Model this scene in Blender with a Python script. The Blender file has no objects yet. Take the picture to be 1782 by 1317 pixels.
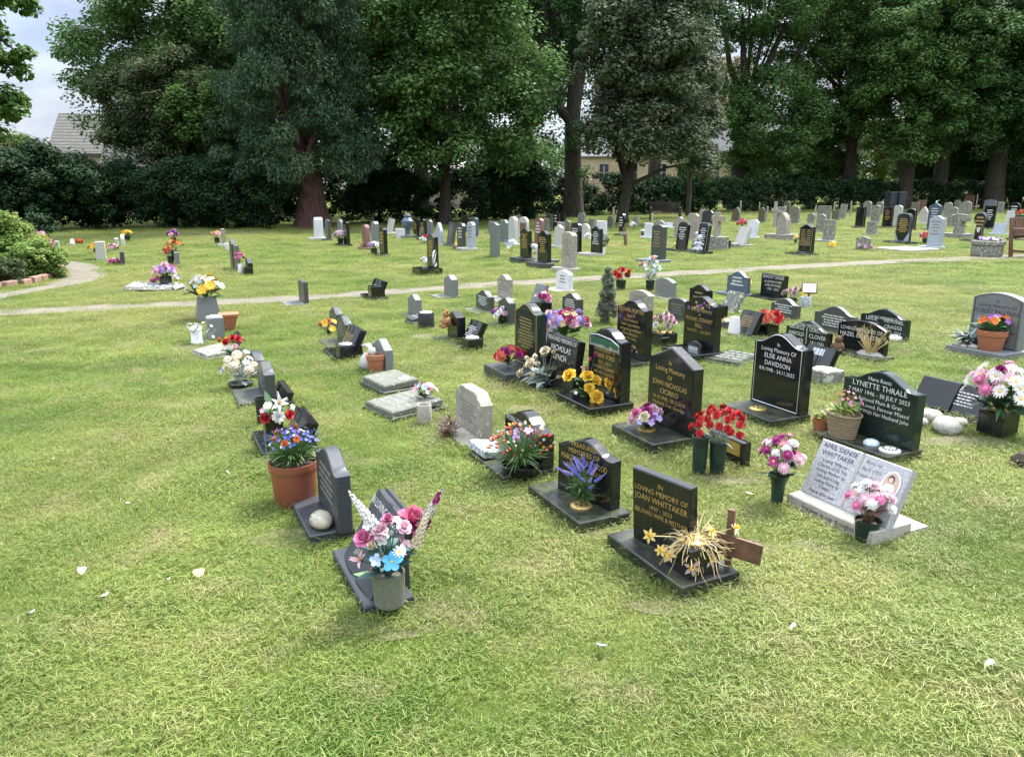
import bpy, bmesh, math, random
import numpy as np
from mathutils import Vector, Matrix, Euler
R = math.radians
SC = bpy.context.scene
COL = SC.collection
rng = random.Random(7)
# ------------------------------------------------------------------ camera geometry (photo of 1782 x 1317, lens 26.7 mm)
F = 1321.0; CX, CY = 891.0, 658.5; EYE = 1.6
PITCH = math.atan((CY - 328.0) / F)
CP, SP = math.cos(PITCH), math.sin(PITCH)
def proj(P):
    x, y, z = P[0], P[1], P[2] - EYE
    d = y*CP - z*SP
    return CX + F*x/d, CY - F*(y*SP + z*CP)/d, d
def at(u, v, z=0.0):                                   # point of the horizontal plane at height z
    dx = (u-CX)/F; dy = (v-CY)/F
    t = (EYE - z)/(SP + dy*CP)
    return Vector((dx*t, (CP - dy*SP)*t, z))
def aty(u, v, Y):                                      # point at distance Y
    dx = (u-CX)/F; dy = (v-CY)/F
    t = Y/(CP - dy*SP)
    return Vector((dx*t, Y, EYE + (-SP - dy*CP)*t))
def ppm(P): return F/proj(P)[2]

# ------------------------------------------------------------------ mesh builder
class MB:
    def __init__(s): s.v = []; s.f = []; s.m = []
    def face(s, pts, mi=0):
        n = len(s.v); s.v.extend([tuple(p) for p in pts]); s.f.append(tuple(range(n, n+len(pts)))); s.m.append(mi)
    def add(s, vs, fs, mi=0, M=None):
        n = len(s.v)
        s.v.extend([tuple(M @ Vector(p)) for p in vs] if M is not None else [tuple(p) for p in vs])
        for f in fs: s.f.append(tuple(i+n for i in f)); s.m.append(mi)
    def box(s, x0, x1, y0, y1, z0, z1, mi=0, M=None, c=0.0):
        if c <= 0:
            vs = [(x0,y0,z0),(x1,y0,z0),(x1,y1,z0),(x0,y1,z0),(x0,y0,z1),(x1,y0,z1),(x1,y1,z1),(x0,y1,z1)]
            fs = [(0,3,2,1),(4,5,6,7),(0,1,5,4),(1,2,6,5),(2,3,7,6),(3,0,4,7)]
        else:                                          # chamfered top edge
            vs = [(x0,y0,z0),(x1,y0,z0),(x1,y1,z0),(x0,y1,z0),(x0,y0,z1-c),(x1,y0,z1-c),(x1,y1,z1-c),(x0,y1,z1-c),
                  (x0+c,y0+c,z1),(x1-c,y0+c,z1),(x1-c,y1-c,z1),(x0+c,y1-c,z1)]
            fs = [(0,3,2,1),(8,9,10,11)]
            for a in range(4):
                b = (a+1) % 4; fs += [(a,b,4+b,4+a),(4+a,4+b,8+b,8+a)]
        s.add(vs, fs, mi, M)
    def lathe(s, prof, n=16, c=(0,0,0), mi=0, M=None, jit=0, sx=1, sy=1):
        vs = []; fs = []
        for (r, z) in prof:
            for k in range(n):
                a = 2*math.pi*k/n; rr = r*(1+jit*math.sin(a*3+z*40))
                vs.append((c[0]+sx*rr*math.cos(a), c[1]+sy*rr*math.sin(a), c[2]+z))
        for i in range(len(prof)-1):
            for k in range(n):
                k2 = (k+1) % n; fs.append((i*n+k, i*n+k2, (i+1)*n+k2, (i+1)*n+k))
        s.add(vs, fs, mi, M)
    def tube(s, path, rad, n=6, mi=0, cap=True):
        path = [Vector(p) for p in path]
        if not hasattr(rad, '__len__'): rad = [rad]*len(path)
        base = len(s.v); t0 = None
        for i, p in enumerate(path):
            t = (path[min(i+1, len(path)-1)] - path[max(i-1, 0)])
            if t.length < 1e-9: t = Vector((0,0,1))
            t.normalize()
            if t0 is None:
                ref = Vector((1,0,0)) if abs(t.x) < .8 else Vector((0,1,0))
                a = t.cross(ref).normalized()
            else:
                a = (a - t*a.dot(t)).normalized()
            t0 = t; b = t.cross(a)
            for k in range(n):
                g = 2*math.pi*k/n
                s.v.append(tuple(p + (a*math.cos(g) + b*math.sin(g))*rad[i]))
        for i in range(len(path)-1):
            for k in range(n):
                k2 = (k+1) % n
                s.f.append((base+i*n+k, base+i*n+k2, base+(i+1)*n+k2, base+(i+1)*n+k)); s.m.append(mi)
        if cap:
            s.f.append(tuple(base+(len(path)-1)*n+k for k in range(n))); s.m.append(mi)
    def prism(s, prof, y0, y1, mi=0, c=0.004):         # outline (x,z) extruded along y, with a small arris
        n = len(prof); cx = sum(p[0] for p in prof)/n; cz = sum(p[1] for p in prof)/n
        def ins(p):
            dx, dz = p[0]-cx, p[1]-cz; l = math.hypot(dx, dz) or 1
            return (p[0]-dx/l*c*1.3, p[1]-dz/l*c*1.3)
        loops = [[(ins(p)[0], y0, ins(p)[1]) for p in prof], [(p[0], y0+c, p[1]) for p in prof],
                 [(p[0], y1-c, p[1]) for p in prof], [(ins(p)[0], y1, ins(p)[1]) for p in prof]]
        vs = [q for l in loops for q in l]; fs = []
        for i in range(3):
            for k in range(n):
                k2 = (k+1) % n; fs.append((i*n+k, i*n+k2, (i+1)*n+k2, (i+1)*n+k))
        fs.append(tuple(range(n-1, -1, -1))); fs.append(tuple(3*n+k for k in range(n)))
        s.add(vs, fs, mi)
    def mesh(s, name, mats, smooth=False):
        me = bpy.data.meshes.new(name); me.from_pydata(s.v, [], s.f)
        for m in (mats if isinstance(mats, (list, tuple)) else [mats]): me.materials.append(m)
        me.polygons.foreach_set('material_index', s.m)
        if smooth: me.polygons.foreach_set('use_smooth', [True]*len(s.f))
        me.update()
        return me
    def build(s, name, mats, parent=None, smooth=False, loc=(0,0,0), rot=(0,0,0)):
        return link(name, s.mesh(name, mats, smooth), parent, loc, rot)
def link(name, data, parent=None, loc=(0,0,0), rot=(0,0,0)):
    o = bpy.data.objects.new(name, data); COL.objects.link(o); o.parent = parent
    o.location = loc; o.rotation_euler = rot
    return o
def tag(o, label=None, cat=None, group=None, kind=None):
    if label: o['label'] = label
    if cat: o['category'] = cat
    if group: o['group'] = group
    if kind: o['kind'] = kind
    return o
def empty(name, loc, rz=0.0, label=None, cat=None, group=None):
    o = link(name, None, None, loc, (0, 0, rz)); o.empty_display_size = .1
    return tag(o, label, cat, group)
def smoothby(o, ang=40):
    me = o.data; me.polygons.foreach_set('use_smooth', [True]*len(me.polygons))
    bm = bmesh.new(); bm.from_mesh(me); bmesh.ops.remove_doubles(bm, verts=bm.verts, dist=1e-5)
    for e in bm.edges:
        e.smooth = not (len(e.link_faces) != 2 or e.calc_face_angle(0) > R(ang))
    bm.to_mesh(me); bm.free(); return o

# ------------------------------------------------------------------ materials
def nodes(name):
    m = bpy.data.materials.new(name); m.use_nodes = True
    nt = m.node_tree; b = nt.nodes['Principled BSDF']
    return m, nt, b
def N(nt, t, **kw):
    n = nt.nodes.new(t)
    for k, v in kw.items():
        if k.startswith('i_'): n.inputs[k[2:]].default_value = v
        elif k.startswith('n_'): n.inputs[int(k[2:])].default_value = v
        else: setattr(n, k, v)
    return n
def mixc(nt, fac, a, b):
    n = nt.nodes.new('ShaderNodeMix'); n.data_type = 'RGBA'
    for sock, val in ((n.inputs[0], fac), (n.inputs[6], a), (n.inputs[7], b)):
        if hasattr(val, 'links'): nt.links.new(val, sock)
        elif isinstance(val, (int, float)): sock.default_value = val
        else: sock.default_value = (*val, 1)
    return n.outputs[2]
def ramp(nt, src, p0, p1, c0=0.0, c1=1.0):
    n = nt.nodes.new('ShaderNodeMapRange'); n.inputs[1].default_value = p0; n.inputs[2].default_value = p1
    n.inputs[3].default_value = c0; n.inputs[4].default_value = c1; nt.links.new(src, n.inputs[0]); return n.outputs[0]
def noise(nt, scale, detail=3, vec=None, rough=.5):
    n = N(nt, 'ShaderNodeTexNoise', i_Scale=scale, i_Detail=detail, i_Roughness=rough)
    if vec is not None: nt.links.new(vec, n.inputs['Vector'])
    return n.outputs['Fac']
def stone(name, col, rough=.5, speck=0.3, sscale=160, moss=0.0, mosscol=(.09,.10,.05), lichen=0.0, bump=0.0, spec=.5):
    m, nt, b = nodes(name)
    geo = N(nt, 'ShaderNodeNewGeometry'); pos = geo.outputs['Position']
    c = mixc(nt, ramp(nt, noise(nt, sscale, 2, pos), .35, .7), tuple(x*(1-speck) for x in col), tuple(min(1, x*(1+speck)) for x in col))
    big = noise(nt, 3.5, 4, pos, .6)
    c = mixc(nt, ramp(nt, big, .3, .75, 0, .5), c, tuple(x*.62 for x in col))
    c = mixc(nt, ramp(nt, noise(nt, 33, 5, pos, .75), .6, .78, 0, .35), c, (.10,.10,.085))         # dust and dried grass clippings
    if moss > 0:
        f = ramp(nt, noise(nt, 9, 6, pos, .7), .62-.25*moss, .8-.25*moss, 0, .9)
        c = mixc(nt, f, c, mosscol)
    if lichen > 0:
        f = ramp(nt, noise(nt, 22, 4, pos, .6), .66-.15*lichen, .72-.15*lichen, 0, .8)
        c = mixc(nt, f, c, (.50,.48,.40))
    nt.links.new(c, b.inputs['Base Color'])
    r = ramp(nt, noise(nt, 14, 4, pos), .3, .7, rough*.75, min(1, rough*1.35)); nt.links.new(r, b.inputs['Roughness'])
    b.inputs['Specular IOR Level'].default_value = spec
    if bump > 0:
        bp = N(nt, 'ShaderNodeBump', i_Strength=bump, i_Distance=.01)
        nt.links.new(noise(nt, 60, 6, pos, .7), bp.inputs['Height']); nt.links.new(bp.outputs[0], b.inputs['Normal'])
    return m
def plain(name, col, rough=.6, metal=0, var=.15, scale=30, bump=0):
    m, nt, b = nodes(name)
    tc = N(nt, 'ShaderNodeNewGeometry')
    nz = noise(nt, scale, 4, tc.outputs['Position'])
    c = mixc(nt, ramp(nt, nz, .3, .7), tuple(x*(1-var) for x in col), tuple(min(1, x*(1+var)) for x in col))
    nt.links.new(c, b.inputs['Base Color']); b.inputs['Roughness'].default_value = rough; b.inputs['Metallic'].default_value = metal
    if bump:
        bp = N(nt, 'ShaderNodeBump', i_Strength=bump, i_Distance=.01); nt.links.new(nz, bp.inputs['Height']); nt.links.new(bp.outputs[0], b.inputs['Normal'])
    return m
def leafy(name, dark, light, trans=.3, rough=.7):       # leaf colour varies leaf by leaf
    m, nt, b = nodes(name)
    a = N(nt, 'ShaderNodeAttribute', attribute_name='tint')
    c = mixc(nt, a.outputs['Fac'], dark, light)
    nt.links.new(c, b.inputs['Base Color']); b.inputs['Roughness'].default_value = rough; b.inputs['Specular IOR Level'].default_value = .2
    if trans > 0:
        tr = N(nt, 'ShaderNodeBsdfTranslucent'); nt.links.new(c, tr.inputs['Color'])
        mx = N(nt, 'ShaderNodeMixShader', n_0=trans); nt.links.new(b.outputs[0], mx.inputs[1]); nt.links.new(tr.outputs[0], mx.inputs[2])
        nt.links.new(mx.outputs[0], nt.nodes['Material Output'].inputs['Surface'])
    return m
PCOL = dict(red=(.52,.015,.02), orange=(.68,.15,.02), yellow=(.82,.50,.015), white=(.78,.77,.72), pink=(.66,.17,.34), palepink=(.78,.46,.54),
    magenta=(.36,.02,.17), purple=(.26,.07,.36), lilac=(.48,.36,.68), blue=(.07,.08,.45), paleblue=(.36,.52,.74), peach=(.80,.44,.25),
    cream=(.72,.62,.42), straw=(.50,.38,.17), coral=(.66,.15,.09), green=(.06,.13,.03), leaf=(.035,.09,.03), grey=(.32,.38,.33), teal=(.07,.15,.13),
    rose=(.44,.07,.15), sky=(.08,.38,.62), brown=(.16,.09,.05), palegreen=(.22,.33,.16), paleyellow=(.72,.55,.16), gold=(.55,.36,.08), periwinkle=(.17,.19,.58), lime=(.22,.30,.06), deadpink=(.45,.34,.28), bright=(.05,.17,.05))
_pm = {}
def pm(c):
    if c not in _pm:
        m, nt, b = nodes('petal_' + c)
        col = tuple((.84 if max(PCOL[c]) > .3 else 1)*(.92*x + .08*sum(PCOL[c])/3) for x in PCOL[c]); oi = N(nt, 'ShaderNodeObjectInfo')
        cc = mixc(nt, oi.outputs['Random'], tuple(x*.82 for x in col), tuple(min(.9, x*1.12) for x in col))
        nt.links.new(cc, b.inputs['Base Color']); b.inputs['Roughness'].default_value = .6; b.inputs['Specular IOR Level'].default_value = .25
        _pm[c] = m
    return _pm[c]
M = {}
M['black'] = stone('polished_black_granite', (.013,.014,.014), .10, .5, 220, spec=.5)
M['blackrough'] = stone('mossy_black_granite', (.022,.024,.022), .33, .5, 200, moss=.75, mosscol=(.06,.068,.032))
M['blackgreen'] = stone('polished_green_black_granite', (.016,.028,.023), .12, .5, 200)
M['slate'] = stone('dark_grey_slate', (.045,.050,.058), .42, .25, 200)
M['dark'] = stone('dark_grey_granite', (.060,.065,.062), .38, .4, 200, moss=.25, mosscol=(.06,.065,.035))
M['grey'] = stone('mid_grey_granite', (.17,.18,.18), .42, .3, 220)
M['greengrey'] = stone('green_grey_slate', (.14,.165,.15), .5, .2, 120)
M['lightgrey'] = stone('pale_blue_grey_granite', (.34,.38,.42), .5, .2, 250)
M['sand'] = stone('weathered_sandstone', (.29,.262,.215), .85, .2, 90, moss=.35, mosscol=(.15,.145,.09), lichen=.5, bump=.4)
M['old'] = stone('lichened_old_stone', (.20,.195,.17), .9, .25, 70, moss=.55, mosscol=(.10,.10,.075), lichen=.8, bump=.5)
M['brownold'] = stone('mossy_brown_stone', (.15,.135,.095), .9, .25, 70, moss=.5, mosscol=(.07,.075,.04), lichen=.4, bump=.5)
M['white'] = stone('white_marble', (.60,.61,.63), .45, .06, 60)
M['offwhite'] = stone('weathered_white_marble', (.46,.445,.41), .6, .12, 60, moss=.1, mosscol=(.3,.29,.25))
M['red'] = stone('red_granite', (.20,.095,.08), .35, .3, 200)
M['redbrown'] = stone('red_brown_sandstone', (.20,.105,.075), .75, .2, 90, moss=.25)
M['mossy'] = stone('mossy_grey_slab', (.15,.155,.13), .75, .3, 130, moss=.7, mosscol=(.105,.108,.075), lichen=.2, bump=.3)
M['concrete'] = stone('pale_concrete', (.40,.37,.32), .9, .2, 120, moss=.3, mosscol=(.2,.19,.13), bump=.3)
M['aprilgranite'] = stone('speckled_pale_granite', (.43,.43,.44), .4, .35, 140)
M['bluegrey'] = stone('blue_grey_granite', (.085,.11,.15), .35, .3, 200)
M['gold'] = plain('gilt_lettering', (.50,.34,.11), .45, .35)
M['dimgold'] = plain('dull_gilt_lettering', (.30,.22,.09), .5, .3)
M['silver'] = plain('silver_lettering', (.58,.58,.56), .5)
M['ink'] = plain('black_lettering', (.03,.03,.035), .6)
M['greyink'] = plain('grey_lettering', (.16,.16,.15), .7)
M['brass'] = plain('brass_lid', (.55,.40,.14), .38, .7)
M['tin'] = plain('grey_metal_lid', (.45,.46,.47), .35, .6)
M['creamlid'] = plain('cream_plastic_lid', (.60,.54,.40), .5)
M['whitelid'] = plain('white_plastic_lid', (.66,.65,.62), .5)
M['hole'] = plain('dark_hole', (.01,.01,.01), .9)
M['terracotta'] = stone('stained_terracotta', (.36,.135,.066), .8, .12, 60, moss=.25, mosscol=(.30,.21,.15), bump=.15)
M['brownpot'] = stone('brown_plastic_pot', (.25,.078,.040), .42, .05, 40, moss=.12, mosscol=(.16,.075,.045))
M['greenpot'] = plain('dark_green_plastic', (.010,.028,.022), .45, 0, .35, 18)
M['blackpot'] = plain('black_plastic', (.014,.018,.016), .42, 0, .2)
M['ceramic'] = stone('grey_green_ceramic', (.15,.155,.12), .5, .15, 80, moss=.15, mosscol=(.08,.085,.05))
M['soil'] = plain('potting_soil', (.04,.028,.02), .95, 0, .5, 90, .5)
M['basket'] = plain('woven_straw', (.25,.19,.115), .8, 0, .35, 120, .3)
M['whiteplastic'] = plain('white_ceramic', (.75,.75,.73), .4, 0, .04)
M['rock'] = stone('pale_rock', (.40,.38,.33), .9, .2, 40, moss=.4, mosscol=(.14,.15,.08), bump=.6)
def barkmat(name, col, moss):
    m, nt, b = nodes(name); geo = N(nt, 'ShaderNodeNewGeometry'); mp = N(nt, 'ShaderNodeMapping'); mp.inputs['Scale'].default_value = (1, 1, .12); nt.links.new(geo.outputs['Position'], mp.inputs[0])
    f = noise(nt, 14, 6, mp.outputs[0], .7); c = mixc(nt, ramp(nt, f, .36, .62), tuple(x*.3 for x in col), tuple(x*1.7 for x in col))
    c = mixc(nt, ramp(nt, noise(nt, 1.3, 5, geo.outputs['Position'], .7), .48, .68, 0, .65), c, moss); nt.links.new(c, b.inputs['Base Color']); b.inputs['Roughness'].default_value = .95
    bp = N(nt, 'ShaderNodeBump', i_Strength=1.0, i_Distance=.08); nt.links.new(f, bp.inputs['Height']); nt.links.new(bp.outputs[0], b.inputs['Normal']); return m
M['bark'] = barkmat('bark', (.038,.030,.022), (.030,.040,.018))
M['redbark'] = barkmat('red_bark', (.085,.042,.032), (.05,.034,.024))
M['wood'] = plain('brown_wood', (.125,.062,.034), .6, 0, .35, 25)
M['darkwood'] = plain('dark_brown_wood', (.055,.032,.025), .6, 0, .3, 20)
M['greywood'] = plain('weathered_grey_wood', (.30,.28,.24), .85, 0, .25, 30)
M['glass'] = plain('window_glass', (.02,.025,.03), .12)
M['pebble'] = stone('grey_pebbles', (.36,.38,.40), .6, .6, 45)
# ------------------------------------------------------------------ graves
YAW = R(-64)                                            # all the rows run the same way
EXCL = []                                               # ground covered by stone: (x, y, yaw, x0, x1, y0, y1)
def rot2(a): return math.cos(a), math.sin(a)
class Plot:                                             # a grave: local x along the face, y from the face backwards
    def __init__(s, root, w, h, t, z0): s.root = root; s.w = w; s.h = h; s.t = t; s.z0 = z0; s.slab = None
    def P(s, x, y, z=0):
        c, n = rot2(s.root.rotation_euler[2]); l = s.root.location
        return Vector((l.x + x*c - y*n, l.y + x*n + y*c, z))
def fit(bb, t, z0, yaw, lean, wl=(.28, 1.1)):
    ul, ur, vt, vb = bb
    p = at((ul+ur)/2, vb, z0); w = .5; h = .5; c, n = rot2(yaw)
    for it in range(40):
        us = []; vs = []; dd = 0
        for x in (-w/2, w/2):
            for y in (0, t):
                for z in (0, h):
                    yy = y*math.cos(lean) + z*math.sin(lean); zz = z*math.cos(lean) - y*math.sin(lean)
                    q = proj((p.x + x*c - yy*n, p.y + x*n + yy*c, z0 + zz)); us.append(q[0]); vs.append(q[1]); dd += q[2]/8
        k = F/dd; al = math.atan2(p.x, p.y); ex = abs(c*math.cos(al) - n*math.sin(al))
        um = (min(us)+max(us))/2
        g = at(um, vb, z0).y - at(um, max(vs), z0).y
        p.x += .8*((ul+ur)/2 - um)/k; p.y += .8*g
        w = min(wl[1], max(wl[0], w + .6*((ur-ul) - (max(us)-min(us)))/k/max(ex, .25)))
        h = max(.08, h + .8*((vb-vt) - (max(vs)-min(vs)))/k)
    return p, w, h
def profile(kind, w, h):
    a = w/2; pts = [(-a, 0), (a, 0)]
    def top(f, n=14):
        for i in range(n+1):
            x = a - 2*a*i/n; pts.append((x, f(x/a)))
    if kind == 'flat': pts += [(a, h), (-a, h)]
    elif kind == 'ogee':
        d = min(.09, w*.17)
        top(lambda t: h - d*(1 - (.5 + .5*math.cos(math.pi*min(1, abs(t)*1.12)))**.9), 20)
    elif kind == 'peon': d = w*.12; top(lambda t: h - d*t*t, 16)
    elif kind == 'round': d = w*.28; top(lambda t: h - d*(1 - math.sqrt(max(0, 1-t*t))), 18)
    elif kind == 'half': d = w*.5; top(lambda t: h - d*(1 - math.sqrt(max(0, 1-t*t))), 20)
    elif kind == 'peak': d = w*.22; pts += [(a, h-d), (0, h), (-a, h-d)]
    elif kind == 'clip': d = w*.16; pts += [(a, h-d), (a-d*1.3, h), (-a+d*1.3, h), (-a, h-d)]
    elif kind == 'gothic': d = w*.6; top(lambda t: h - d*abs(t)**1.5, 14)
    elif kind == 'shoulder':
        d = w*.16; b = a*.62; pts += [(a, h-d), (b, h-d)] + [(b*math.cos(g), h-d+d*math.sin(g)) for g in [math.pi*i/8 for i in range(1, 8)]] + [(-b, h-d), (-a, h-d)]
    elif kind == 'rough':
        r = random.Random(int(w*1e5)); n = 9
        for i in range(n+1): pts.append((a*(1-2*i/n)*(1 if 0 < i < n else .96), h*(1 - .04*r.random()) - (.05*h if i in (0, n) else 0)))
    elif kind == 'disc':                                 # round head on a narrow foot
        rr = a; zc = h - rr; pts[:] = [(-a*.62, 0), (a*.62, 0), (a*.5, max(.05, zc-rr*.9))]
        pts += [(rr*math.cos(g), zc + rr*math.sin(g)) for g in [R(-52 + i*284/22) for i in range(23)]] + [(-a*.5, max(.05, zc-rr*.9))]
    elif kind == 'cross':
        b = a*.36; zt = h*.62; pts = [(-b*1.2,0),(b*1.2,0),(b,zt),(a,zt),(a,zt+2*b),(b,zt+2*b),(b,h),(-b,h),(-b,zt+2*b),(-a,zt+2*b),(-a,zt),(-b,zt)]
    elif kind == 'obelisk':
        pts = [(-a,0),(a,0),(a*.78,h*.88),(a*.4,h*.97),(0,h),(-a*.4,h*.97),(-a*.78,h*.88)]
    return pts
TEXTS = []
def inscribe(plot, lines, mat, zt=None, font=1.0, mw=.86, x=0, eps=.0015, y=0):
    TEXTS.append((plot, lines, mat, zt, font, mw, x, eps, y))
def grave(label, kind, mat, bb, t=.07, z0=.06, base=None, bmat=None, lean=0, yaw=0, roll=0, text=None, tmat='gold', zt=None, tf=1.0, wl=(.28, 1.1),
          bars=0, group=None, cat='headstone', name='headstone', border=None, mw=.86, panel=None, corner=None, place=None):
    yw = YAW + R(yaw)
    if corner:                                           # base measured from its near front corner: (u, v, width, depth)
        cq = at(corner[0], corner[1]); ca, sa = math.cos(YAW), math.sin(YAW); BW = lambda x, y: Vector((cq.x + x*ca - y*sa, cq.y + x*sa + y*ca, 0))
    if place:                                            # slab on that base: left x, y, width, height
        c_, n_ = math.cos(yw), math.sin(yw); p = BW(place[0], place[1]) + Vector((c_, n_, 0))*place[2]/2; w, h = place[2], place[3]
    else: p, w, h = fit(bb, t, z0, yw, R(lean), wl)
    root = empty(name, (p.x, p.y, 0), yw, label, cat, group); root.rotation_euler[1] = R(roll)
    pl = Plot(root, w, h, t, z0); mb = MB()
    if kind == 'book':
        n = 12; fr = []
        for i in range(2*n+1):
            xx = -w/2 + w*i/(2*n); s_ = abs(xx)/(w/2); fr.append((xx, -.016*math.sin(math.pi*min(1, s_**.6))))
        loops = []
        for z in (0, h): loops.append([(x_, y_, z) for x_, y_ in fr] + [(w/2, t*.55, z), (-w/2, t*.55, z)])
        m_ = len(loops[0]); vs = loops[0] + loops[1]
        fs = [(k, (k+1) % m_, m_+(k+1) % m_, m_+k) for k in range(m_)] + [tuple(range(m_-1, -1, -1)), tuple(range(m_, 2*m_))]
        mb.add(vs, fs); mb.box(-w/2-.012, w/2+.012, t*.57, t, -.01, h+.012)
        if lean > 8:                                     # wedge that carries the open book
            c, n_ = math.cos(R(lean)), math.sin(R(lean)); yb = h*n_*.75
            bk = MB(); A = [(.0+t*c+.004, z0), (yb+t*c, z0), (yb+t*c, z0+h*.72*c-t*n_), (t*c+.004, z0-t*n_+.01)]
            A = [(t*c+.004, max(.0, z0-t*n_*.9)), (yb*1.02+t*c, max(0, z0-t*n_*.9)), (h*.74*n_+t*c, h*.74*c+z0-t*n_)]
            q = w*.36
            bk.add([(-q, y, z) for y, z in A] + [(q, y, z) for y, z in A], [(0,1,2),(5,4,3),(0,3,4,1),(1,4,5,2),(2,5,3,0)])
            bk.build('back_support', M[bmat or mat], root)
    else:
        mb.prism(profile(kind, w, h), 0, t, 0, min(.006, t*.12))
    sl = mb.build('open_book' if kind == 'book' else ('cross' if kind == 'cross' else 'stone_slab'), M[mat], root, loc=(0, 0, z0), rot=(-R(lean), 0, 0)); smoothby(sl, 32)
    pl.slab = sl
    if corner:
        b = MB(); b.box(-corner[2], 0, 0, corner[3], -.03, z0, c=.006); dl = cq - p; ci_, si_ = math.cos(-yw), math.sin(-yw)
        b.build('base', M[bmat or mat], root, loc=(dl.x*ci_ - dl.y*si_, dl.x*si_ + dl.y*ci_, 0), rot=(0, 0, YAW - yw)); EXCL.append((cq.x, cq.y, YAW, -corner[2], 0, 0, corner[3])); pl.BW = BW
    elif base:
        so, fr_, bk_ = base; b = MB(); b.box(-w/2-so, w/2+so, -fr_, t+bk_+(h*math.sin(R(lean))*.8 if lean > 8 else 0), -.03, z0, c=.006)
        b.build('base', M[bmat or mat], root); EXCL.append((p.x, p.y, yw, -w/2-so, w/2+so, -fr_, t+bk_+(h*math.sin(R(lean))*.8 if lean > 8 else 0)))
    if border:
        pr = profile(kind, w*.9, h*.965); tb = MB(); pts = [(x_, -.0022, z_+.02*h) for x_, z_ in pr]
        tb.tube(pts+[pts[0]], .004, 4); tb.build('border_line', M[border], sl)
    if panel: 
        x0, x1, z0_, z1, pmn = panel; b = MB(); b.box(-w/2+w*x0, -w/2+w*x1, -.003, .002, h*z0_, h*z1); b.build('picture_panel', M[pmn], sl)
    if bars:                                             # lettering too far away to read
        r = random.Random(int(bb[0]*7+bb[3]) if bb else len(label)); b = MB(); lh = h*.5/bars
        for i in range(bars):
            z = h*.84 - w*.12 - i*lh; ww = w*r.uniform(.34, .72); xx = -ww/2
            while xx < ww/2:
                q = r.uniform(.05, .12)*w; b.box(xx, min(xx+q, ww/2), -.0022-(.016 if kind == 'book' else 0), .001, z, z+lh*.42); xx += q + .022*w
        b.build('inscription', M[tmat], sl)
    if text: inscribe(pl, text, tmat, zt, tf, mw, eps=.018 if kind == 'book' else .0015)
    return pl
def flush_texts():
    made = []
    for (pl, lines, mat, zt, font, mw, x, eps, y) in TEXTS:
        objs = []
        for (s, size) in lines:
            cu = bpy.data.curves.new('inscription', 'FONT'); cu.body = s; cu.align_x = 'CENTER'; cu.size = 1.0; cu.resolution_u = 2
            o = bpy.data.objects.new('inscription', cu); COL.objects.link(o); objs.append(o)
        made.append(objs)
    bpy.context.view_layer.update(); dg = bpy.context.evaluated_depsgraph_get()
    for (pl, lines, mat, zt, font, mw, x, eps, y), objs in zip(TEXTS, made):
        mb = MB(); z = pl.h*(zt if zt else .86)
        for (s, size), o in zip(lines, objs):
            if s:
                me = bpy.data.meshes.new_from_object(o.evaluated_get(dg)); co = np.empty(len(me.vertices)*3); me.vertices.foreach_get('co', co); co = co.reshape(-1, 3)
                wd = co[:, 0].max() - co[:, 0].min(); k = size*font/.7; kx = min(k*1.0, pl.w*mw/wd)
                z -= size*font
                vs = [(x + c[0]*kx, -eps+y, z + c[1]*k) for c in co]
                mb.add(vs, [tuple(p.vertices) for p in me.polygons]); bpy.data.meshes.remove(me); z -= size*font*.55
            else: z -= size*font
            cu = o.data; bpy.data.objects.remove(o); bpy.data.curves.remove(cu)
        mb.build('inscription', M[mat], pl.slab)
    TEXTS.clear()
def lid(root, name, x, y, z, r, mat, h=.018, holes=9):   # round perforated flower-holder lid
    mb = MB(); mb.lathe([(0,0),(r,0),(r,h*.35),(r*.93,h*.55),(r*.6,h*.9),(0,h)], 20, (x, y, z), 0)
    for i in range(holes):
        a = 2*math.pi*i/(holes-1); q = 0 if i == holes-1 else r*.62; zz = z + (h*.92 if q else h+.001)
        mb.lathe([(r*.1, -.002),(r*.1, .0015),(0, .0015)], 8, (x+q*math.cos(a), y+q*math.sin(a), zz), 1)
    o = mb.build(name, [M[mat] if isinstance(mat, str) else mat, M['hole']], root); return smoothby(o, 35)
# ------------------------------------------------------------------ flowers
def petal(mb, L, W, a0, a1, az, mi=0, z=0, r0=0, cup=.25, prof=(.3, .85, 1, .55, .06), rag=0):
    n = len(prof)-1; x = r0; zz = z; rows = []
    for i, p in enumerate(prof):
        rows.append((x, zz, p*W/2)); a = a0 + (a1-a0)*i/n; x += L/n*math.cos(a); zz += L/n*math.sin(a)
    c, s = math.cos(az), math.sin(az); vs = []
    for i, (x, q, w) in enumerate(rows):
        a = a0 + (a1-a0)*i/n; lift = cup*w
        e = rag*rng.uniform(-1, 1)*L if i == n else 0
        for t in (-1, 0, 1):
            xx = x + (-math.sin(a))*lift*abs(t) + e*(1 if t else .3); z2 = q + math.cos(a)*lift*abs(t)
            vs.append((xx*c - t*w*s, xx*s + t*w*c, z2))
    fs = []
    for i in range(n):
        for j in (0, 1): fs.append((i*3+j, i*3+j+1, i*3+j+4, i*3+j+3))
    mb.add(vs, fs, mi)
_bl = {}
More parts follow.
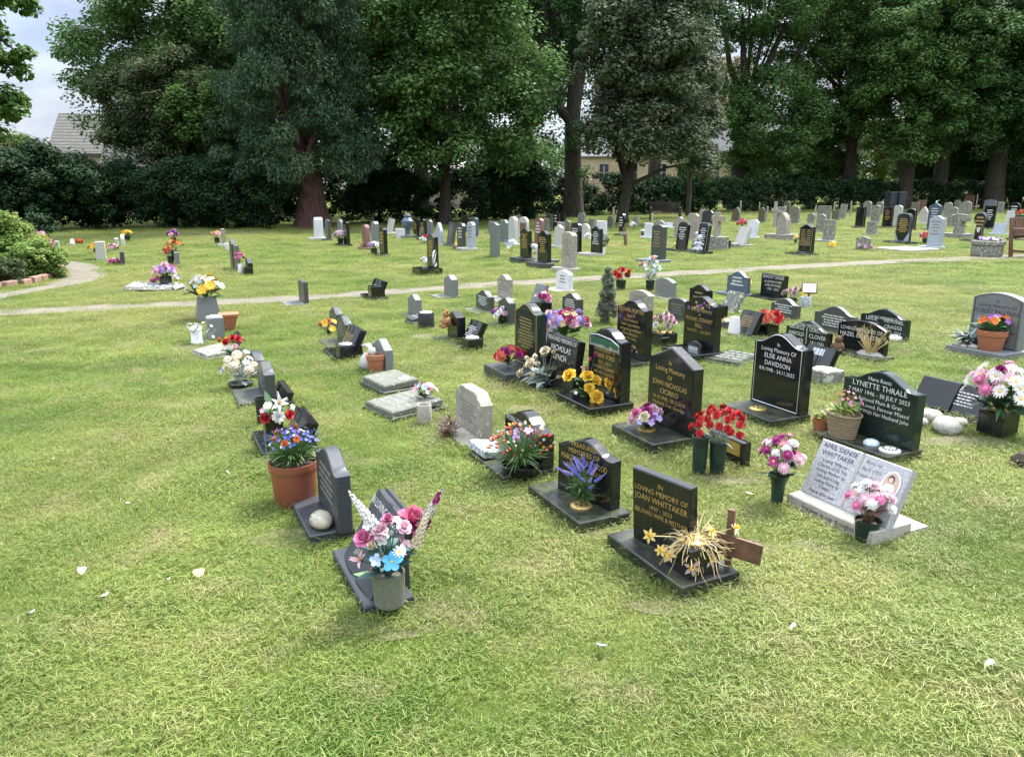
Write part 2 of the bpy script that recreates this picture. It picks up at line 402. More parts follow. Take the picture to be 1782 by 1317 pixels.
def bloom_mesh(kind, col, col2=None):
    k = (kind, col, col2)
    if k in _bl: return _bl[k]
    mb = MB(); D = math.radians; c2 = 'yellow'
    def ring(n, L, W, a0, a1, z=0, r0=.02, mi=0, **kw):
        o = rng.random()*6
        for i in range(n): petal(mb, L*rng.uniform(.9, 1.08), W, D(a0+rng.uniform(-8, 8)), D(a1+rng.uniform(-8, 8)), o+2*math.pi*i/n+rng.uniform(-.12, .12), mi, z, r0, **kw)
    full = (.4, .9, 1.0, .95, .5)
    if kind == 'rose': ring(3, .8, .5, 82, 108, prof=full); ring(4, .88, .62, 72, 96, prof=full); ring(5, .95, .75, 58, 70, prof=full, rag=.04); ring(5, 1.0, .85, 42, 30, prof=full, rag=.05); ring(6, 1.0, .9, 20, -6, prof=full, rag=.06); c2 = 'green'
    elif kind == 'bud': ring(4, .9, .7, 75, 105, prof=full); ring(4, 1.0, .85, 55, 100, prof=full); c2 = 'green'
    elif kind == 'peony':
        for n, L, a, b in ((5,.7,86,112),(7,.8,74,92),(8,.88,58,68),(9,.98,36,34),(9,1.0,12,-8)): ring(n, L, .55, a, b, prof=full, rag=.05)
    elif kind == 'carnation':
        for n, L, a, b in ((7,.72,88,80),(9,.8,72,66),(11,.88,54,44),(12,.94,34,20),(12,.96,14,-6),(10,.9,-4,-24)): ring(n, L, .4, a, b, prof=(.15,.35,.65,1,.8), rag=.16)
    elif kind == 'mum':
        for n, L, a, b in ((10,.55,84,95),(13,.7,64,68),(16,.85,44,40),(18,.96,24,14),(18,1.0,6,-8)): ring(n, L, .19, a, b, prof=(.4,.8,1,.9,.35), rag=.06)
    elif kind == 'daisy': ring(14, 1.0, .24, 12, -5, r0=.2, prof=(.6,.9,1,.9,.4)); ring(13, .9, .22, 28, 10, r0=.18, prof=(.6,.9,1,.9,.4))
    elif kind == 'lily': ring(3, 1.05, .36, 58, -5); ring(3, 1.0, .3, 52, -10)
    elif kind == 'daffodil': ring(6, .95, .45, 8, -4, r0=.15)
    elif kind == 'tulip': ring(3, 1.25, .75, 62, 108, prof=(.4,.95,1,.75,.1)); ring(3, 1.2, .7, 70, 105, prof=(.4,.95,1,.75,.1))
    elif kind == 'simple': ring(5, .95, .75, 22, 0, r0=.05, prof=full)
    elif kind == 'hydrangea':
        for i in range(26):
            t = (i+.5)/26; ph = math.acos(1-1.25*t); az = i*2.4; p = Vector((math.sin(ph)*math.cos(az), math.sin(ph)*math.sin(az), math.cos(ph)))*.75
            b2 = MB()
            for j in range(4): petal(b2, .3, .28, .3, 0, j*1.57+i, prof=(.5,1,.6), cup=.1)
            mb.add(b2.v, b2.f, 0, Matrix.Translation(p) @ p.to_track_quat('Z', 'Y').to_matrix().to_4x4())
    if kind in ('rose', 'peony'): mb.lathe([(.16,.1),(.3,.35),(.3,.55),(.2,.68),(.12,.6),(0,.58)], 9, mi=0, jit=.12)
    if kind in ('carnation', 'mum'): mb.lathe([(.3,.1),(.5,.3),(.42,.5),(.2,.62),(0,.6)], 9, mi=0, jit=.1)
    if kind in ('daisy',): mb.lathe([(.26,0),(.24,.1),(.12,.16),(0,.17)], 10, (0,0,.02), 1)
    if kind in ('simple',): mb.lathe([(.13,0),(.1,.08),(0,.1)], 7, (0,0,.03), 1)
    if kind == 'daffodil': mb.lathe([(.16,0),(.2,.3),(.3,.5),(.27,.5),(.1,.1)], 10, (0,0,0), 1)
    if kind == 'lily':
        for i in range(5): mb.tube([(0,0,.1),(.12*math.cos(i*1.26),.12*math.sin(i*1.26),.6)], .025, 4, 1)
    mb.lathe([(.0,-.25),(.12,-.12),(.16,.0),(.05,.12)], 6, (0,0,0), 2)
    me = mb.mesh(kind, [pm(col), pm(col2 or c2), pm('leaf')], True); _bl[k] = me
    return me
def spike_mesh(kind, col, col2=None):                    # foxglove / delphinium / grape-hyacinth spikes, one unit tall
    k = ('spike', kind, col, col2)
    if k in _bl: return _bl[k]
    mb = MB(); mb.tube([(0,0,-.05),(0,0,1)], [.012,.006], 5, 2)
    n = 60 if kind == 'delphinium' else 44
    for i in range(n):
        t = i/n; z = .02 + .97*t; r = (.11 if kind == 'delphinium' else .14)*(1-t)**.75 + .012; az = i*2.4; b2 = MB()
        for j in range(5): petal(b2, r*.9, r*.8, .5, .1, j*1.257, prof=(.4,1,.5), cup=.2)
        d = Vector((math.cos(az), math.sin(az), .25 if kind == 'delphinium' else -.1)).normalized()
        mb.add(b2.v, b2.f, 1 if (col2 and rng.random() < .4) else 0, Matrix.Translation(Vector((0,0,z)) + d*r*.35) @ d.to_track_quat('Z', 'Y').to_matrix().to_4x4())
    me = mb.mesh(kind + '_spike', [pm(col), pm(col2 or col), pm('leaf')], True); _bl[k] = me
    return me
def put_bloom(root, kind, col, r, pos, dirv, col2=None, name=None):
    o = link(name or kind, bloom_mesh(kind, col, col2), root, pos)
    q = Vector(dirv).normalized().to_track_quat('Z', 'Y') @ Euler((0, 0, rng.random()*6)).to_quaternion()
    o.rotation_euler = q.to_euler(); o.scale = (r, r, r); return o
def leaf_blade(mb, p, d, L, W, mi=0, bend=-.3):
    d = Vector(d).normalized(); side = d.cross(Vector((0,0,1)))
    if side.length < .1: side = Vector((1,0,0))
    side.normalize(); p = Vector(p); pts = []
    side = (side + Vector((0,0,rng.uniform(-.5,.5)))).normalized()
    for i, w in enumerate((.15, .8, 1, .6, .04)):
        t = i/4; q = p + d*L*t + Vector((0,0,bend*L*t*t)); pts += [q - side*W/2*w, q + side*W/2*w]
    mb.add(pts, [(2*i, 2*i+1, 2*i+3, 2*i+2) for i in range(4)], mi)
VASE = {}
def vase(root, kind, r, h, mat):
    mb = MB(); n = 20; top = h
    if kind == 'flare': mb.lathe([(0,0),(r*.62,0),(r*.62,h*.1),(r*.6,h*.3),(r*.72,h*.75),(r,h*.94),(r*1.06,h),(r*.98,h),(r*.66,h*.8),(0,h*.8)], n)
    elif kind == 'straight': mb.lathe([(0,0),(r*.8,0),(r*.82,h*.04),(r*.98,h*.95),(r*1.06,h*.95),(r*1.06,h),(r*.94,h),(r*.9,h*.85),(0,h*.85)], n)
    elif kind == 'cyl': mb.lathe([(0,0),(r*.95,0),(r,h*.03),(r,h*.97),(r*.97,h),(r*.85,h),(r*.85,h*.85),(0,h*.85)], n)
    elif kind == 'ribbed':
        p = [(0,0),(r*.86,0),(r*.9,h*.02)]
        for i in range(12): z = h*(.05+.9*i/12); p += [(r*(.93+.07*i/12), z), (r*(.955+.07*i/12), z+h*.035)]
        mb.lathe(p + [(r*1.02,h),(r*.92,h),(r*.9,h*.88),(0,h*.88)], 28)
    elif kind == 'plastic':
        mb.lathe([(0,0),(r*.80,0),(r*.82,h*.02),(r*.93,h*.8),(r*.965,h*.81),(r*.965,h*.86),(r*1.0,h*.87),(r*1.0,h),(r*.93,h),(r*.9,h*.88)], 32)
        s = MB(); s.lathe([(r*.9,h*.885),(r*.5,h*.9),(0,h*.91)], 16, jit=.02); s.build('soil', M['soil'], root)
    elif kind == 'pot':
        mb.lathe([(0,0),(r*.72,0),(r*.74,h*.02),(r*.90,h*.72),(r*.90,h*.725),(r*.985,h*.74),(r*1.0,h*.98),(r*.97,h),(r*.91,h),(r*.89,h*.88)], 28)
        s = MB(); s.lathe([(r*.9,h*.885),(r*.5,h*.9),(0,h*.91)], 16, jit=.02); s.build('soil', M['soil'], root)
    elif kind == 'bowl': mb.lathe([(0,0),(r*.6,0),(r*.85,h*.45),(r,h*.95),(r*1.03,h),(r*.95,h),(r*.8,h*.6),(0,h*.55)], 24)
    elif kind == 'cube':
        q = r*.92; mb.box(-q, q, -q, q, 0, h, c=.006)
    elif kind == 'taper':
        q = r; p = r*.72; mb.add([(-q,-q,0),(q,-q,0),(q,q,0),(-q,q,0),(-p,-p,h),(p,-p,h),(p,p,h),(-p,p,h)], [(0,3,2,1),(4,5,6,7),(0,1,5,4),(1,2,6,5),(2,3,7,6),(3,0,4,7)])
    elif kind == 'basket':
        for i in range(11):
            z = h*(i+.5)/11; rr = r*(.76+.24*i/11)
            mb.lathe([(rr*.94,z-h*.045),(rr*1.02,z-h*.03),(rr*1.03,z+h*.02),(rr*.95,z+h*.045)], 26, jit=.008 if i % 2 else -.008, sy=.8)
        mb.lathe([(r*.98,h*.96),(r*1.06,h*.98),(r*1.04,h*1.04),(r*.95,h*1.02),(r*.9,h*.85),(0,h*.85)], 26, sy=.8)
    o = mb.build({'pot': 'pot', 'plastic': 'pot', 'basket': 'basket', 'bowl': 'bowl', 'cube': 'stone_vase', 'taper': 'stone_vase'}.get(kind, 'vase'), mat, root)
    return smoothby(o, 38)
def flowers(label, vk, vm, pos, specs, leaf='leaf', z0=0.0, vh=.42, vr=None, cat='flowers', name='vase_of_flowers', group='flowers left on the graves', explicit=None,
            lv=14, seed=0, P=None, dome=.55, lidm=None, lw=.022, stiff=1.0, sz=None, rz=None, bm=.9, low=.1):
    """pos = (u, v base, v top, half width px): where it stands and how large; specs = [(kind, colour, count, radius)]"""
    global rng
    rng = random.Random(seed or sum(map(ord, label)))
    u, vb, vt, ru = pos; p = P if P is not None else at(u, vb, z0); k = ppm(p)
    H = (vb-vt)/k*1.03; RR = ru/k
    root = empty(name, p, YAW if rz is None else rz, label, cat, group); ci, si = math.cos(-root.rotation_euler[2]), math.sin(-root.rotation_euler[2])
    hv = H*vh; rv = (vr/k if vr else min(RR*.45, hv*.5))
    if vk: vase(root, vk, rv, hv, M[vm] if isinstance(vm, str) else vm)
    if lidm: lid(root, 'lid', 0, 0, hv+.001, rv*.78, M[lidm])
    fo = MB(); cnt = sum(s[2] for s in specs); i = 0
    z_in = hv*.9
    heads = []
    for (kind, col, n, r) in specs:
        for j in range(n): heads.append([kind, col, r])
    rng.shuffle(heads)
    for i, (kind, col, r) in enumerate(heads):
        t = math.sqrt((i+.5)/max(1, cnt)); az = i*2.39996 + rng.uniform(-.3, .3); rr = RR*t*.9
        h = hv + (H-hv)*(low + (1-low)*(1 - dome*t*t - (.25*rng.random())) - r*RR*.3/(H-hv+1e-6))
        P_ = Vector((rr*math.cos(az), rr*math.sin(az), max(hv*.9, h)))
        d = Vector((math.cos(az)*t, math.sin(az)*t, .55*stiff)) + Vector((0, -.25, 0))
        if isinstance(kind, tuple):                        # spike
            o = link(kind[0] + '_spike', spike_mesh(kind[0], col, kind[1] if len(kind) > 1 else None), root, P_ - d.normalized()*r*RR*.6)
            o.rotation_euler = d.to_track_quat('Z', 'Y').to_euler(); o.scale = (r*RR,)*3; end = P_ - d.normalized()*r*RR*.6
        else: put_bloom(root, kind, col, r*RR*bm, P_, d); end = P_
        fo.tube([(P_.x*.12, P_.y*.12, z_in), (P_.x*.5, P_.y*.5, (z_in+end.z)/2+.02*H), end], max(.0016, .006*RR), 4, 0, False)
    if explicit:                                           # (kind, colour, radius m, u, v, towards)
        for e in explicit:
            kind, col, r, uu, vv = e[:5]; dy = e[5] if len(e) > 5 else -.03; q = aty(uu, vv, p.y+dy) - p
            q = Vector((q.x*ci - q.y*si, q.x*si + q.y*ci, q.z)); d = Vector((q.x*.7, q.y*.7, max(.04, q.z-hv)*.55)).normalized()
            tw = (Vector((0,0,EYE)) - p).normalized(); tw = Vector((tw.x*ci - tw.y*si, tw.x*si + tw.y*ci, tw.z)); d = d*.8 + tw*.55
            if isinstance(kind, tuple):
                q2 = aty(e[6], e[7], p.y+dy) - p; q2 = Vector((q2.x*ci - q2.y*si, q2.x*si + q2.y*ci, q2.z)); dd = q2 - q
                o = link(kind[0] + '_spike', spike_mesh(kind[0], col, kind[1] if len(kind) > 1 else None), root, q); o.rotation_euler = dd.to_track_quat('Z', 'Y').to_euler(); L = dd.length; o.scale = (r*9, r*9, L)
            else: put_bloom(root, kind, col, r, q, d)
            fo.tube([(q.x*.1, q.y*.1, z_in), (q.x*.45, q.y*.45, (z_in+q.z)/2+.01), q], .0025, 4, 0, False)
    lr = (sz or RR)
    for i in range(lv):
        az = rng.random()*6.283; e = rng.uniform(.1, 1.1); d = (math.cos(az), math.sin(az), e)
        st = Vector((math.cos(az)*rv*.4, math.sin(az)*rv*.4, hv*.95 + (H-hv)*rng.uniform(0, .35)))
        leaf_blade(fo, st, d, lr*rng.uniform(.45, 1.0), lr*rng.uniform(.5, 1.2)*lw*10, 0, rng.uniform(-.5, .1))
    if fo.f: fo.build('foliage', pm(leaf), root)
    return root
# ------------------------------------------------------------------ ground, path, grass
def lawn_colour(nt, blade=False):
    geo = N(nt, 'ShaderNodeNewGeometry'); pos = geo.outputs['Position']
    sp = N(nt, 'ShaderNodeSeparateXYZ'); nt.links.new(pos, sp.inputs[0]); cb = N(nt, 'ShaderNodeCombineXYZ')
    nt.links.new(sp.outputs[0], cb.inputs[0]); nt.links.new(sp.outputs[1], cb.inputs[1]); p2 = cb.outputs[0]
    g = mixc(nt, ramp(nt, noise(nt, 1.1, 4, p2, .6), .36, .64), (.112, .198, .026), (.262, .330, .070))
    g = mixc(nt, ramp(nt, noise(nt, .25, 3, p2), .4, .65, 0, .55), g, (.36, .345, .12))
    dry = noise(nt, 2.6, 5, p2, .65)
    g = mixc(nt, ramp(nt, dry, .52, .70, 0, .6), g, (.42, .36, .19))
    g = mixc(nt, ramp(nt, noise(nt, 6.5, 4, p2, .6), .60, .74, 0, .4), g, (.085, .13, .03))
    if blade:
        a = N(nt, 'ShaderNodeAttribute', attribute_name='tint')
        g2 = mixc(nt, .4, g, (.44, .38, .20)); 
        hi = mixc(nt, ramp(nt, a.outputs['Fac'], .0, .8, 0, 1), tuple_scale(nt, g, .74), tuple_scale(nt, g, 1.06))
        return mixc(nt, ramp(nt, a.outputs['Fac'], .84, .87), hi, g2), pos
    return g, pos
def tuple_scale(nt, c, k):
    n = nt.nodes.new('ShaderNodeVectorMath'); n.operation = 'SCALE'; nt.links.new(c, n.inputs[0]); n.inputs['Scale'].default_value = k
    return n.outputs[0]
def ground():
    m, nt, b = nodes('lawn_soil_and_turf'); c, pos = lawn_colour(nt)
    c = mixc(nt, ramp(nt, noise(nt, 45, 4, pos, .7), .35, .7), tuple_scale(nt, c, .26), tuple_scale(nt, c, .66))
    nt.links.new(c, b.inputs['Base Color']); b.inputs['Roughness'].default_value = 1; b.inputs['Specular IOR Level'].default_value = .1
    bp = N(nt, 'ShaderNodeBump', i_Strength=.8, i_Distance=.03); nt.links.new(noise(nt, 40, 5, pos, .7), bp.inputs['Height']); nt.links.new(bp.outputs[0], b.inputs['Normal'])
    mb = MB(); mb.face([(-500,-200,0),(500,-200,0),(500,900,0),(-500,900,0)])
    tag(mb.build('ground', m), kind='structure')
PATH = [(-24, 4.2), (-12, 8.0), (-6.77, 9.95), (-3.32, 11.25), (-.31, 13.0), (2.02, 14.15), (4.75, 15.45), (7.73, 16.85), (12.45, 18.6), (22, 22.4), (40, 30)]
def ribbon(pts, w0, w1, z, jit=.04, seed=1, step=.3):
    r = random.Random(seed); P = [Vector((p[0], p[1], 0)) for p in pts]; out = []
    L = sum((P[i+1]-P[i]).length for i in range(len(P)-1)); acc = 0
    for i in range(len(P)-1):
        d = P[i+1]-P[i]; n = max(1, int(d.length/step)); nn = Vector((-d.y, d.x, 0)).normalized()
        for k in range(n):
            q = P[i] + d*k/n; t = (acc + d.length*k/n)/L; w = w0 + (w1-w0)*t
            out.append((q + nn*(w/2 + r.uniform(-jit, jit)), q - nn*(w/2 + r.uniform(-jit, jit))))
        acc += d.length
    mb = MB(); vs = []
    for a, b in out: vs += [(a.x, a.y, z), (b.x, b.y, z)]
    mb.add(vs, [(2*i+1, 2*i+3, 2*i+2, 2*i) for i in range(len(out)-1)]); return mb
def pathmat():
    m, nt, b = nodes('worn_concrete'); geo = N(nt, 'ShaderNodeNewGeometry'); pos = geo.outputs['Position']
    c = mixc(nt, ramp(nt, noise(nt, 2.5, 5, pos, .65), .3, .7), (.105, .09, .068), (.18, .155, .12))
    c = mixc(nt, ramp(nt, noise(nt, 14, 5, pos, .7), .52, .64, 0, .9), c, (.10, .105, .05))
    c = mixc(nt, ramp(nt, noise(nt, 150, 2, pos), .55, .75, 0, .5), c, (.16, .145, .125))
    nt.links.new(c, b.inputs['Base Color']); b.inputs['Roughness'].default_value = .95; return m
LEFTPATH = [at(u, v) for u, v in ((-60,519),(0,511),(70,499),(110,483),(116,470),(98,457),(128,455),(160,460),(184,471),(186,482),(150,494),(90,503),(40,512),(0,521),(-60,532))]
def inpoly(x, y, poly):
    r = np.zeros(x.shape, bool); n = len(poly)
    for i in range(n):
        a, b = poly[i], poly[(i+1) % n]
        with np.errstate(divide='ignore', invalid='ignore'):
            c = ((a[1] > y) != (b[1] > y)) & (x < (b[0]-a[0])*(y-a[1])/(b[1]-a[1]+1e-12) + a[0])
        r ^= c
    return r
def pathdist(x, y):
    d = np.full(x.shape, 1e9)
    for (a, b) in zip(PATH[:-1], PATH[1:]):
        ax, ay = a; bx, by = b; vx, vy = bx-ax, by-ay
        t = np.clip(((x-ax)*vx + (y-ay)*vy)/(vx*vx+vy*vy), 0, 1); d = np.minimum(d, np.hypot(x-ax-t*vx, y-ay-t*vy))
    return d
SOIL = [(at(u, v).x, at(u, v).y, rx, ry) for u, v, rx, ry in ((497,938,.24,.13),(660,1092,.26,.10),(735,1060,.16,.12),(930,712,.26,.14),(745,742,.22,.13),(560,595,.4,.2),(430,715,.22,.15),(590,880,.14,.2),(1040,925,.16,.12),(1195,1055,.28,.09),(1310,955,.16,.14),(1450,952,.3,.1),(1260,835,.3,.1),(905,655,.3,.2),(1130,790,.3,.12),(1690,770,.35,.15),(870,845,.25,.14),(340,605,.35,.25),(750,585,.35,.2),(820,600,.35,.2))]
HEDGE_LINE = [(-40, 24), (-22, 29.5), (-15, 31), (-8.5, 34.5), (-3, 38), (3, 45), (11, 52), (22.7, 60), (36, 62.5), (60, 64)]
def grass():
    r = np.random.default_rng(3); coll = bpy.data.collections.new('grass_tufts')
    m, nt, b = nodes('grass_blade'); c, pos = lawn_colour(nt, True); nt.links.new(c, b.inputs['Base Color']); b.inputs['Roughness'].default_value = .5
    b.inputs['Specular IOR Level'].default_value = .3
    tr = N(nt, 'ShaderNodeBsdfTranslucent'); nt.links.new(c, tr.inputs['Color']); mx = N(nt, 'ShaderNodeMixShader', n_0=.35)
    nt.links.new(b.outputs[0], mx.inputs[1]); nt.links.new(tr.outputs[0], mx.inputs[2]); nt.links.new(mx.outputs[0], nt.nodes['Material Output'].inputs['Surface'])
    for k in range(8):
        n = 270; vs = []; fs = []; tint = []
        for i in range(n):
            a = r.random()*6.28; rad = .115*math.sqrt(r.random()); x, y = rad*math.cos(a), rad*math.sin(a)
            az = r.random()*6.28; lay = r.random() < .22
            L = r.uniform(.010, .030)*(1.1 if lay else 1); W = r.uniform(.0013, .0025); e = r.uniform(.05, .35) if lay else r.uniform(.5, 1.4)
            z0 = r.uniform(.006, .035) if lay else 0; be = r.uniform(.0, .3) if lay else r.uniform(.05, .6); px, py, pz = x, y, z0; s = (-math.sin(az)*W/2, math.cos(az)*W/2); b0 = len(vs)
            for j, wf in enumerate((1, .95, .6, .06)):
                vs += [(px - s[0]*wf, py - s[1]*wf, pz), (px + s[0]*wf, py + s[1]*wf, pz)]
                ee = e - be*j/3; st = L/3; px += st*math.cos(ee)*math.cos(az); py += st*math.cos(ee)*math.sin(az); pz = max(.003, pz + st*math.sin(ee))
            fs += [(b0+2*j, b0+2*j+1, b0+2*j+3, b0+2*j+2) for j in range(3)]; tint += [1.0 if (lay and r.random() < .2) or r.random() < .02 else r.random()*.82]*3
        me = bpy.data.meshes.new('grass_tuft'); me.from_pydata(vs, [], fs); me.materials.append(m)
        at_ = me.attributes.new('tint', 'FLOAT', 'FACE'); at_.data.foreach_set('value', tint)
        o = bpy.data.objects.new('grass_tuft', me); coll.objects.link(o)
    pts = []; sc = []
    def zone(y0, y1, dens, s0, s1, xr=None):
        hw = lambda y: .72*y + 1.9; X = hw(y1); n = int((y1-y0)*2*X*dens); x = r.uniform(-X, X, n); y = r.uniform(y0, y1, n)
        k = np.abs(x) < hw(y) + .3; x, y = x[k], y[k]
        hx = np.interp(x, [p[0] for p in HEDGE_LINE], [p[1] for p in HEDGE_LINE]); k = y < hx + 1
        pdm = pathdist(x, y); k &= (pdm > .26 + np.clip((x+7)*.012, 0, .22)) | ((pdm > .12) & (r.random(len(x)) < .22)); k &= ~inpoly(x, y, [(p.x, p.y) for p in LEFTPATH])
        for (ex, ey, yw, a0, a1, b0, b1) in EXCL:
            c_, s_ = math.cos(yw), math.sin(yw); lx = (x-ex)*c_ + (y-ey)*s_; ly = -(x-ex)*s_ + (y-ey)*c_
            m_ = .05*s1
            if (a1-a0) < 2*m_ or (b1-b0) < 2*m_: m_ = min(a1-a0, b1-b0)*.2
            k &= ~((lx > a0-m_) & (lx < a1+m_) & (ly > b0-m_) & (ly < b1+m_))
        x, y = x[k], y[k]; nz = np.zeros_like(x)
        for (fx, fy, ph, am) in ((3.1, 1.7, .3, 1), (-1.9, 4.3, 1.1, 1), (7.3, -5.1, 2.2, .8), (9.7, 8.9, .7, .7), (-15.1, 6.3, 4, .6), (12.3, 17.9, 5, .5)): nz += am*np.sin(fx*x + fy*y + ph + 1.3*np.sin(.7*fy*x - .4*fx*y))
        for (sx_, sy_, rx_, ry_) in SOIL:
            q_ = ((x-sx_)/rx_)**2 + ((y-sy_)/ry_)**2; nz = np.where(q_ < 1.2, np.minimum(nz, -1.55), nz)
        kk = (nz > -1.5) | (r.random(len(x)) < .66); x, y, nz = x[kk], y[kk], nz[kk]
        pts.append(np.stack([x, y, np.zeros_like(x)], 1)); sc.append(r.uniform(s0, s1, len(x))*(1 + .13*np.clip(nz, -2, 2.5)))
    zone(.7, 1.5, 130, .8, 1.2); zone(1.5, 3.6, 250, .8, 1.25); zone(3.6, 7, 160, .9, 1.3); zone(7, 14, 60, 1.15, 1.6); zone(14, 28, 15, 1.7, 2.4); zone(28, 64, 4.5, 2.4, 3.4)
    for (ex, ey, yw, a0, a1, b0, b1) in EXCL:              # longer untrimmed grass against the stones
        if math.hypot(ex, ey) > 11: continue
        c_, s_ = math.cos(yw), math.sin(yw); n = int(26*2*(a1-a0+b1-b0)); t = r.random(n)*2*(a1-a0+b1-b0); o = r.uniform(.02, .10, n); W_, D_ = a1-a0, b1-b0
        lx = np.where(t < W_, a0+t, np.where(t < W_+D_, a1+o, np.where(t < 2*W_+D_, a1-(t-W_-D_), a0-o))); ly = np.where(t < W_, b0-o, np.where(t < W_+D_, b0+(t-W_), np.where(t < 2*W_+D_, b1+o, b1-(t-2*W_-D_))))
        pts.append(np.stack([ex+lx*c_-ly*s_, ey+lx*s_+ly*c_, np.zeros(n)], 1)); sc.append(r.uniform(.8, 1.75, n)*(.8 if math.hypot(ex, ey) < 4 else 1))
    P = np.concatenate(pts); S = np.concatenate(sc)
    me = bpy.data.meshes.new('grass'); me.vertices.add(len(P)); me.vertices.foreach_set('co', P.astype(np.float32).ravel())
    for nm, val in (('gscale', S), ('gspin', r.uniform(0, 6.28, len(P)))):
        a = me.attributes.new(nm, 'FLOAT', 'POINT'); a.data.foreach_set('value', val.astype(np.float32))
    o = link('grass', me); tag(o, 'short mown green and straw coloured lawn grass between the graves', 'grass', kind='stuff')
    ng = bpy.data.node_groups.new('grass_scatter', 'GeometryNodeTree')
    ng.interface.new_socket('Geometry', in_out='INPUT', socket_type='NodeSocketGeometry'); ng.interface.new_socket('Geometry', in_out='OUTPUT', socket_type='NodeSocketGeometry')
    gi = ng.nodes.new('NodeGroupInput'); go = ng.nodes.new('NodeGroupOutput'); ip = ng.nodes.new('GeometryNodeInstanceOnPoints')
    ci = ng.nodes.new('GeometryNodeCollectionInfo'); ci.inputs['Collection'].default_value = coll; ci.inputs['Separate Children'].default_value = True; ci.inputs['Reset Children'].default_value = True
    ip.inputs['Pick Instance'].default_value = True
    def na(nm): q = ng.nodes.new('GeometryNodeInputNamedAttribute'); q.data_type = 'FLOAT'; q.inputs['Name'].default_value = nm; return q.outputs[0]
    cx = ng.nodes.new('ShaderNodeCombineXYZ'); ng.links.new(na('gspin'), cx.inputs[2]); er = ng.nodes.new('FunctionNodeEulerToRotation'); ng.links.new(cx.outputs[0], er.inputs[0])
    ng.links.new(gi.outputs[0], ip.inputs['Points']); ng.links.new(ci.outputs[0], ip.inputs['Instance']); ng.links.new(er.outputs[0], ip.inputs['Rotation']); ng.links.new(na('gscale'), ip.inputs['Scale']); ng.links.new(ip.outputs[0], go.inputs[0])
    md = o.modifiers.new('grass_scatter', 'NODES'); md.node_group = ng
    print('grass instances', len(P))

# ------------------------------------------------------------------ foliage
LEAF = dict(
    mid=leafy('leaf_mid_green', (.042,.096,.028), (.125,.215,.060)), dark=leafy('leaf_dark_green', (.027,.068,.024), (.080,.155,.050), .3),
    bright=leafy('leaf_bright_green', (.05,.115,.028), (.115,.20,.048), .4), grey=leafy('leaf_grey_olive', (.070,.092,.050), (.130,.158,.088), .25),
    blue=leafy('needle_blue_green', (.036,.076,.040), (.092,.150,.080), .25), olive=leafy('leaf_brown_olive', (.042,.062,.024), (.095,.125,.048), .25),
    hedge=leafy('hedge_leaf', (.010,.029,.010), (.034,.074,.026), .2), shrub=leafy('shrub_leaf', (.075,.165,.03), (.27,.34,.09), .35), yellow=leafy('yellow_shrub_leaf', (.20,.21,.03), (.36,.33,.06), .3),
    lime=leafy('leaf_lime', (.10,.15,.035), (.20,.24,.07), .45), conifer=leafy('conifer_grey_green', (.09,.115,.07), (.24,.26,.19), .25))
def leaf_mesh(name, C, cr, nl, leaf, mat, r, flat=.7, droop=0., aspect=.7, needle=False, shell=.35):
    """C: clump centres (n,3); every clump gets nl leaves of length leaf"""
    n = len(C); tot = n*nl
    d = r.normal(size=(tot, 3)); d /= np.linalg.norm(d, axis=1)[:, None] + 1e-9
    rad = (r.random(tot)**shell)[:, None]; cs = np.repeat(cr if hasattr(cr, '__len__') else np.full(n, cr), nl)[:, None]
    P = np.repeat(C, nl, 0) + d*rad*cs*np.array([1, 1, flat]) ; P[:, 2] -= droop*(np.hypot(d[:, 0], d[:, 1])*rad[:, 0])**2*cs[:, 0]
    nr = d*.5 + r.normal(size=(tot, 3))*.42 + np.array([0, 0, .85]); nr /= np.linalg.norm(nr, axis=1)[:, None]
    if needle: ax = d*.7 + np.array([0, 0, -.3]) + r.normal(size=(tot, 3))*.45
    else: ax = np.cross(nr, r.normal(size=(tot, 3)))
    ax /= np.linalg.norm(ax, axis=1)[:, None] + 1e-9; bx = np.cross(nr, ax); bx /= np.linalg.norm(bx, axis=1)[:, None] + 1e-9
    L = (leaf*r.uniform(.6, 1.25, tot))[:, None]; W = L*aspect*.5
    V = np.stack([P - ax*L*.5, P + bx*W - ax*L*.05 + nr*L*.06, P + ax*L*.5, P - bx*W - ax*L*.05 + nr*L*.06], 1).reshape(-1, 3).astype(np.float32)
    me = bpy.data.meshes.new(name); me.vertices.add(tot*4); me.vertices.foreach_set('co', V.ravel()); me.loops.add(tot*4); me.polygons.add(tot)
    me.loops.foreach_set('vertex_index', np.arange(tot*4, dtype=np.int32)); me.polygons.foreach_set('loop_start', np.arange(0, tot*4, 4, dtype=np.int32))
    me.materials.append(mat); a = me.attributes.new('tint', 'FLOAT', 'FACE')
    ct = np.repeat(r.random(n), nl); a.data.foreach_set('value', np.clip(ct*.55 + r.random(tot)*.45, 0, 1).astype(np.float32)); me.update(); me.validate()
    return me
def lobe_clumps(lobes, n, r, back=.45, inner=.45):
    vol = np.array([(l[3]*l[4]*l[5])**.6667 for l in lobes]); ids = r.choice(len(lobes), n, p=vol/vol.sum()); out = []
    for i in ids:
        cx, cy, cz, rx, ry, rz = lobes[i][:6]; d = r.normal(size=3); d /= np.linalg.norm(d)
        if d[2] < -.15 and r.random() < .6: d[2] *= -1
        if d[1] > .35 and r.random() < back: d[1] *= -1
        f = inner + (1-inner)*r.random()**.5
        out.append((cx+d[0]*rx*f, cy+d[1]*ry*f, cz+d[2]*rz*f))
    return np.array(out)
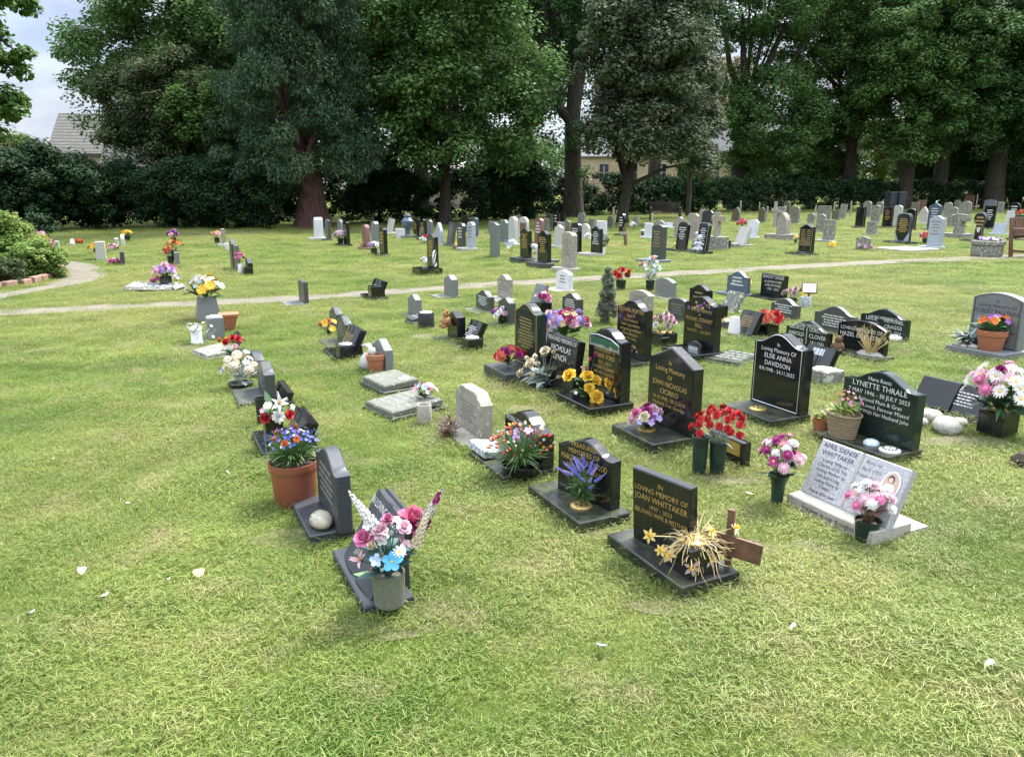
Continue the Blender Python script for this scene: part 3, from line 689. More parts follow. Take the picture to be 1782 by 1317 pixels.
def tree(label, base, trunk, lobes, n, cr, nl, leaf, mat, seed, bark='bark', limbs=(), flat=.7, droop=0, needle=False, aspect=.7, name='tree', group='trees round the churchyard', nlimb=10, cat='tree', inner=.45, shell=.35, crname='crown'):
    """trunk: [(x,y,z,r)...] relative to the base; lobes in the same frame"""
    r = np.random.default_rng(seed); rr = random.Random(seed); root = empty(name, base, 0, label, cat, group)
    if trunk:
        mb = MB(); pts = []; 
        mb.tube([Vector(t[:3]) for t in trunk], [t[3] for t in trunk], 12)
        tk = mb.build('trunk', M[bark], root, True)
        lm = MB()
        for path in limbs: lm.tube([Vector(t[:3]) for t in path], [t[3] for t in path], 7)
        for i in range(nlimb):
            l = rr.choice(lobes); a = rr.uniform(.35, .95); k = min(len(trunk)-2, int(a*(len(trunk)-1))); f = a*(len(trunk)-1)-k
            s = Vector(trunk[k][:3]).lerp(Vector(trunk[k+1][:3]), f); sr = (trunk[k][3]*(1-f)+trunk[k+1][3]*f)*.5
            e = Vector((l[0]+rr.uniform(-.6,.6)*l[3], l[1]+rr.uniform(-.6,.6)*l[4], l[2]+rr.uniform(-.2,.6)*l[5]))
            mj = min(.5, l[3]*.4); mid = s.lerp(e, .5) + Vector((rr.uniform(-mj,mj), rr.uniform(-mj,mj), rr.uniform(.2,1.2)*mj))
            lm.tube([s, mid, e], [sr, sr*.55, min(.02, sr*.3)], 6)
        if lm.f: lm.build('limbs', M[bark], tk, True)
    C = lobe_clumps(lobes, n, r, inner=inner)
    link(crname, leaf_mesh(crname, C, cr*r.uniform(.6, 1.3, len(C)), int(nl*2.2), leaf*.95, LEAF[mat], r, flat, droop, aspect, needle, shell), root)
    return root
def box_hedge(label, pts, h, w, mat, seed, dens=150, leaf=.14, name='hedge', cr=.32, hj=.15):
    r = np.random.default_rng(seed); C = []
    for (a, b) in zip(pts[:-1], pts[1:]):
        a, b = np.array(a[:2]), np.array(b[:2]); L = np.linalg.norm(b-a); dv = (b-a)/L; nv = np.array([-dv[1], dv[0]]); n = int(L*h*11)
        for i in range(n):
            t = r.random()*L; side = r.random(); hh = h*(1 + hj*math.sin(t*1.3 + seed) + hj*r.normal()*.4)
            if side < .55: o, z = (-1 if nv[1] > 0 else 1)*w/2*r.uniform(.6, 1.05), r.uniform(.1, 1)*hh
            elif side < .85: o, z = r.uniform(-1, 1)*w/2, hh
            else: o, z = r.uniform(-1, 1)*w/2, r.uniform(.1, 1)*hh
            q = a + dv*t + nv*o; C.append((q[0], q[1], z))
    me = leaf_mesh('foliage', np.array(C), cr, dens//2, leaf, LEAF[mat], r, .8)
    root = tag(link(name, me), label, 'hedge')
    return root
# ------------------------------------------------------------------ sky and light
def world():
    w = bpy.data.worlds.new('World'); SC.world = w; w.use_nodes = True; nt = w.node_tree; bg = nt.nodes['Background']
    sky = nt.nodes.new('ShaderNodeTexSky'); sky.sky_type = 'NISHITA'; sky.sun_disc = False; sky.sun_elevation = R(SUN_EL); sky.sun_rotation = R(SUN_AZ); sky.air_density = 1.0; sky.dust_density = 1.5
    tc = nt.nodes.new('ShaderNodeTexCoord'); mp = nt.nodes.new('ShaderNodeMapping'); mp.inputs['Scale'].default_value = (1, 1, 2.6); nt.links.new(tc.outputs['Generated'], mp.inputs[0])
    cov = ramp(nt, noise(nt, 2.3, 7, mp.outputs[0], .58), .30, .52, .35, 1)
    shade = noise(nt, 3.6, 6, mp.outputs[0], .6)
    cc = mixc(nt, ramp(nt, shade, .3, .68), (1.45, 1.75, 2.35), (3.3, 3.4, 3.6))
    up = N(nt, 'ShaderNodeSeparateXYZ'); nt.links.new(tc.outputs['Generated'], up.inputs[0])      # overcast: zenith about three times the horizon
    cl = N(nt, 'ShaderNodeVectorMath', operation='SCALE'); nt.links.new(cc, cl.inputs[0]); nt.links.new(ramp(nt, up.outputs[2], .12, .8, 1.0, 4.6), cl.inputs['Scale'])
    nt.links.new(mixc(nt, cov, sky.outputs[0], cl.outputs[0]), bg.inputs[0]); bg.inputs[1].default_value = .1
    L = bpy.data.lights.new('sun', 'SUN'); L.energy = SUN_E; L.angle = R(11); L.color = (1, .96, .88); o = link('sun', L)
    d = Vector((math.sin(R(SUN_AZ))*math.cos(R(SUN_EL)), math.cos(R(SUN_AZ))*math.cos(R(SUN_EL)), math.sin(R(SUN_EL))))
    o.rotation_euler = d.to_track_quat('Z', 'Y').to_euler(); o.location = d*50
def camera():
    c = bpy.data.cameras.new('camera'); c.lens = 36*F/1782; c.sensor_width = 36; c.clip_end = 2000; c.clip_start = .05
    o = link('camera', c, None, (0, 0, EYE), (math.pi/2 - PITCH, 0, 0)); SC.camera = o
SUN_EL, SUN_AZ, SUN_E = 56, 42, 3.2
SC.view_settings.view_transform = 'Standard'; SC.view_settings.look = 'None'; SC.view_settings.exposure = 1.62; SC.view_settings.gamma = 1
cy = SC.cycles; cy.max_bounces = 5; cy.diffuse_bounces = 3; cy.glossy_bounces = 3; cy.transmission_bounces = 3; cy.use_denoising = True; cy.sample_clamp_indirect = 4
# ------------------------------------------------------------------ setting
world(); camera(); ground()
pmat = pathmat()
tag(ribbon(PATH, .5, .95, .008, .05, 4).build('path', pmat), kind='structure')
mb = MB(); mb.face([(p.x, p.y, .006) for p in LEFTPATH]); tag(mb.build('garden_path', pmat), kind='structure')
KERBL = [at(u, v) for u, v in ((-40,509),(0,502),(35,497),(70,490),(98,481),(110,472),(104,463),(90,456),(60,452))]
bed = MB(); bed.face([(p.x, p.y, .05) for p in KERBL] + [tuple(at(-60,455))[:2] + (.05,)])
tag(bed.build('flower_bed_soil', M['soil']), kind='structure')
def dense(pts, st):
    out = []
    for a, b in zip(pts[:-1], pts[1:]):
        n = max(1, int((b-a).length/st)); out += [a + (b-a)*k/n for k in range(n)]
    return out
kb = MB(); dp = dense(KERBL, .24); r_ = random.Random(5)
for a, b in zip(dp[:-1], dp[1:]):
    d = (b-a); nn = Vector((-d.y, d.x, 0)).normalized(); ang = math.atan2(d.y, d.x)
    kb.box(-.11, .11, -.06, .06, 0, .10 + r_.uniform(-.01, .01), 0, Matrix.Translation((a+b)/2) @ Matrix.Rotation(ang + r_.uniform(-.06, .06), 4, 'Z'), c=.012)
tag(kb.build('brick_kerb', stone('pink_brick', (.32,.19,.145), .85, .3, 60, moss=.3, bump=.4)), 'low curved kerb of pinkish bricks round the flower bed', 'kerb')
sm = plain('worn_soil_and_clippings', (.115,.105,.052), .95, 0, .45, 55, .6); r_ = random.Random(21)
for i, (x, y, rx, ry) in enumerate(SOIL):
    mb = MB(); mb.face([(x + rx*q*math.cos(t), y + ry*q*math.sin(t), .004) for t in [j*.2618 for j in range(24)] for q in [r_.uniform(.6, .95)]]); tag(mb.build('bare_ground', sm), kind='structure')
dk = ribbon([at(u, v)[:2] for u, v in ((205,408),(300,406),(420,405),(560,403),(680,400))], 1.6, 1.0, .004, .12, 9)
tag(dk.build('bare_soil_strip', plain('dry_soil_and_litter', (.13,.10,.065), .95, 0, .4, 8)), kind='structure')

def lumps(cx, cy, cz, rx, ry, rz, k, seed, f=.42):
    r = random.Random(seed); out = [(cx, cy, cz, rx*.6, ry*.6, rz*.6)]
    for i in range(k):
        z = 1-2*(i+.5)/k; a = i*2.4 + r.uniform(-.4, .4); q = math.sqrt(1-z*z); s = f*r.uniform(.75, 1.25)
        out.append((cx+q*math.cos(a)*rx*.68, cy+q*math.sin(a)*ry*.68, cz+z*rz*.68, rx*s, ry*s, rz*s*.9))
    return out
# giant conifer with the red trunk
lob = []; r_ = random.Random(11)
for i in range(19):
    z = 2.7 + i*.92; rad = 2.9*(1 - .028*i)
    for k in range(5):
        a = k*1.257 + i*.7 + r_.uniform(-.3, .3); q = rad*r_.uniform(.55, 1.0)
        lob.append((q*math.cos(a)-.3, q*math.sin(a), z + r_.uniform(-.5, .5), .85, .75, 1.0))
lob += [(-.3,-1.8,4.7,1.0,.6,.9), (.4,-1.7,6.0,1.0,.6,.9), (-.5,-1.8,7.2,1.0,.6,.9), (.3,-1.7,8.5,1.0,.6,.9), (-.2,-1.6,9.9,1.0,.6,.9)] + [(-2.6,-1.2,2.4,1.1,.8,.8), (-3.0,-.4,3.6,1.0,.8,1.2), (1.7,-.8,3.0,1.0,.8,1.1), (-1.1,-1.7,3.4,1.1,.7,1.2), (-1.7,-1.4,2.2,.8,.7,.7), (2.4,-.3,2.6,.7,.7,.9)]
tree('giant conifer with flared red brown trunk and drooping blue green boughs', at(545, 396),
     [(0,0,-.1,1.0),(0,0,.35,.74),(0,0,1.2,.57),(-.05,0,3.5,.46),(-.1,0,9,.34),(-.1,0,21,.08)], lob, 820, .50, 125, .19, 'blue', 1, 'redbark', flat=.95, droop=.35, needle=True, aspect=.3, name='conifer', nlimb=26)
tree('broad mid green maple with a straight thin trunk behind the pale headstones', at(775, 391),
     [(0,0,-.1,.42),(0,0,.5,.27),(.05,0,2.5,.22),(-.1,0,5,.17),(0,0,10,.06)], lumps(.2,0,6.4,5.1,3.6,5.0,24,2,.33) + [(-3.6,-1,3.6,1.3,1,1.0),(3.4,-1.2,3.4,1.5,1.1,.9),(1.2,-2.2,2.7,1.4,1,.6)], 400, .75, 85, .20, 'mid', 2, name='maple_tree', nlimb=22)
tree('tall dark tree with ivy clad trunk between the maple and grey leaved tree', (3.4, 43.5, 0),
     [(0,0,-.1,.7),(0,0,1.5,.5),(-.1,0,5,.42),(.1,0,9,.33),(-.2,0,14,.2),(0,0,19,.06)], lumps(-.5,0,11.5,3.6,3.2,5.4,12,3) + [(-1.6,-.8,5.2,1.3,1,1.1),(.2,-.5,3.5,.8,.7,2.2),(-2.2,-.5,8,1.4,1,1.2)], 270, .72, 70, .20, 'dark', 3,
     limbs=[[(-.1,0,5.0,.3),(-1.0,-.3,6.0,.24),(-1.9,-.4,8.0,.16),(-1.6,-.2,11,.06)]], name='ivy_clad_tree', nlimb=16, inner=.5)
tree('grey olive leaved tree with a leaning bare trunk in front of the stone church', at(1083, 389),
     [(0,0,-.1,.36),(.0,0,.4,.27),(.18,0,1.8,.22),(.5,0,3.1,.2),(.5,0,5,.16),(.3,0,10,.05)], lumps(.9,0,7.2,3.3,2.9,4.6,20,4,.33) + [(-1.2,-.8,3.9,1.1,.9,.7),(2.6,-.6,3.5,1.1,.9,1.1),(.8,-1.6,3.7,1.2,.9,.7),(3.2,-.2,2.3,.7,.7,1.0)], 380, .62, 90, .19, 'grey', 4, name='grey_leaved_tree',
     limbs=[[(.45,0,2.8,.17),(1.3,-.2,3.7,.12),(2.4,-.3,5.2,.06)], [(.3,0,2.4,.15),(-.4,-.2,3.6,.11),(-1.4,-.2,5.0,.05)]], nlimb=14)
tree('slim young tree with a thin straight trunk right of the grey leaved tree', (10.2, 45.0, 0), [(0,0,0,.16),(0,0,2,.13),(.1,0,6,.06)], lumps(.2,0,5.4,1.6,1.4,2.6,7,6), 120, .5, 70, .16, 'grey', 6, name='young_tree', nlimb=8)
tree('spreading oak with a short thick trunk and fork high above the hedge', (17.4, 60.5, 0),
     [(0,0,0,.75),(0,0,2,.52),(0,0,4,.48),(.1,0,7.5,.42),(.0,0,9,.34),(-.5,0,14,.1)], lumps(1.2,-1.0,6.2,4.8,3.2,4.2,15,5) + lumps(.8,.5,15,6.8,4.5,4.6,14,55), 540, .85, 75, .23, 'mid', 5,
     limbs=[[(.1,0,8.4,.3),(1.6,0,10.5,.25),(2.8,0,13.5,.15)], [(.0,0,8.0,.3),(-1.2,0,10.5,.22),(-2.0,0,14,.1)]], name='oak_tree', nlimb=16)
tree('tall lime tree standing behind the hedge right of the oak', (27.2, 63.5, 0), [(0,0,0,.5),(0,0,4,.42),(.2,0,10,.3),(0,0,18,.08)], lumps(-.8,-.5,11.4,6.2,3.8,7.4,19,7), 430, .85, 75, .24, 'mid', 7, name='lime_tree', nlimb=14)
tree('big tree whose thick brown trunk rises behind the slate blue bins', (30.4, 60.5, 0), [(0,0,0,.7),(0,0,2,.52),(.1,0,5,.46),(.2,0,9,.36),(0,0,17,.1)], lumps(.5,-.8,9.8,5.8,3.8,6.8,18,8), 430, .9, 75, .25, 'mid', 8, name='chestnut_tree', nlimb=16)
tree('dark tree with a thick trunk right of the one behind the bins', (33.8, 62.0, 0), [(0,0,0,.66),(0,0,3,.52),(-.1,0,9,.4),(0,0,18,.1)], lumps(0,0,11.8,5.2,4.0,7.0,14,9) + [(-.5,-1,6.0,2.4,1.5,2.6)], 440, .95, 65, .24, 'dark', 9, name='chestnut_tree', nlimb=14)
tree('tall dark tree with thick trunk behind the black stones at far right', (37.6, 61.0, 0), [(0,0,0,.85),(0,0,2,.66),(0,0,7,.55),(0,0,12,.4),(0,0,18,.1)], lumps(.6,-.5,9.8,5.6,4.0,7.2,17,10), 430, .9, 75, .25, 'dark', 10, name='chestnut_tree', nlimb=14)
tree('darkest evergreen mass at the right hand end of the hedge', (43.5, 61.0, 0), [(0,0,0,.7),(0,0,8,.5),(0,0,17,.1)], lumps(0,0,7.5,5.2,4.0,7.2,16,12), 360, .95, 65, .25, 'dark', 12, name='evergreen_tree', nlimb=8)
# left mass
tree('tall dense broadleaf tree at the left whose crown thins against the sky', (-15.6, 38.5, 0), [(0,0,0,.45),(0,0,2,.36),(.2,0,6,.28),(0,0,13,.06)], lumps(.2,0,7.0,5.9,4.2,6.0,28,13,.32) + [(-4.8,-.5,6.6,1.2,1,2.2),(3.5,0,9.5,2,2,2),(3,-1,3,2.4,1.5,2.2)], 600, .75, 75, .19, 'mid', 13, name='broadleaf_tree', nlimb=24)
tree('brown olive thorn tree drooping in front of the slate roofed house', (-14.9, 34.0, 0), [(0,0,0,.22),(.1,0,1.6,.17),(-.2,0,3.2,.12),(.2,0,6,.04)], lumps(.3,0,4.6,3.1,2.0,2.7,18,14,.34), 330, .55, 80, .14, 'olive', 14, name='thorn_tree', nlimb=18)
tree('small bright green tree between the thorn tree and the conifer', (-12.45, 32.8, 0), [(0,0,0,.1),(.05,0,2,.07),(0,0,5.5,.03)], lumps(0,0,4.5,1.45,1.1,1.8,9,15,.5), 150, .38, 75, .17, 'bright', 15, name='young_tree', nlimb=12)
tree('dark broadleaf tree filling the gap behind the conifer', (-5.5, 47.5, 0), [(0,0,0,.5),(0,0,6,.36),(0,0,15,.08)], lumps(0,0,9.5,5.6,3.6,7.0,15,16), 330, .95, 60, .25, 'dark', 16, name='broadleaf_tree', nlimb=10)
tree('dark broadleaf tree behind the left hand dense tree', (-14.5, 49, 0), [(0,0,0,.5),(0,0,6,.36),(0,0,13,.08)], lumps(0,0,7.5,6.0,3.6,5.6,14,17), 260, .95, 60, .25, 'dark', 17, name='broadleaf_tree', nlimb=10)
tree('tall tree behind the maple with feathery top', (1.0, 52, 0), [(0,0,0,.5),(0,0,8,.36),(0,0,19,.08)], lumps(0,0,11.5,5.0,3.6,6.5,14,18), 280, .95, 60, .25, 'dark', 18, name='ash_tree', nlimb=12)
tree('tall tree between the grey leaved tree and the oak far behind the hedge', (10.5, 58, 0), [(0,0,0,.5),(0,0,8,.4),(0,0,19,.08)], lumps(.5,0,12.5,4.6,3.6,5.6,12,19), 260, .95, 60, .25, 'dark', 19, name='ash_tree', nlimb=12)
tree('sunlit yellow green tree glimpsed beyond the hedge between two trunks', (39.5, 84, 0), [(0,0,0,.4),(0,0,4,.3),(0,0,8,.1)], lumps(0,0,5.2,4.8,3,3.6,10,20), 190, 1.0, 60, .28, 'lime', 20, name='far_tree', nlimb=6)
tree('pale green far tree seen low between the oak and the lime', (34.0, 90, 0), [(0,0,0,.4),(0,0,4,.3),(0,0,8,.1)], lumps(0,0,4.6,4.6,3,3.4,10,21), 160, 1.0, 60, .28, 'bright', 21, name='far_tree', nlimb=6)
tree('tall dark tree towering behind the lime and the tree at the bins', (33, 76, 0), [(0,0,0,.6),(0,0,8,.4),(0,0,21,.08)], lumps(0,0,16,6.5,4.2,6.5,14,22), 150, 1.05, 60, .28, 'dark', 22, name='far_tree', nlimb=10)
tree('tall open crowned tree far behind the right hand hedge end', (45, 76, 0), [(0,0,0,.6),(0,0,8,.4),(0,0,20,.08)], lumps(0,0,14,5.5,4.2,6.5,14,23), 150, 1.05, 60, .28, 'dark', 23, name='far_tree', nlimb=10)
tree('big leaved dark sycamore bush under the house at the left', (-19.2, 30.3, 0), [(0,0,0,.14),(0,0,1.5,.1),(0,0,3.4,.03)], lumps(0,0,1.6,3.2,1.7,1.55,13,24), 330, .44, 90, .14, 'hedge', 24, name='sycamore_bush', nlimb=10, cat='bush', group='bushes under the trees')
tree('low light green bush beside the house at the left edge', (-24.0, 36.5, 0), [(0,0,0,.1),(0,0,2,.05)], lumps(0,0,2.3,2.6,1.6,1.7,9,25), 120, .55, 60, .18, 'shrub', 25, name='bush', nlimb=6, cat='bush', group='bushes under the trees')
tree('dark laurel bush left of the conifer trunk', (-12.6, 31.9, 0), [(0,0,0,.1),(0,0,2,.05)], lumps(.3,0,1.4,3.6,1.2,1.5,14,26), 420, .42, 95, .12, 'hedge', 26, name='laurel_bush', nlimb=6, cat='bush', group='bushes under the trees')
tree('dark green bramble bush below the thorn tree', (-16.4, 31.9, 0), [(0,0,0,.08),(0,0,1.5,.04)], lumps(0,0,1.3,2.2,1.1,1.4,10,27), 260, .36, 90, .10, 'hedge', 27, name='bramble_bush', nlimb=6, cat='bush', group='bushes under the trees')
# branch hanging in at the left edge
tree('overhanging tree at the left edge with bright lobed leaves', (-13.15, 19.0, 0), [(0,0,0,.3),(.1,0,3,.22),(.2,0,7,.08)], [(.7,0,4.3,1.15,1.2,1.2),(1.2,-.1,5.5,.85,.9,.6),(1.45,0,4.5,.8,.8,.3),(1.0,0,3.3,.7,.8,.6),(-.6,0,5.2,1.5,1.3,1.6)], 110, .38, 60, .17, 'bright', 28, name='overhanging_tree', nlimb=12)
tree('wispy sapling with thin twigs against the sky at the left', (-22.8, 34, 0), [(0,0,0,.06),(.1,0,3,.04),(.2,0,6,.01)], lumps(.1,0,4.8,1.1,.9,1.6,6,29), 40, .4, 14, .12, 'olive', 29, name='sapling', nlimb=22)
tree('dark holly bush between the conifer and the maple trunk', (-6.4, 37.5, 0), [(0,0,0,.1),(0,0,2,.05)], lumps(0,0,1.7,2.2,1.3,1.9,10,41), 240, .5, 85, .13, 'hedge', 41, name='holly_bush', nlimb=6, cat='bush', group='bushes under the trees')
tree('dark elder bush right of the maple trunk', (-.3, 41.5, 0), [(0,0,0,.1),(0,0,2,.05)], lumps(0,0,2.0,2.6,1.3,2.2,10,42), 250, .5, 85, .14, 'hedge', 42, name='elder_bush', nlimb=6, cat='bush', group='bushes under the trees')
tree('rough green bush at the foot of the slim young tree', (12.3, 54, 0), [(0,0,0,.1),(0,0,2,.05)], lumps(0,0,1.8,1.6,1.2,1.9,8,43), 120, .5, 65, .18, 'mid', 43, name='elder_bush', nlimb=6, cat='bush', group='bushes under the trees')
tree('tall bush behind the hedge between the lime and the chestnut', (25.2, 65, 0), [(0,0,0,.1),(0,0,2,.05)], lumps(0,0,4.0,3.4,1.6,4.2,12,44), 300, .7, 65, .22, 'mid', 44, name='elder_bush', nlimb=6, cat='bush', group='bushes under the trees')
tree('dim green bush behind the hedge under the far right trees', (35.6, 66, 0), [(0,0,0,.1),(0,0,2,.05)], lumps(0,0,4.2,4.2,1.6,4.2,13,45), 380, .7, 65, .22, 'mid', 45, name='elder_bush', nlimb=6, cat='bush', group='bushes under the trees')
tree('tall thicket behind the hedge at the right hand edge of the view', (41.5, 67, 0), [(0,0,0,.1),(0,0,2,.05)], lumps(0,0,4.6,4.4,1.8,4.8,13,46), 380, .75, 65, .22, 'dark', 46, name='elder_bush', nlimb=6, cat='bush', group='bushes under the trees')
tree('green thicket behind the hedge under the oak and lime', (20.6, 66, 0), [(0,0,0,.1),(0,0,2,.05)], lumps(0,0,3.0,2.8,1.6,3.2,10,47), 200, .7, 65, .22, 'mid', 47, name='elder_bush', nlimb=6, cat='bush', group='bushes under the trees')
r5 = np.random.default_rng(77); C5 = []
for i in range(1500):
    x = r5.uniform(-62, 100); hgt = 6.5 + 2.2*math.sin(x*.21) + 1.5*math.sin(x*.53+1); C5.append((x, 112 + .12*x + r5.uniform(-4, 4), hgt*r5.random()**.6))
tag(link('far_woodland', leaf_mesh('far_woodland', np.array(C5), 1.5, 40, .55, LEAF['mid'], r5)), 'far green woodland filling the gaps behind the churchyard trees', 'woodland', kind='stuff')
HP = [(-13.5, 34.9), (-7.0, 36.4), (-3.2, 38.8), (2.2, 44.6), (6.5, 48.6)]
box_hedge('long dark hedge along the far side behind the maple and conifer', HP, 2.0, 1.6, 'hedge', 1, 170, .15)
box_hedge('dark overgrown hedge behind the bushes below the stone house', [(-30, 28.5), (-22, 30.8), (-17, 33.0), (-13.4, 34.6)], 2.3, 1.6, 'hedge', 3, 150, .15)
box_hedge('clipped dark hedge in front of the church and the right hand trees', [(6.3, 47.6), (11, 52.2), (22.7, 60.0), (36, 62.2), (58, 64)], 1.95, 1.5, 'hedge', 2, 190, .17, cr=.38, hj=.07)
# ------------------------------------------------------------------ buildings
def wallstone(name, col, sc=1.6, bright=1.0):
    m, nt, b = nodes(name); tc = N(nt, 'ShaderNodeTexCoord'); mp = N(nt, 'ShaderNodeMapping'); mp.inputs['Rotation'].default_value = (R(90), 0, 0); nt.links.new(tc.outputs['Object'], mp.inputs[0])
    br = N(nt, 'ShaderNodeTexBrick'); nt.links.new(mp.outputs[0], br.inputs['Vector']); br.inputs['Scale'].default_value = sc
    for k, v in (('Color1', col), ('Color2', tuple(x*.78 for x in col)), ('Mortar', tuple(x*.6 for x in col))): br.inputs[k].default_value = (*v, 1)
    br.inputs['Mortar Size'].default_value = .012; br.inputs['Bias'].default_value = -.1
    c = mixc(nt, ramp(nt, noise(nt, .8, 5, tc.outputs['Object'], .65), .4, .7, 0, .5), br.outputs[0], tuple(x*.55 for x in col))
    nt.links.new(c, b.inputs['Base Color']); b.inputs['Roughness'].default_value = .9; return m
def roofmat(name, col, sc=3.0):
    m, nt, b = nodes(name); tc = N(nt, 'ShaderNodeTexCoord')
    wv = N(nt, 'ShaderNodeTexWave', wave_type='BANDS', bands_direction='Z', i_Scale=sc, i_Distortion=1.2, i_Detail=2); nt.links.new(tc.outputs['Object'], wv.inputs[0])
    c = mixc(nt, ramp(nt, wv.outputs['Fac'], .15, .5), tuple(x*.35 for x in col), col)
    c = mixc(nt, ramp(nt, noise(nt, 5, 5, tc.outputs['Object'], .7), .4, .65, 0, .7), c, tuple(x*.5 for x in col))
    nt.links.new(c, b.inputs['Base Color']); b.inputs['Roughness'].default_value = .85; return m
church = wallstone('cream_limestone', (.47,.37,.245)); slate = roofmat('church_slate', (.17,.17,.175), 2); hstone = wallstone('house_stone', (.36,.31,.24)); hroof = roofmat('stone_slates', (.125,.12,.105), 1.55)
def gable(root, x0, x1, y0, y1, ze, zr, wm, rm, over=.25):
    mb = MB(); mb.box(x0, x1, y0, y1, 0, ze); ym = (y0+y1)/2
    mb.face([(x0,y0,ze),(x0,y1,ze),(x0,ym,zr)]); mb.face([(x1,y1,ze),(x1,y0,ze),(x1,ym,zr)])
    w = mb.build('wall', wm, root); rb = MB(); s = (zr-ze)/(ym-y0); d = .14
    for sg in (-1, 1):
        ye = ym + sg*((ym-y0)+over); z = ze - s*over
        vs = [(x0-over,ye,z),(x1+over,ye,z),(x1+over,ym,zr+.02),(x0-over,ym,zr+.02)]; vs2 = [(a,b,c+d) for a,b,c in vs]
        rb.add(vs+vs2, [(0,1,2,3),(4,5,6,7),(0,1,5,4),(1,2,6,5),(2,3,7,6),(3,0,4,7)])
    rb.build('roof', rm, root); return w
def window(root, x, z, w, h, y, arch=True, pane='glass', fr='concrete'):
    pts = [(-w/2,0),(w/2,0),(w/2,h*.65)] + ([(w*.3,h*.87),(0,h),(-w*.3,h*.87)] if arch else [(w/2,h),(-w/2,h)]) + [(-w/2,h*.65)]
    f = MB(); f.prism([(a*1.25, b*1.12-h*.05) for a, b in pts], -.05, .05); fo = f.build('window', M[fr], root, loc=(x, y, z))
    g = MB(); g.prism(pts, -.07, -.052, c=.001); g.build('pane', M[pane], fo)
    b = MB(); b.box(-.05, .05, -.1, -.068, 0, h*.9); b.box(-w/2, w/2, -.1, -.068, h*.5, h*.5+.06); b.build('mullion', M[fr], fo)
CH = empty('church', (0, 0, 0), 0, 'cream stone church with slate roof behind the hedge and trees', 'church')
gable(CH, 8.0, 19.5, 85, 93, 6.6, 9.8, church, slate); gable(CH, 19.7, 30, 85.6, 92.5, 5.6, 9.5, church, slate)
am = MB(); am.box(7.2, 19.2, 82.2, 84.9, 0, 4.7); am.build('aisle_wall', church, CH)
ar = MB(); ar.add([(7,82,4.7),(19.4,82,4.7),(19.4,85,6.4),(7,85,6.4),(7,82,4.85),(19.4,82,4.85),(19.4,85,6.55),(7,85,6.55)], [(0,1,2,3),(4,5,6,7),(0,1,5,4),(1,2,6,5),(2,3,7,6),(3,0,4,7)]); ar.build('aisle_roof', slate, CH)
for x in (9.6, 12.6, 15.6, 18.2): window(CH, x, 2.3, .95, 1.75, 82.2, False)
for x in (22, 25.5): window(CH, x, 2.2, 1.0, 2.4, 85.6)
for x in (8.0, 11.1, 14.1, 17.0):
    b = MB(); b.box(x-.3, x+.3, 81.6, 82.2, 0, 2.4); b.add([(x-.3,81.6,2.4),(x+.3,81.6,2.4),(x+.3,82.2,3.0),(x-.3,82.2,3.0)], [(0,1,2,3)]); b.build('buttress', church, CH)
tw = MB(); tw.box(21, 28.6, 95, 102, 0, 15.6)
tw.box(20.85, 28.75, 94.85, 102.1, 11.6, 11.9)
for k in range(5): tw.box(21+k*1.65, 21+k*1.65+1.0, 94.95, 95.4, 15.6, 16.5); tw.box(28.2, 28.65, 95.5+k*1.4, 96.3+k*1.4, 15.6, 16.5); tw.box(20.95, 21.4, 95.5+k*1.4, 96.3+k*1.4, 15.6, 16.5)
tw.build('tower', church, CH); window(CH, 24.8, 12.3, 1.3, 2.5, 95.0)
HS = empty('stone_house', (-25.8, 50, 0), R(12), 'old stone house with mossy stone slate roof behind the thorn tree', 'house')
gable(HS, -3.0, 5.2, 0, 6.0, 3.8, 6.2, hstone, hroof); b = MB(); b.box(3.9, 4.7, 2.6, 3.4, 7.0, 8.3); 
gable(HS, 1.0, 4.6, -4.2, -.1, 2.4, 4.6, hstone, hroof); window(HS, -1.4, 2.6, .9, 1.2, 0, False); window(HS, 2.8, .9, .9, 1.1, -4.2, False)
RH = empty('brick_house', (36.5, 108, 0), R(-8), 'distant house with an orange red tile roof glimpsed between the trees', 'house')
gable(RH, -4, 4, 0, 6, 5.0, 7.8, wallstone('pale_render', (.55,.47,.40)), roofmat('orange_tiles', (.42,.14,.07))); window(RH, -1.5, 2.8, 1.0, 1.2, 0, False); window(RH, 1.5, 2.8, 1.0, 1.2, 0, False)
BN = empty('barn', (-10.6, 62, 0), R(14), 'low barn with a pale roof seen under the conifer and maple boughs', 'barn')
gable(BN, -2, 8.5, 0, 7, 2.2, 3.6, hstone, roofmat('pale_barn_roof', (.36,.33,.30))); window(BN, 2, .8, .9, .9, 0, False)
# ------------------------------------------------------------------ flower bed planting
tree('tall green and white leaved shrub in the brick edged bed', at(18, 478), [(0,0,0,.05),(0,0,.6,.03),(0,0,1.1,.01)], lumps(-.15,0,.62,.62,.6,.62,9,31), 120, .17, 55, .075, 'shrub', 31, name='shrub', nlimb=8, cat='shrub', group='shrubs in the brick edged bed')
tree('low yellow green shrub spilling over the brick kerb', at(66, 484), [(0,0,0,.04),(0,0,.3,.02),(0,0,.5,.01)], lumps(.02,0,.32,.56,.4,.36,9,32), 110, .14, 55, .06, 'shrub', 32, name='shrub', nlimb=8, cat='shrub', group='shrubs in the brick edged bed')
tree('small golden leaved shrub among the green ones by the kerb', at(72, 470), [(0,0,0,.03),(0,0,.4,.01)], lumps(0,0,.42,.26,.22,.3,6,33), 40, .1, 50, .05, 'yellow', 33, name='shrub', nlimb=5, cat='shrub', group='shrubs in the brick edged bed')
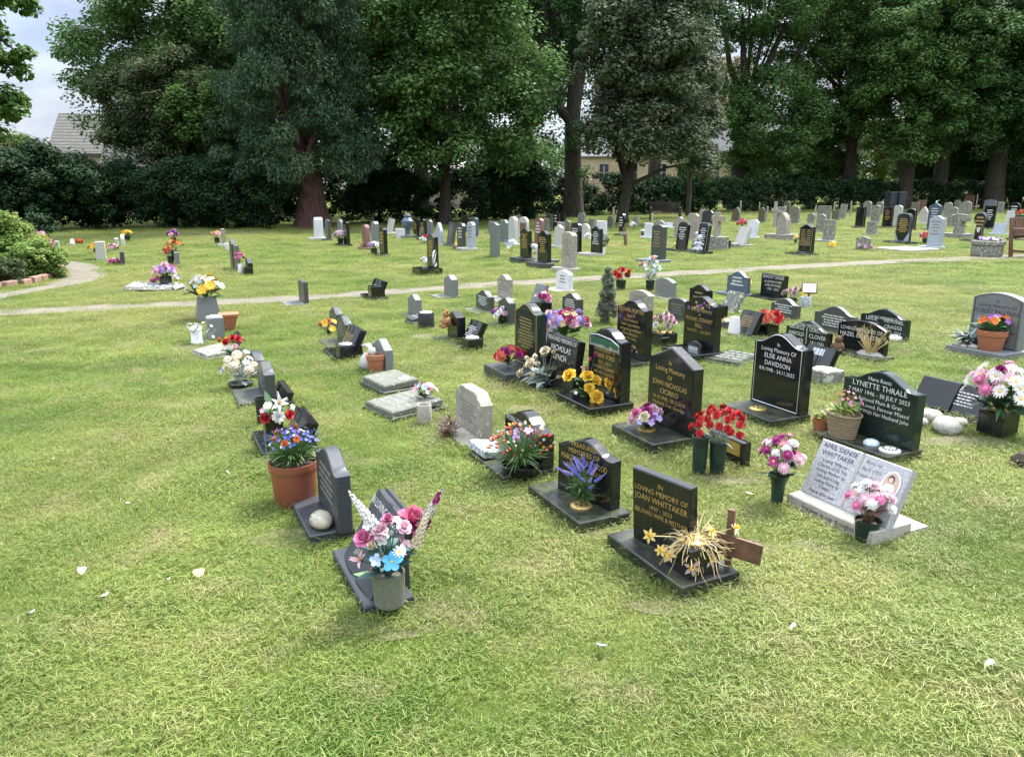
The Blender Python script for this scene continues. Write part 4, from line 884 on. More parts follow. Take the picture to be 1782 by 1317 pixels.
tree('low rusty and green shrub at the left end of the bed', at(6, 496), [(0,0,0,.03),(0,0,.3,.01)], lumps(0,0,.2,.42,.3,.24,6,34), 60, .11, 50, .05, 'olive', 34, name='shrub', nlimb=5, cat='shrub', group='shrubs in the brick edged bed')
rb_ = tree('rose bush with pink blooms behind the golden shrub', at(62, 458), [(0,0,0,.03),(0,0,.5,.02),(0,0,.9,.01)], lumps(0,0,.6,.5,.4,.45,7,35), 60, .13, 45, .06, 'hedge', 35, name='rose_bush', nlimb=8, cat='shrub', group='shrubs in the brick edged bed')
for i, (u, v) in enumerate(((43,404),(55,406),(63,410),(72,410),(60,418),(76,418),(84,423),(50,414),(88,428))):
    q = aty(u, v, at(62,458).y-.3) - at(62,458); put_bloom(rb_, 'rose', 'pink' if i % 3 else 'palepink', .105, q, (0, -.6, .6))
# ------------------------------------------------------------------ near graves (photo boxes: left, right, top, bottom)
G1 = 'cremation headstones on the near lawn'
def gr(*a, **k): k.setdefault('group', G1); return grave(*a, **k)
def on(pl, x, y, z=None): return pl.P(x, y, pl.z0 if z is None else z)
# --- left-hand row
p = gr('dark slate open book tablet lettered FLORENCE at the front of the left row', 'book', 'slate', None, t=.06, z0=.045, lean=31, corner=(635,1075,.53,.20), place=(-.46,.035,.42,.33),
  text=[('IN LOVING MEMORY', .034), ('', .02), ('FLORENCE', .034)], tmat='silver', zt=.93, wl=(.4,.5))
flowers('artificial bouquet with big pink peony and pale spikes in a ribbed grey green pot', 'ribbed', 'ceramic', (678,1057,862,75), [], P=at(678,1050,.045), vh=.305, vr=28, lv=44, leaf='teal', lw=.026, sz=.13,
  explicit=[('peony','rose',.066,716,910,.05), ('bud','palepink',.024,668,917,-.02), ('simple','white',.02,690,905,.02), ('bud','cream',.02,664,968,-.1), ('simple','palepink',.022,706,948,-.03), ('bud','palepink',.022,646,990,-.08), ('daisy','white',.022,695,960,-.08), ('rose','pink',.042,635,938), ('peony','palepink',.036,660,925), ('bud','cream',.036,650,952,-.06), ('rose','palepink',.030,703,918,-.05), ('bud','white',.028,627,962,-.04),
   ('lily','palepink',.045,628,975,-.06), ('simple','sky',.040,682,977,-.1), ('simple','paleblue',.026,655,975,-.1), ('bud','palepink',.026,697,940,-.06), ('bud','white',.022,680,930,-.08),('rose','pink',.028,675,905,.02),('simple','white',.022,640,915,-.03),
   (('delphinium',),'white',.027,668,938,-.02,605,852), (('foxglove','white'),'magenta',.022,728,925,.04,772,846), (('delphinium',),'cream',.022,722,950,.0,750,880)])
p = gr('dark grey ogee headstone beside the large brown pot of marigolds', 'ogee', 'slate', None, t=.07, z0=.05, corner=(540,950,.47,.21), place=(-.39,.125,.43,.35), bars=5, tmat='greyink')
flowers('large brown plastic pot of blue lobelia and orange marigolds by the dark grey headstone', 'plastic', 'brownpot', (517,886,752,52), [('simple','blue',52,.075),('simple','white',16,.06),('carnation','orange',7,.13),('simple','periwinkle',22,.07)], P=at(515,874,0), vh=.56, vr=42, lv=260, leaf='green', lw=.009, sz=.11, cat='potted plant', name='potted_plant', group='pots of plants on the graves', low=.25, dome=.3)
flowers('pale stone painted with blue leaves lying on a dark grey base', None, None, (568,928,890,28), [], P=p.BW(-.09,.075)+Vector((0,0,.05)), lv=0, cat='stone', name='painted_stone', group=None)
ps = bpy.data.objects['painted_stone']
mb = MB(); mb.lathe([(0,0),(.055,.002),(.074,.022),(.071,.042),(.05,.058),(0,.066)], 20, sx=1.05, sy=.72, jit=.03); o = smoothby(mb.build('stone_body', plain('cream_paint', (.40,.36,.27), .6, 0, .2, 30), ps), 80)
mb = MB()
for a, b, c in ((-.03,-.045,.046),(.02,-.050,.042),(.035,-.03,.056),(-.045,-.02,.054),(0,-.05,.03)): leaf_blade(mb, (a, b*.98, c), (.5, -.2, .25), .03, .014, 0, 0)
mb.build('painted_leaves', plain('teal_paint', (.08,.22,.25), .6), ps)
pb = empty('pebble', p.BW(-.19,.09)+Vector((0,0,.05)), 0, 'small brown pebble behind the painted stone', 'pebble'); mb = MB(); mb.lathe([(0,0),(.022,.006),(.026,.02),(.015,.034),(0,.037)], 12); smoothby(mb.build('pebble_body', M['rock'], pb), 80)
p = gr('black open book tablet behind the white lily bouquet in the left row', 'book', 'black', (500,552,706,782), t=.06, z0=.05, lean=26, base=(.03,.22,.0), bars=5, tmat='dimgold', wl=(.42,.5))
flowers('white lily with red and white roses in a black stone vase on the left row', 'cube', 'black', (478,783,688,36), [], P=on(p, .05, -.12), vh=.5, vr=16, lv=16, leaf='leaf', lw=.03,
  explicit=[('lily','white',.072,485,703,-.06),('rose','red',.037,462,728,-.06),('rose','red',.034,503,722,-.02),('peony','white',.042,484,725,-.08),('daisy','white',.025,466,706,-.03),('simple','white',.022,508,708,.02),('simple','palepink',.02,457,715),('bud','white',.022,497,697,.02)])
fv = flowers('empty black flared vase behind the white lily bouquet', 'straight', 'blackpot', (456,738,692,10), [], P=at(457,738,.0), vh=1.0, vr=10, lv=0, cat='vase', name='vase', group='empty flower vases on the graves')
p = gr('narrow dark ogee headstone seen edge on above the white lily bouquet', 'ogee', 'dark', (448,479,619,695), t=.08, z0=.05, base=(.03,.2,.02), wl=(.4,.5), bars=4, tmat='greyink')
gr('small black open book tablet tucked beside the narrow dark headstone', 'book', 'black', (476,511,661,703), t=.05, z0=.05, lean=28, base=(.02,.08,.0), bars=4, tmat='silver', wl=(.35,.42))
flowers('dried cream hydrangeas and grey leaves in a low black bowl in the left row', 'bowl', 'blackpot', (420,677,606,34), [('hydrangea','cream',6,.34),('simple','paleblue',6,.22),('daisy','cream',5,.25)], vh=.16, vr=22, lv=20, leaf='grey', dome=.5)
gr('dark grey headstone seen edge on behind the red and yellow bouquet', 'peon', 'dark', (436,458,604,650), t=.08, z0=.04, base=(.02,.12,.02), wl=(.38,.46))
flowers('red yellow and white flowers in a black holder beside the tilted grey slab', 'cube', 'blackrough', (408,640,583,27), [('peony','red',3,.3),('daisy','yellow',3,.36),('peony','orange',1,.25),('carnation','palepink',3,.22)], vh=.4, lv=16, dome=.3)
gr('small black framed tablet leaning behind the red and yellow bouquet', 'book', 'black', (401,424,579,600), t=.04, z0=.03, lean=30, wl=(.3,.36))
def ledger(label, corner, W, D, mat, h=.06, tilt=4, top=None, bars=0, group='flat memorial tablets on the near lawn', yaw=0, split=False):
    q = at(*corner); yw = YAW + R(yaw); c, s = math.cos(yw), math.sin(yw); o = Vector((q.x - c*W/2, q.y - s*W/2, 0))
    root = empty('memorial_tablet', o, yw, label, 'memorial tablet', group); pl = Plot(root, W, D, h, h); EXCL.append((o.x, o.y, yw, -W/2, W/2, 0, D))
    b = MB(); b.box(-W/2, W/2, 0, D, -.05, h*.55, c=.006); b.build('base', M[mat], root)
    t = MB(); 
    if split: t.box(-W/2+.02, -.004, 0, D*.9, 0, h*.5, c=.008); t.box(.004, W/2-.02, 0, D*.9, 0, h*.5, c=.008)
    else: t.box(-W/2+.02, W/2-.02, 0, D*.9, 0, h*.6, c=.01)
    so = t.build('stone_slab', M[top or mat], root, loc=(0, .015, h*.55-.004), rot=(R(tilt), 0, 0)); pl.slab = so
    if bars:
        r = random.Random(int(corner[0])); bb = MB(); lh = D*.75/bars
        for i in range(bars):
            y = D*.78 - i*lh; x = -W*.36
            while x < W*.34:
                w_ = r.uniform(.04, .09); bb.box(x, min(x+w_, W*.38), y, y+lh*.4, h*(.5 if split else .6)-.002, h*(.5 if split else .6)+.001); x += w_+.015
        bb.build('inscription', M['greyink'], so)
    return pl
ledger('pale weathered slab tilted in the grass left of the red and yellow bouquet', (362,629), .42, .34, 'old', .05, 6, yaw=18)
flowers('pale grey speckled granite block vase with a white domed lid', 'cube', 'grey', (376,592,548,16), [], P=at(376,588), vh=.82, lidm='whitelid', lv=0, cat='vase', name='stone_vase', group=None, vr=15)
lt = empty('lantern', at(343,598), 0, 'small white cylindrical lantern with a heart wreath beside the granite block vase', 'lantern')
mb = MB(); mb.lathe([(0,0),(.06,0),(.062,.02),(.055,.03),(.055,.15),(.062,.155),(.05,.18),(0,.2)], 18); smoothby(mb.build('lantern_body', M['whiteplastic'], lt), 35)
mb = MB(); hp = [(.055*math.sin(t)**3*1.1 , -.075, .19+.05*(13*math.cos(t)-5*math.cos(2*t)-2*math.cos(3*t)-math.cos(4*t))/15) for t in [2*math.pi*i/24 for i in range(25)]]; mb.tube(hp, .009, 6); mb.build('heart', M['offwhite'], lt)
flowers('straggling pale leaves and small white flowers beside the white lantern', None, None, (358,600,553,24), [('simple','white',5,.16),('simple','cream',4,.14)], lv=22, leaf='grey', vh=.05, lw=.006, name='plant', cat='plant', group=None)
tp = empty('tapered_pot', at(400,574), R(20), 'square terracotta pot with sloping sides behind the granite block vase', 'pot')
mb = MB(); q, w = .05, .10; mb.add([(-q,-q,0),(q,-q,0),(q,q,0),(-q,q,0),(-w,-w,.17),(w,-w,.17),(w,w,.17),(-w,w,.17)], [(0,3,2,1),(4,5,6,7),(0,1,5,4),(1,2,6,5),(2,3,7,6),(3,0,4,7)]); mb.box(-w*1.1, w*1.1, -w*1.1, w*1.1, .17, .195); mb.build('pot_body', M['terracotta'], tp)
flowers('yellow and white flowers with pale blue sprays in a tapered grey granite vase', 'taper', 'grey', (363,556,478,37), [('daisy','yellow',7,.26),('simple','cream',8,.2),('daisy','white',5,.24),('simple','paleblue',9,.13)], vh=.48, vr=20, lv=26, dome=.5)
gr('slim grey granite slab standing against the tapered vase', 'flat', 'grey', (344,355,517,556), t=.05, z0=0, wl=(.12,.2))
# --- second row
p = gr('thin grey headstone seen edge on with a pale flat base below the path', 'flat', 'dark', (519,537,486,529), t=.06, z0=.02, base=(.02,.26,.0), bmat='grey', wl=(.42,.5))
p = gr('black book tablet with square vase just below the path', 'book', 'black', (641,675,484,520), t=.06, z0=.04, lean=24, base=(.04,.12,.02), bars=5, tmat='silver', wl=(.42,.5))
flowers('square black granite vase on the book tablet just below the path', 'cube', 'black', (667,523,503,12), [], P=on(p, .2, -.02), vh=.95, vr=11, lv=0, cat='vase', name='stone_vase', group='square stone vases')
gr('small grey ogee headstone behind the orange and yellow flowers', 'ogee', 'dark', (575,596,530,572), t=.08, z0=.03, base=(.02,.12,.02), wl=(.38,.46))
gr('grey ogee headstone with mossy base beside the orange and yellow flowers', 'ogee', 'dark', (588,613,544,600), t=.08, z0=.03, base=(.03,.2,.02), wl=(.4,.48), bars=4, tmat='greyink')
flowers('orange and yellow flowers in a black bowl by the edge on grey headstones', 'bowl', 'blackpot', (573,584,553,17), [('peony','coral',2,.4),('daisy','yellow',7,.36)], vh=.25, lv=10)
p = gr('black open book tablet with gilt lines between a square vase and headstones', 'book', 'black', (594,634,563,622), t=.06, z0=.045, lean=26, base=(.04,.16,.0), bars=6, tmat='dimgold', wl=(.42,.5))
flowers('square black vase with a silver holed lid before the black book tablet', 'cube', 'black', (624,629,594,17), [], P=on(p, .22, -.04, .0), vh=.8, vr=15, lidm='tin', lv=0, cat='vase', name='stone_vase', group='square stone vases')
p = gr('pale grey granite ogee headstone with a terracotta pot at its foot', 'ogee', 'grey', (647,686,582,646), t=.075, z0=.02, base=(.03,.14,.0), bmat='mossy', wl=(.4,.5))
flowers('terracotta pot of dry soil at the foot of the pale grey headstone', 'pot', 'terracotta', (656,652,620,17), [], P=at(655,648), vh=1, vr=17, lv=0, cat='pot', name='flower_pot', group=None)
rs = empty('stone_rabbit', at(641,643), R(-30), 'crouching pale stone rabbit ornament behind the terracotta pot', 'ornament')
mb = MB(); mb.lathe([(0,0),(.05,.0),(.075,.04),(.06,.1),(.03,.15),(0,.16)], 14, sx=1.3); mb.lathe([(0,0),(.035,.01),(.042,.05),(.03,.085),(0,.095)], 12, (.05,0,.12))
for s_ in (-1,1): mb.tube([(.04,.015*s_,.2),(.0,.02*s_,.23),(-.05,.022*s_,.225)], [.012,.016,.005], 6)
mb.build('rabbit_body', M['offwhite'], rs, True)
p = ledger('flat dark tablet with mossy top and a domed cream lid in the second row', (668,693), .44, .34, 'dark', .085, 4, 'mossy', split=False, yaw=9)
lid(p.root, 'lid', .10, .25, .085, .062, 'creamlid', .035)
p = ledger('flat lichened book tablet with raised letters in the second row', (683,737), .42, .48, 'blackrough', .07, 3, 'mossy', bars=5, yaw=14)
flowers('small bunch of pink and pale blue flowers on the flat book tablet', None, None, (750,702,668,24), [('daisy','palepink',5,.3),('simple','paleblue',5,.26),('lily','pink',2,.3),('simple','white',3,.2)], P=on(p, .08, .36, .075), vh=.2, lv=24, dome=.4)
flowers('plain pale concrete cylinder vase standing on the grass', 'cyl', 'concrete', (739,738,703,13), [], vh=1, vr=12.5, lv=0, cat='vase', name='concrete_vase', group=None)
flowers('withered heather clump lying against the weathered sandstone headstone', None, None, (779,765,716,28), [(('foxglove',),'deadpink',26,.5)], lv=110, leaf='brown', vh=.05, lw=.006, name='plant', cat='plant', group=None, low=.2, stiff=.6)
p = gr('weathered pale sandstone headstone with sloping shoulders in the second row', 'clip', 'sand', (792,859,661,766), t=.09, z0=.025, base=(.03,.14,.02), bmat='concrete', bars=6, tmat='greyink', wl=(.42,.52))
p = gr('black ogee headstone lettered THOMAS (TOM) WHITTAKER WRIGHT', 'ogee', 'black', (878,966,696,818), t=.085, z0=.05, base=(.0,.24,.02), bmat='blackrough', text=[('', .02), ('THOMAS (TOM) WHITTAKER', .036), ('WRIGHT', .036), ('12.11.1939 - 4.1.2019', .03)], tmat='silver', zt=.86, wl=(.44,.56), mw=.9)
fl_ = [o for o in bpy.data.objects if o.get('label', '').startswith('artificial bouquet with big pink')][0]; mb = MB(); leaf_blade(mb, (-.02,-.03,.11), (-.75,-.55,.1), .13, .085, 0, -.25); mb.build('big_leaf', pm('palegreen'), fl_)
rk = empty('ledger_stone', on(p, -.16, -.14, .05), YAW, 'dark speckled sloping plaque left of the Whittaker Wright headstone', 'plaque'); mb = MB(); mb.box(-.12, .12, -.09, .09, 0, .05, c=.012); mb.build('plaque_body', M['pebble'], rk, rot=(R(-9), 0, 0))
flowers('wide bowl of coral and cream tulips before the Whittaker Wright headstone', 'bowl', 'black', (905,838,742,62), [('tulip','coral',40,.12),('tulip','cream',14,.12),('tulip','yellow',8,.11),('simple','lilac',8,.13),('tulip','red',6,.11),('tulip','white',10,.1)], P=at(907,832), vh=.28, vr=36, lv=170, leaf='green', lw=.0042, dome=.6, stiff=.6, sz=.2, low=.3)
p = gr('black ogee headstone lettered MARGARET MAY WOOD in gilt', 'ogee', 'black', None, t=.07, z0=.06, yaw=13, corner=(1008,930,.53,.29), place=(-.43,.12,.39,.315), bmat='blackrough', text=[('TREASURED', .025), ('MEMORIES OF', .025), ('MARGARET MAY WOOD', .03), ('29th NOVEMBER', .025)], zt=.93, mw=.84)
lid(p.root, 'flower_holder', .06, -.07, .06, .056, 'brass', .022)
flowers('blue grape hyacinths in a brass holder before the Margaret May Wood headstone', None, None, (1026,905,812,46), [(('delphinium',),'periwinkle',17,.6),(('delphinium',),'lilac',6,.55)], P=on(p, .06, -.07, .075), vh=.08, lv=130, leaf='green', lw=.006, dome=.5, stiff=1.2, low=.35)
p = gr('black flat topped headstone lettered JOAN WHITTAKER', 'flat', 'black', None, t=.045, z0=.06, lean=-4, yaw=12, corner=(1185,1045,.54,.30), place=(-.46,.085,.33,.345), bmat='blackrough', text=[('IN', .022), ('LOVING MEMORY OF', .024), ('JOAN WHITTAKER', .028), ('1937 - 2023', .019), ('BELOVED WIFE & MOTHER', .021)], zt=.9, mw=.9)
q = p.BW(-.105, .135) + Vector((0,0,.06))
flowers('square black vase with gold lid spilling withered daffodils before Joan Whittaker', 'cube', 'black', (1205,1015,925,75), [], P=q, vh=.58, vr=34, lidm='brass', lv=26, leaf='straw', lw=.005, sz=.13, seed=5,
  explicit=[('daffodil','paleyellow',.033,1131,932,-.08), ('daffodil','paleyellow',.028,1150,957,-.08), ('daffodil','paleyellow',.033,1237,925,.0), ('daffodil','cream',.04,1278,918,.05), ('daffodil','deadpink',.035,1205,987,-.1),('daffodil','straw',.032,1165,965,-.08),('daffodil','deadpink',.03,1235,975,-.05)])
dv = [o for o in bpy.data.objects if o.get('label', '').startswith('square black vase with gold lid')][0]; mb = MB(); r_ = random.Random(8)
for i in range(130):
    a = r_.random()*6.28; e = r_.uniform(.05, .15); h = .12; pp = [Vector((0,0,h))]; a2 = a; zz = h
    for k in range(6):
        a2 += r_.uniform(-.6, .6); zz += r_.uniform(.0, .022) if k < 2 else r_.uniform(-.03, .008) if i % 4 else r_.uniform(-.045, -.005)
        pp.append(pp[-1] + Vector((e/5*math.cos(a2), e/5*math.sin(a2), 0))); pp[-1].z = max(.075 if i % 4 else .0, zz)
    mb.tube(pp, [.003,.0028,.0026,.0022,.002,.0018,.001], 4)
mb.build('withered_leaves', pm('straw'), dv)
cr = empty('wooden_cross', at(1265,1000), YAW+.55, 'small brown wooden grave cross with a plaque arm beside the withered daffodils', 'cross')
mb = MB(); mb.box(-.014, .014, -.008, .008, 0, .30); mb.build('upright', M['wood'], cr); mb = MB(); mb.box(-.13, .13, -.022, -.009, .10, .19, 0, Matrix.Rotation(R(4), 4, 'Y')); ca = mb.build('crossbar', M['wood'], cr)
# --- third row
gr('grey ogee headstone beside the path right of the book tablet', 'ogee', 'grey', (772,798,476,516), t=.1, z0=.02, base=(.02,.24,.02), bmat='mossy', bars=4, tmat='greyink')
gr('green grey ogee headstone left of the weathered sandstone one by the path', 'ogee', 'dark', (828,861,501,543), t=.08, z0=.02, base=(.02,.2,.0), bmat='mossy', bars=5, tmat='silver')
gr('weathered sandstone ogee headstone standing beside the path', 'ogee', 'sand', (865,893,475,521), t=.09, z0=.02, base=(.05,.2,.02), bmat='concrete', bars=4, tmat='greyink')
p = gr('dark mossy headstone behind purple and white flowers', 'ogee', 'dark', (867,898,514,567), t=.08, z0=.02, base=(.02,.14,.0))
flowers('purple and white flowers leaning on a dark mossy headstone', 'straight', 'blackpot', (872,566,532,18), [('carnation','purple',4,.36),('carnation','white',4,.34),('rose','palepink',3,.3)], vh=.3, lv=20, dome=.4)
gr('upright grey ogee headstone behind the black pot with a cream lid', 'ogee', 'grey', (709,735,509,551), t=.08, z0=.02, base=(.02,.1,.0), bars=4, tmat='greyink')
ledger('small ribbed grey tablet lying left of the cream lidded black pot', (716,567), .26, .26, 'dark', .07, 10, bars=3)
flowers('round black pot with a domed cream lid', 'cyl', 'blackpot', (742,571,538,16), [], vh=.8, vr=14, lidm='creamlid', lv=0, cat='pot', name='flower_pot', group=None)
p = gr('black ogee headstone with a brown teddy ornament on its face', 'ogee', 'black', (778,811,538,592), t=.1, z0=.02, base=(.02,.18,.0), bmat='blackrough')
td = empty('teddy_ornament', on(p, -.02, -.055, .14), YAW, 'brown teddy ornament fixed against the black ogee headstone', 'ornament')
mb = MB(); mb.lathe([(0,0),(.04,.01),(.055,.06),(.04,.11),(0,.12)], 12); mb.lathe([(0,0),(.03,.01),(.038,.035),(.028,.06),(0,.068)], 12, (0,-.005,.11))
for s_ in (-1,1): mb.lathe([(0,0),(.016,.005),(.014,.018),(0,.022)], 8, (s_*.03,0,.165)); mb.tube([(s_*.04,-.01,.08),(s_*.06,-.04,.05)], [.018,.014], 6); mb.tube([(s_*.03,-.02,.02),(s_*.045,-.07,.015)], [.02,.018], 6)
mb.build('teddy_body', plain('brown_plush', (.30,.15,.06), .9), td, True)
p = gr('black book tablet in the third row beside a cream lidded square vase', 'book', 'black', (803,848,555,605), t=.06, z0=.03, lean=28, base=(.03,.14,.0), bars=6, tmat='silver')
flowers('square black vase with a cream holed lid in the third row', 'cube', 'black', (835,610,584,17), [], P=on(p, .22, -.03, 0), vh=.8, vr=15, lidm='creamlid', lv=0, cat='vase', name='stone_vase', group='square stone vases')
p = gr('tall dark green headstone crowded with gilt lettering', 'ogee', 'blackgreen', (900,947,521,645), t=.085, z0=.1, base=(.0,.3,.02), bmat='dark', bars=10, tmat='dimgold', border='dimgold', wl=(.44,.54))
flowers('orange red and dark crimson silk flowers on the dark green headstone base', None, None, (894,634,596,27), [('carnation','coral',5,.42),('carnation','red',3,.4),('peony','magenta',4,.34)], P=on(p, .0, -.16), vh=.1, lv=16, dome=.4)
p = gr('leaning black tablet lettered TREASURED MEMORIES OF NICHOLAS LYNCH', 'flat', 'black', (944,1017,577,692), t=.07, z0=.02, lean=8, base=(.02,.1,.02), text=[('TREASURED MEMORIES OF', .032), ('', .012), ('NICHOLAS', .045), ('LYNCH', .045)], tmat='silver', zt=.97, wl=(.5,.62), mw=.92)
flowers('cream roses with silver leaves before the Nicholas Lynch tablet', None, None, (950,682,610,44), [('bud','cream',14,.22),('rose','cream',8,.24)], P=at(946,676), vh=.06, lv=40, leaf='grey', lw=.035, dome=.6, sz=.22)
p = gr('black ogee headstone of Frank Ford with a green picture panel', 'ogee', 'black', (1022,1101,561,702), t=.085, z0=.075, base=(.02,.27,.02), text=[('IN LOVING MEMORY OF', .026), ('FRANK FORD', .036), ('1931 - 2014', .026), ('A DEAR HUSBAND', .026), ('DAD AND GRANDAD', .026), ('VERA MARGARET FORD', .034), ('1934 - 2020', .026), ('REUNITED', .026)], zt=.70, wl=(.46,.56), mw=.6)
sl = p.slab; b = MB(); b.box(-p.w*.42, p.w*.40, -.003, .002, p.h*.70, p.h*.84); b.build('picture_panel', plain('green_enamel', (.02,.09,.05), .3), sl)
b = MB(); r_ = random.Random(3); w = p.w
for i in range(10): x = -w*.42 + w*.082*i; b.box(x, x+w*.07, -.0045, -.0031, p.h*.70, p.h*(.72+.035*r_.random()))
b.tube([(-w*.43,-.004,p.h*.70),(-w*.43,-.004,p.h*.85),(-w*.2,-.004,p.h*.88),(w*.2,-.004,p.h*.86),(w*.42,-.004,p.h*.80),(w*.42,-.004,p.h*.68)], .005, 4); b.build('engraving', M['tin'], sl)
b = MB()
for i in range(9):
    x = -.16 + .042*i + (.02 if i > 4 else 0); z = .02 + (.018 if i % 2 else 0)
    for k in range(3): b.face([(x+.016*math.cos(t), -.272, z+.014*math.sin(t)) for t in (k*2.1, k*2.1+.5, k*2.1+.9)])
b.build('snowdrop_engraving', M['silver'], p.root)
flowers('yellow roses with tiny white buds on the base of the Frank Ford headstone', None, None, (1035,700,628,56), [], P=on(p, .0, -.16), vh=.06, lv=34, leaf='green', lw=.04, sz=.13,
  explicit=[('rose','yellow',0.056,992,654,.0),('rose','yellow',0.054,1022,656,.0),('rose','yellow',0.046,1036,663,.0),('rose','yellow',0.043,1025,676,-.05),('rose','yellow',0.054,1058,669,.0),('rose','yellow',0.046,1076,666,.03),('rose','yellow',0.058,1037,692,-.1),('rose','yellow',0.052,1074,682,-.05),('bud','white',.014,1005,668,-.05),('bud','white',.014,1056,683,-.08),('bud','white',.016,1088,667,-.02),('simple','white',.016,1002,683,-.1),('bud','white',.014,1012,640,0),('bud','pink',.035,1021,645,.02),('tulip','pink',.03,1026,628,.03),('bud','magenta',.035,1035,622,.05)])
p = gr('black peaked headstone lettered JOHN NICHOLAS CICIRKO', 'peak', 'black', (1137,1216,592,762), t=.085, z0=.075, base=(.0,.28,.03), bmat='blackrough', text=[('In', .03), ('Loving Memory', .034), ('Of', .03), ('JOHN NICHOLAS', .034), ('CICIRKO', .034), ('24.12.1948 - 28.12.2018', .024), ('Husband, Dad, Grandpa', .024)], tmat='gold', zt=.84, wl=(.46,.54), mw=.78)
flowers('pink magenta and lilac artificial bunch in the holder before John Cicirko', None, None, (1130,742,698,31), [('peony','magenta',3,.4),('rose','pink',5,.36),('carnation','palepink',6,.34),('simple','lilac',9,.24),('rose','cream',2,.36),('simple','purple',4,.24)], P=on(p, -.03, -.14), vh=.1, lv=12, dome=.5)
lid(p.root, 'flower_holder', -.03, -.14, .075, .06, 'brass', .02)
p = gr('small black memorial block with a pale brass plaque behind the red carnations', 'flat', 'black', (1245,1297,745,816), t=.06, z0=.0, base=(.01,.04,.0), panel=(.18,.9,.42,.92,'brass'), wl=(.3,.44))
flowers('red carnations spreading from a dark green flared grave pot with a tag', 'straight', 'greenpot', (1247,823,702,55), [('carnation','red',34,.155),('tulip','cream',14,.05)], vh=.46, vr=15, lv=26, leaf='grey', lw=.008, dome=.55, sz=.12)
flowers('empty dark green flared grave pot beside the red carnations', 'straight', 'greenpot', (1216,823,757,14), [], vh=1, vr=14, lv=0, cat='vase', name='vase', group='empty flower vases on the graves')
flowers('magenta and pale pink chrysanthemums in a dark green flared pot on the grass', 'flare', 'greenpot', (1351,880,747,42), [('mum','magenta',9,.26),('daisy','magenta',3,.24),('mum','palepink',6,.28),('mum','white',6,.22),('daisy','pink',3,.22)], vh=.43, vr=17, lv=30, leaf='leaf', dome=.55, lw=.03)
p = gr('pale speckled granite book tablet lettered APRIL DENISE WHITTAKER', 'flat', 'aprilgranite', (1398,1592,762,925), t=.05, z0=.075, lean=26, base=(.0,.085,.02), bmat='concrete', wl=(.52,.62))
w, h = p.w, p.h; b = MB(); b.box(-.006, .006, -.003, .002, .0, h); b.build('page_groove', M['concrete'], p.slab)
inscribe(p, [('APRIL DENISE', .042), ('WHITTAKER', .042), ('', .006), ('Loving Wife to', .030), ('Charles of 52 Yrs,', .030), ('Loving Mother to', .030), ('Lee and Craig,', .030), ('Loving Nana to', .030), ('Tristan.', .030), ('', .01), ('Peace after pain', .030)], 'ink', .955, .58, .41, -w*.25)
inscribe(p, [('Born 1st', .030), ('', .012), ('April 1953', .030), ('', .012), ('Topeka, Kansas,', .028), ('', .008), ('USA', .028), ('', .05), ('Finally...', .026)], 'greyink', .92, .6, .26, w*.14)
ov = MB(); ov.add([(.048*math.cos(t), -.004, .068*math.sin(t)) for t in [2*math.pi*i/28 for i in range(28)]], [tuple(range(28))]); 
oo = ov.build('photo_oval', M['whiteplastic'], p.slab, loc=(w*.37, 0, h*.66)); ov = MB()
ov.add([(.041*math.cos(t), -.0055, .060*math.sin(t)) for t in [2*math.pi*i/28 for i in range(28)]], [tuple(range(28))], 0)
ov.add([(-.004+.017*math.cos(t), -.007, .026+.021*math.sin(t)) for t in [2*math.pi*i/16 for i in range(16)]], [tuple(range(16))], 1)
ov.add([(-.004+.012*math.cos(t), -.008, .021+.014*math.sin(t)) for t in [2*math.pi*i/16 for i in range(16)]], [tuple(range(16))], 2)
ov.add([(.030*math.cos(t), -.0065, -.022+.030*math.sin(t)) for t in [2*math.pi*i/16 for i in range(16)]], [tuple(range(16))], 3)
ov.build('portrait_photo', [plain('photo_backdrop', (.42,.33,.25), .4), plain('photo_hair', (.06,.035,.025), .4), plain('photo_skin', (.55,.36,.27), .4), plain('photo_clothes', (.68,.62,.56), .4)], oo)
sp = MB(); sp.box(-w/2, w/2, .12, .30, 0, .03); sp.build('back_plinth', M['concrete'], p.root); EXCL.append((p.root.location.x, p.root.location.y, YAW, -w/2, w/2, -.09, .3))
fb = Plot(p.root, w, .1, .1, 0); fb.slab = bpy.data.objects.new('base_front', None); bpy.data.objects.remove(fb.slab); fb.slab = p.root
TEXTS.append((fb, [('Forever in our thoughts', .028)], 'ink', .58, 1.0, .6, 0, .0015, -.085))
flowers('pale pink and white chrysanthemums in a dark green pot before April Whittaker', 'straight', 'greenpot', (1506,946,830,42), [('mum','palepink',7,.3),('mum','pink',4,.26),('mum','white',9,.28),('daisy','coral',1,.18),('daisy','palepink',3,.24)], P=at(1506,941), vh=.34, vr=21, lv=20, leaf='brown', dome=.55)
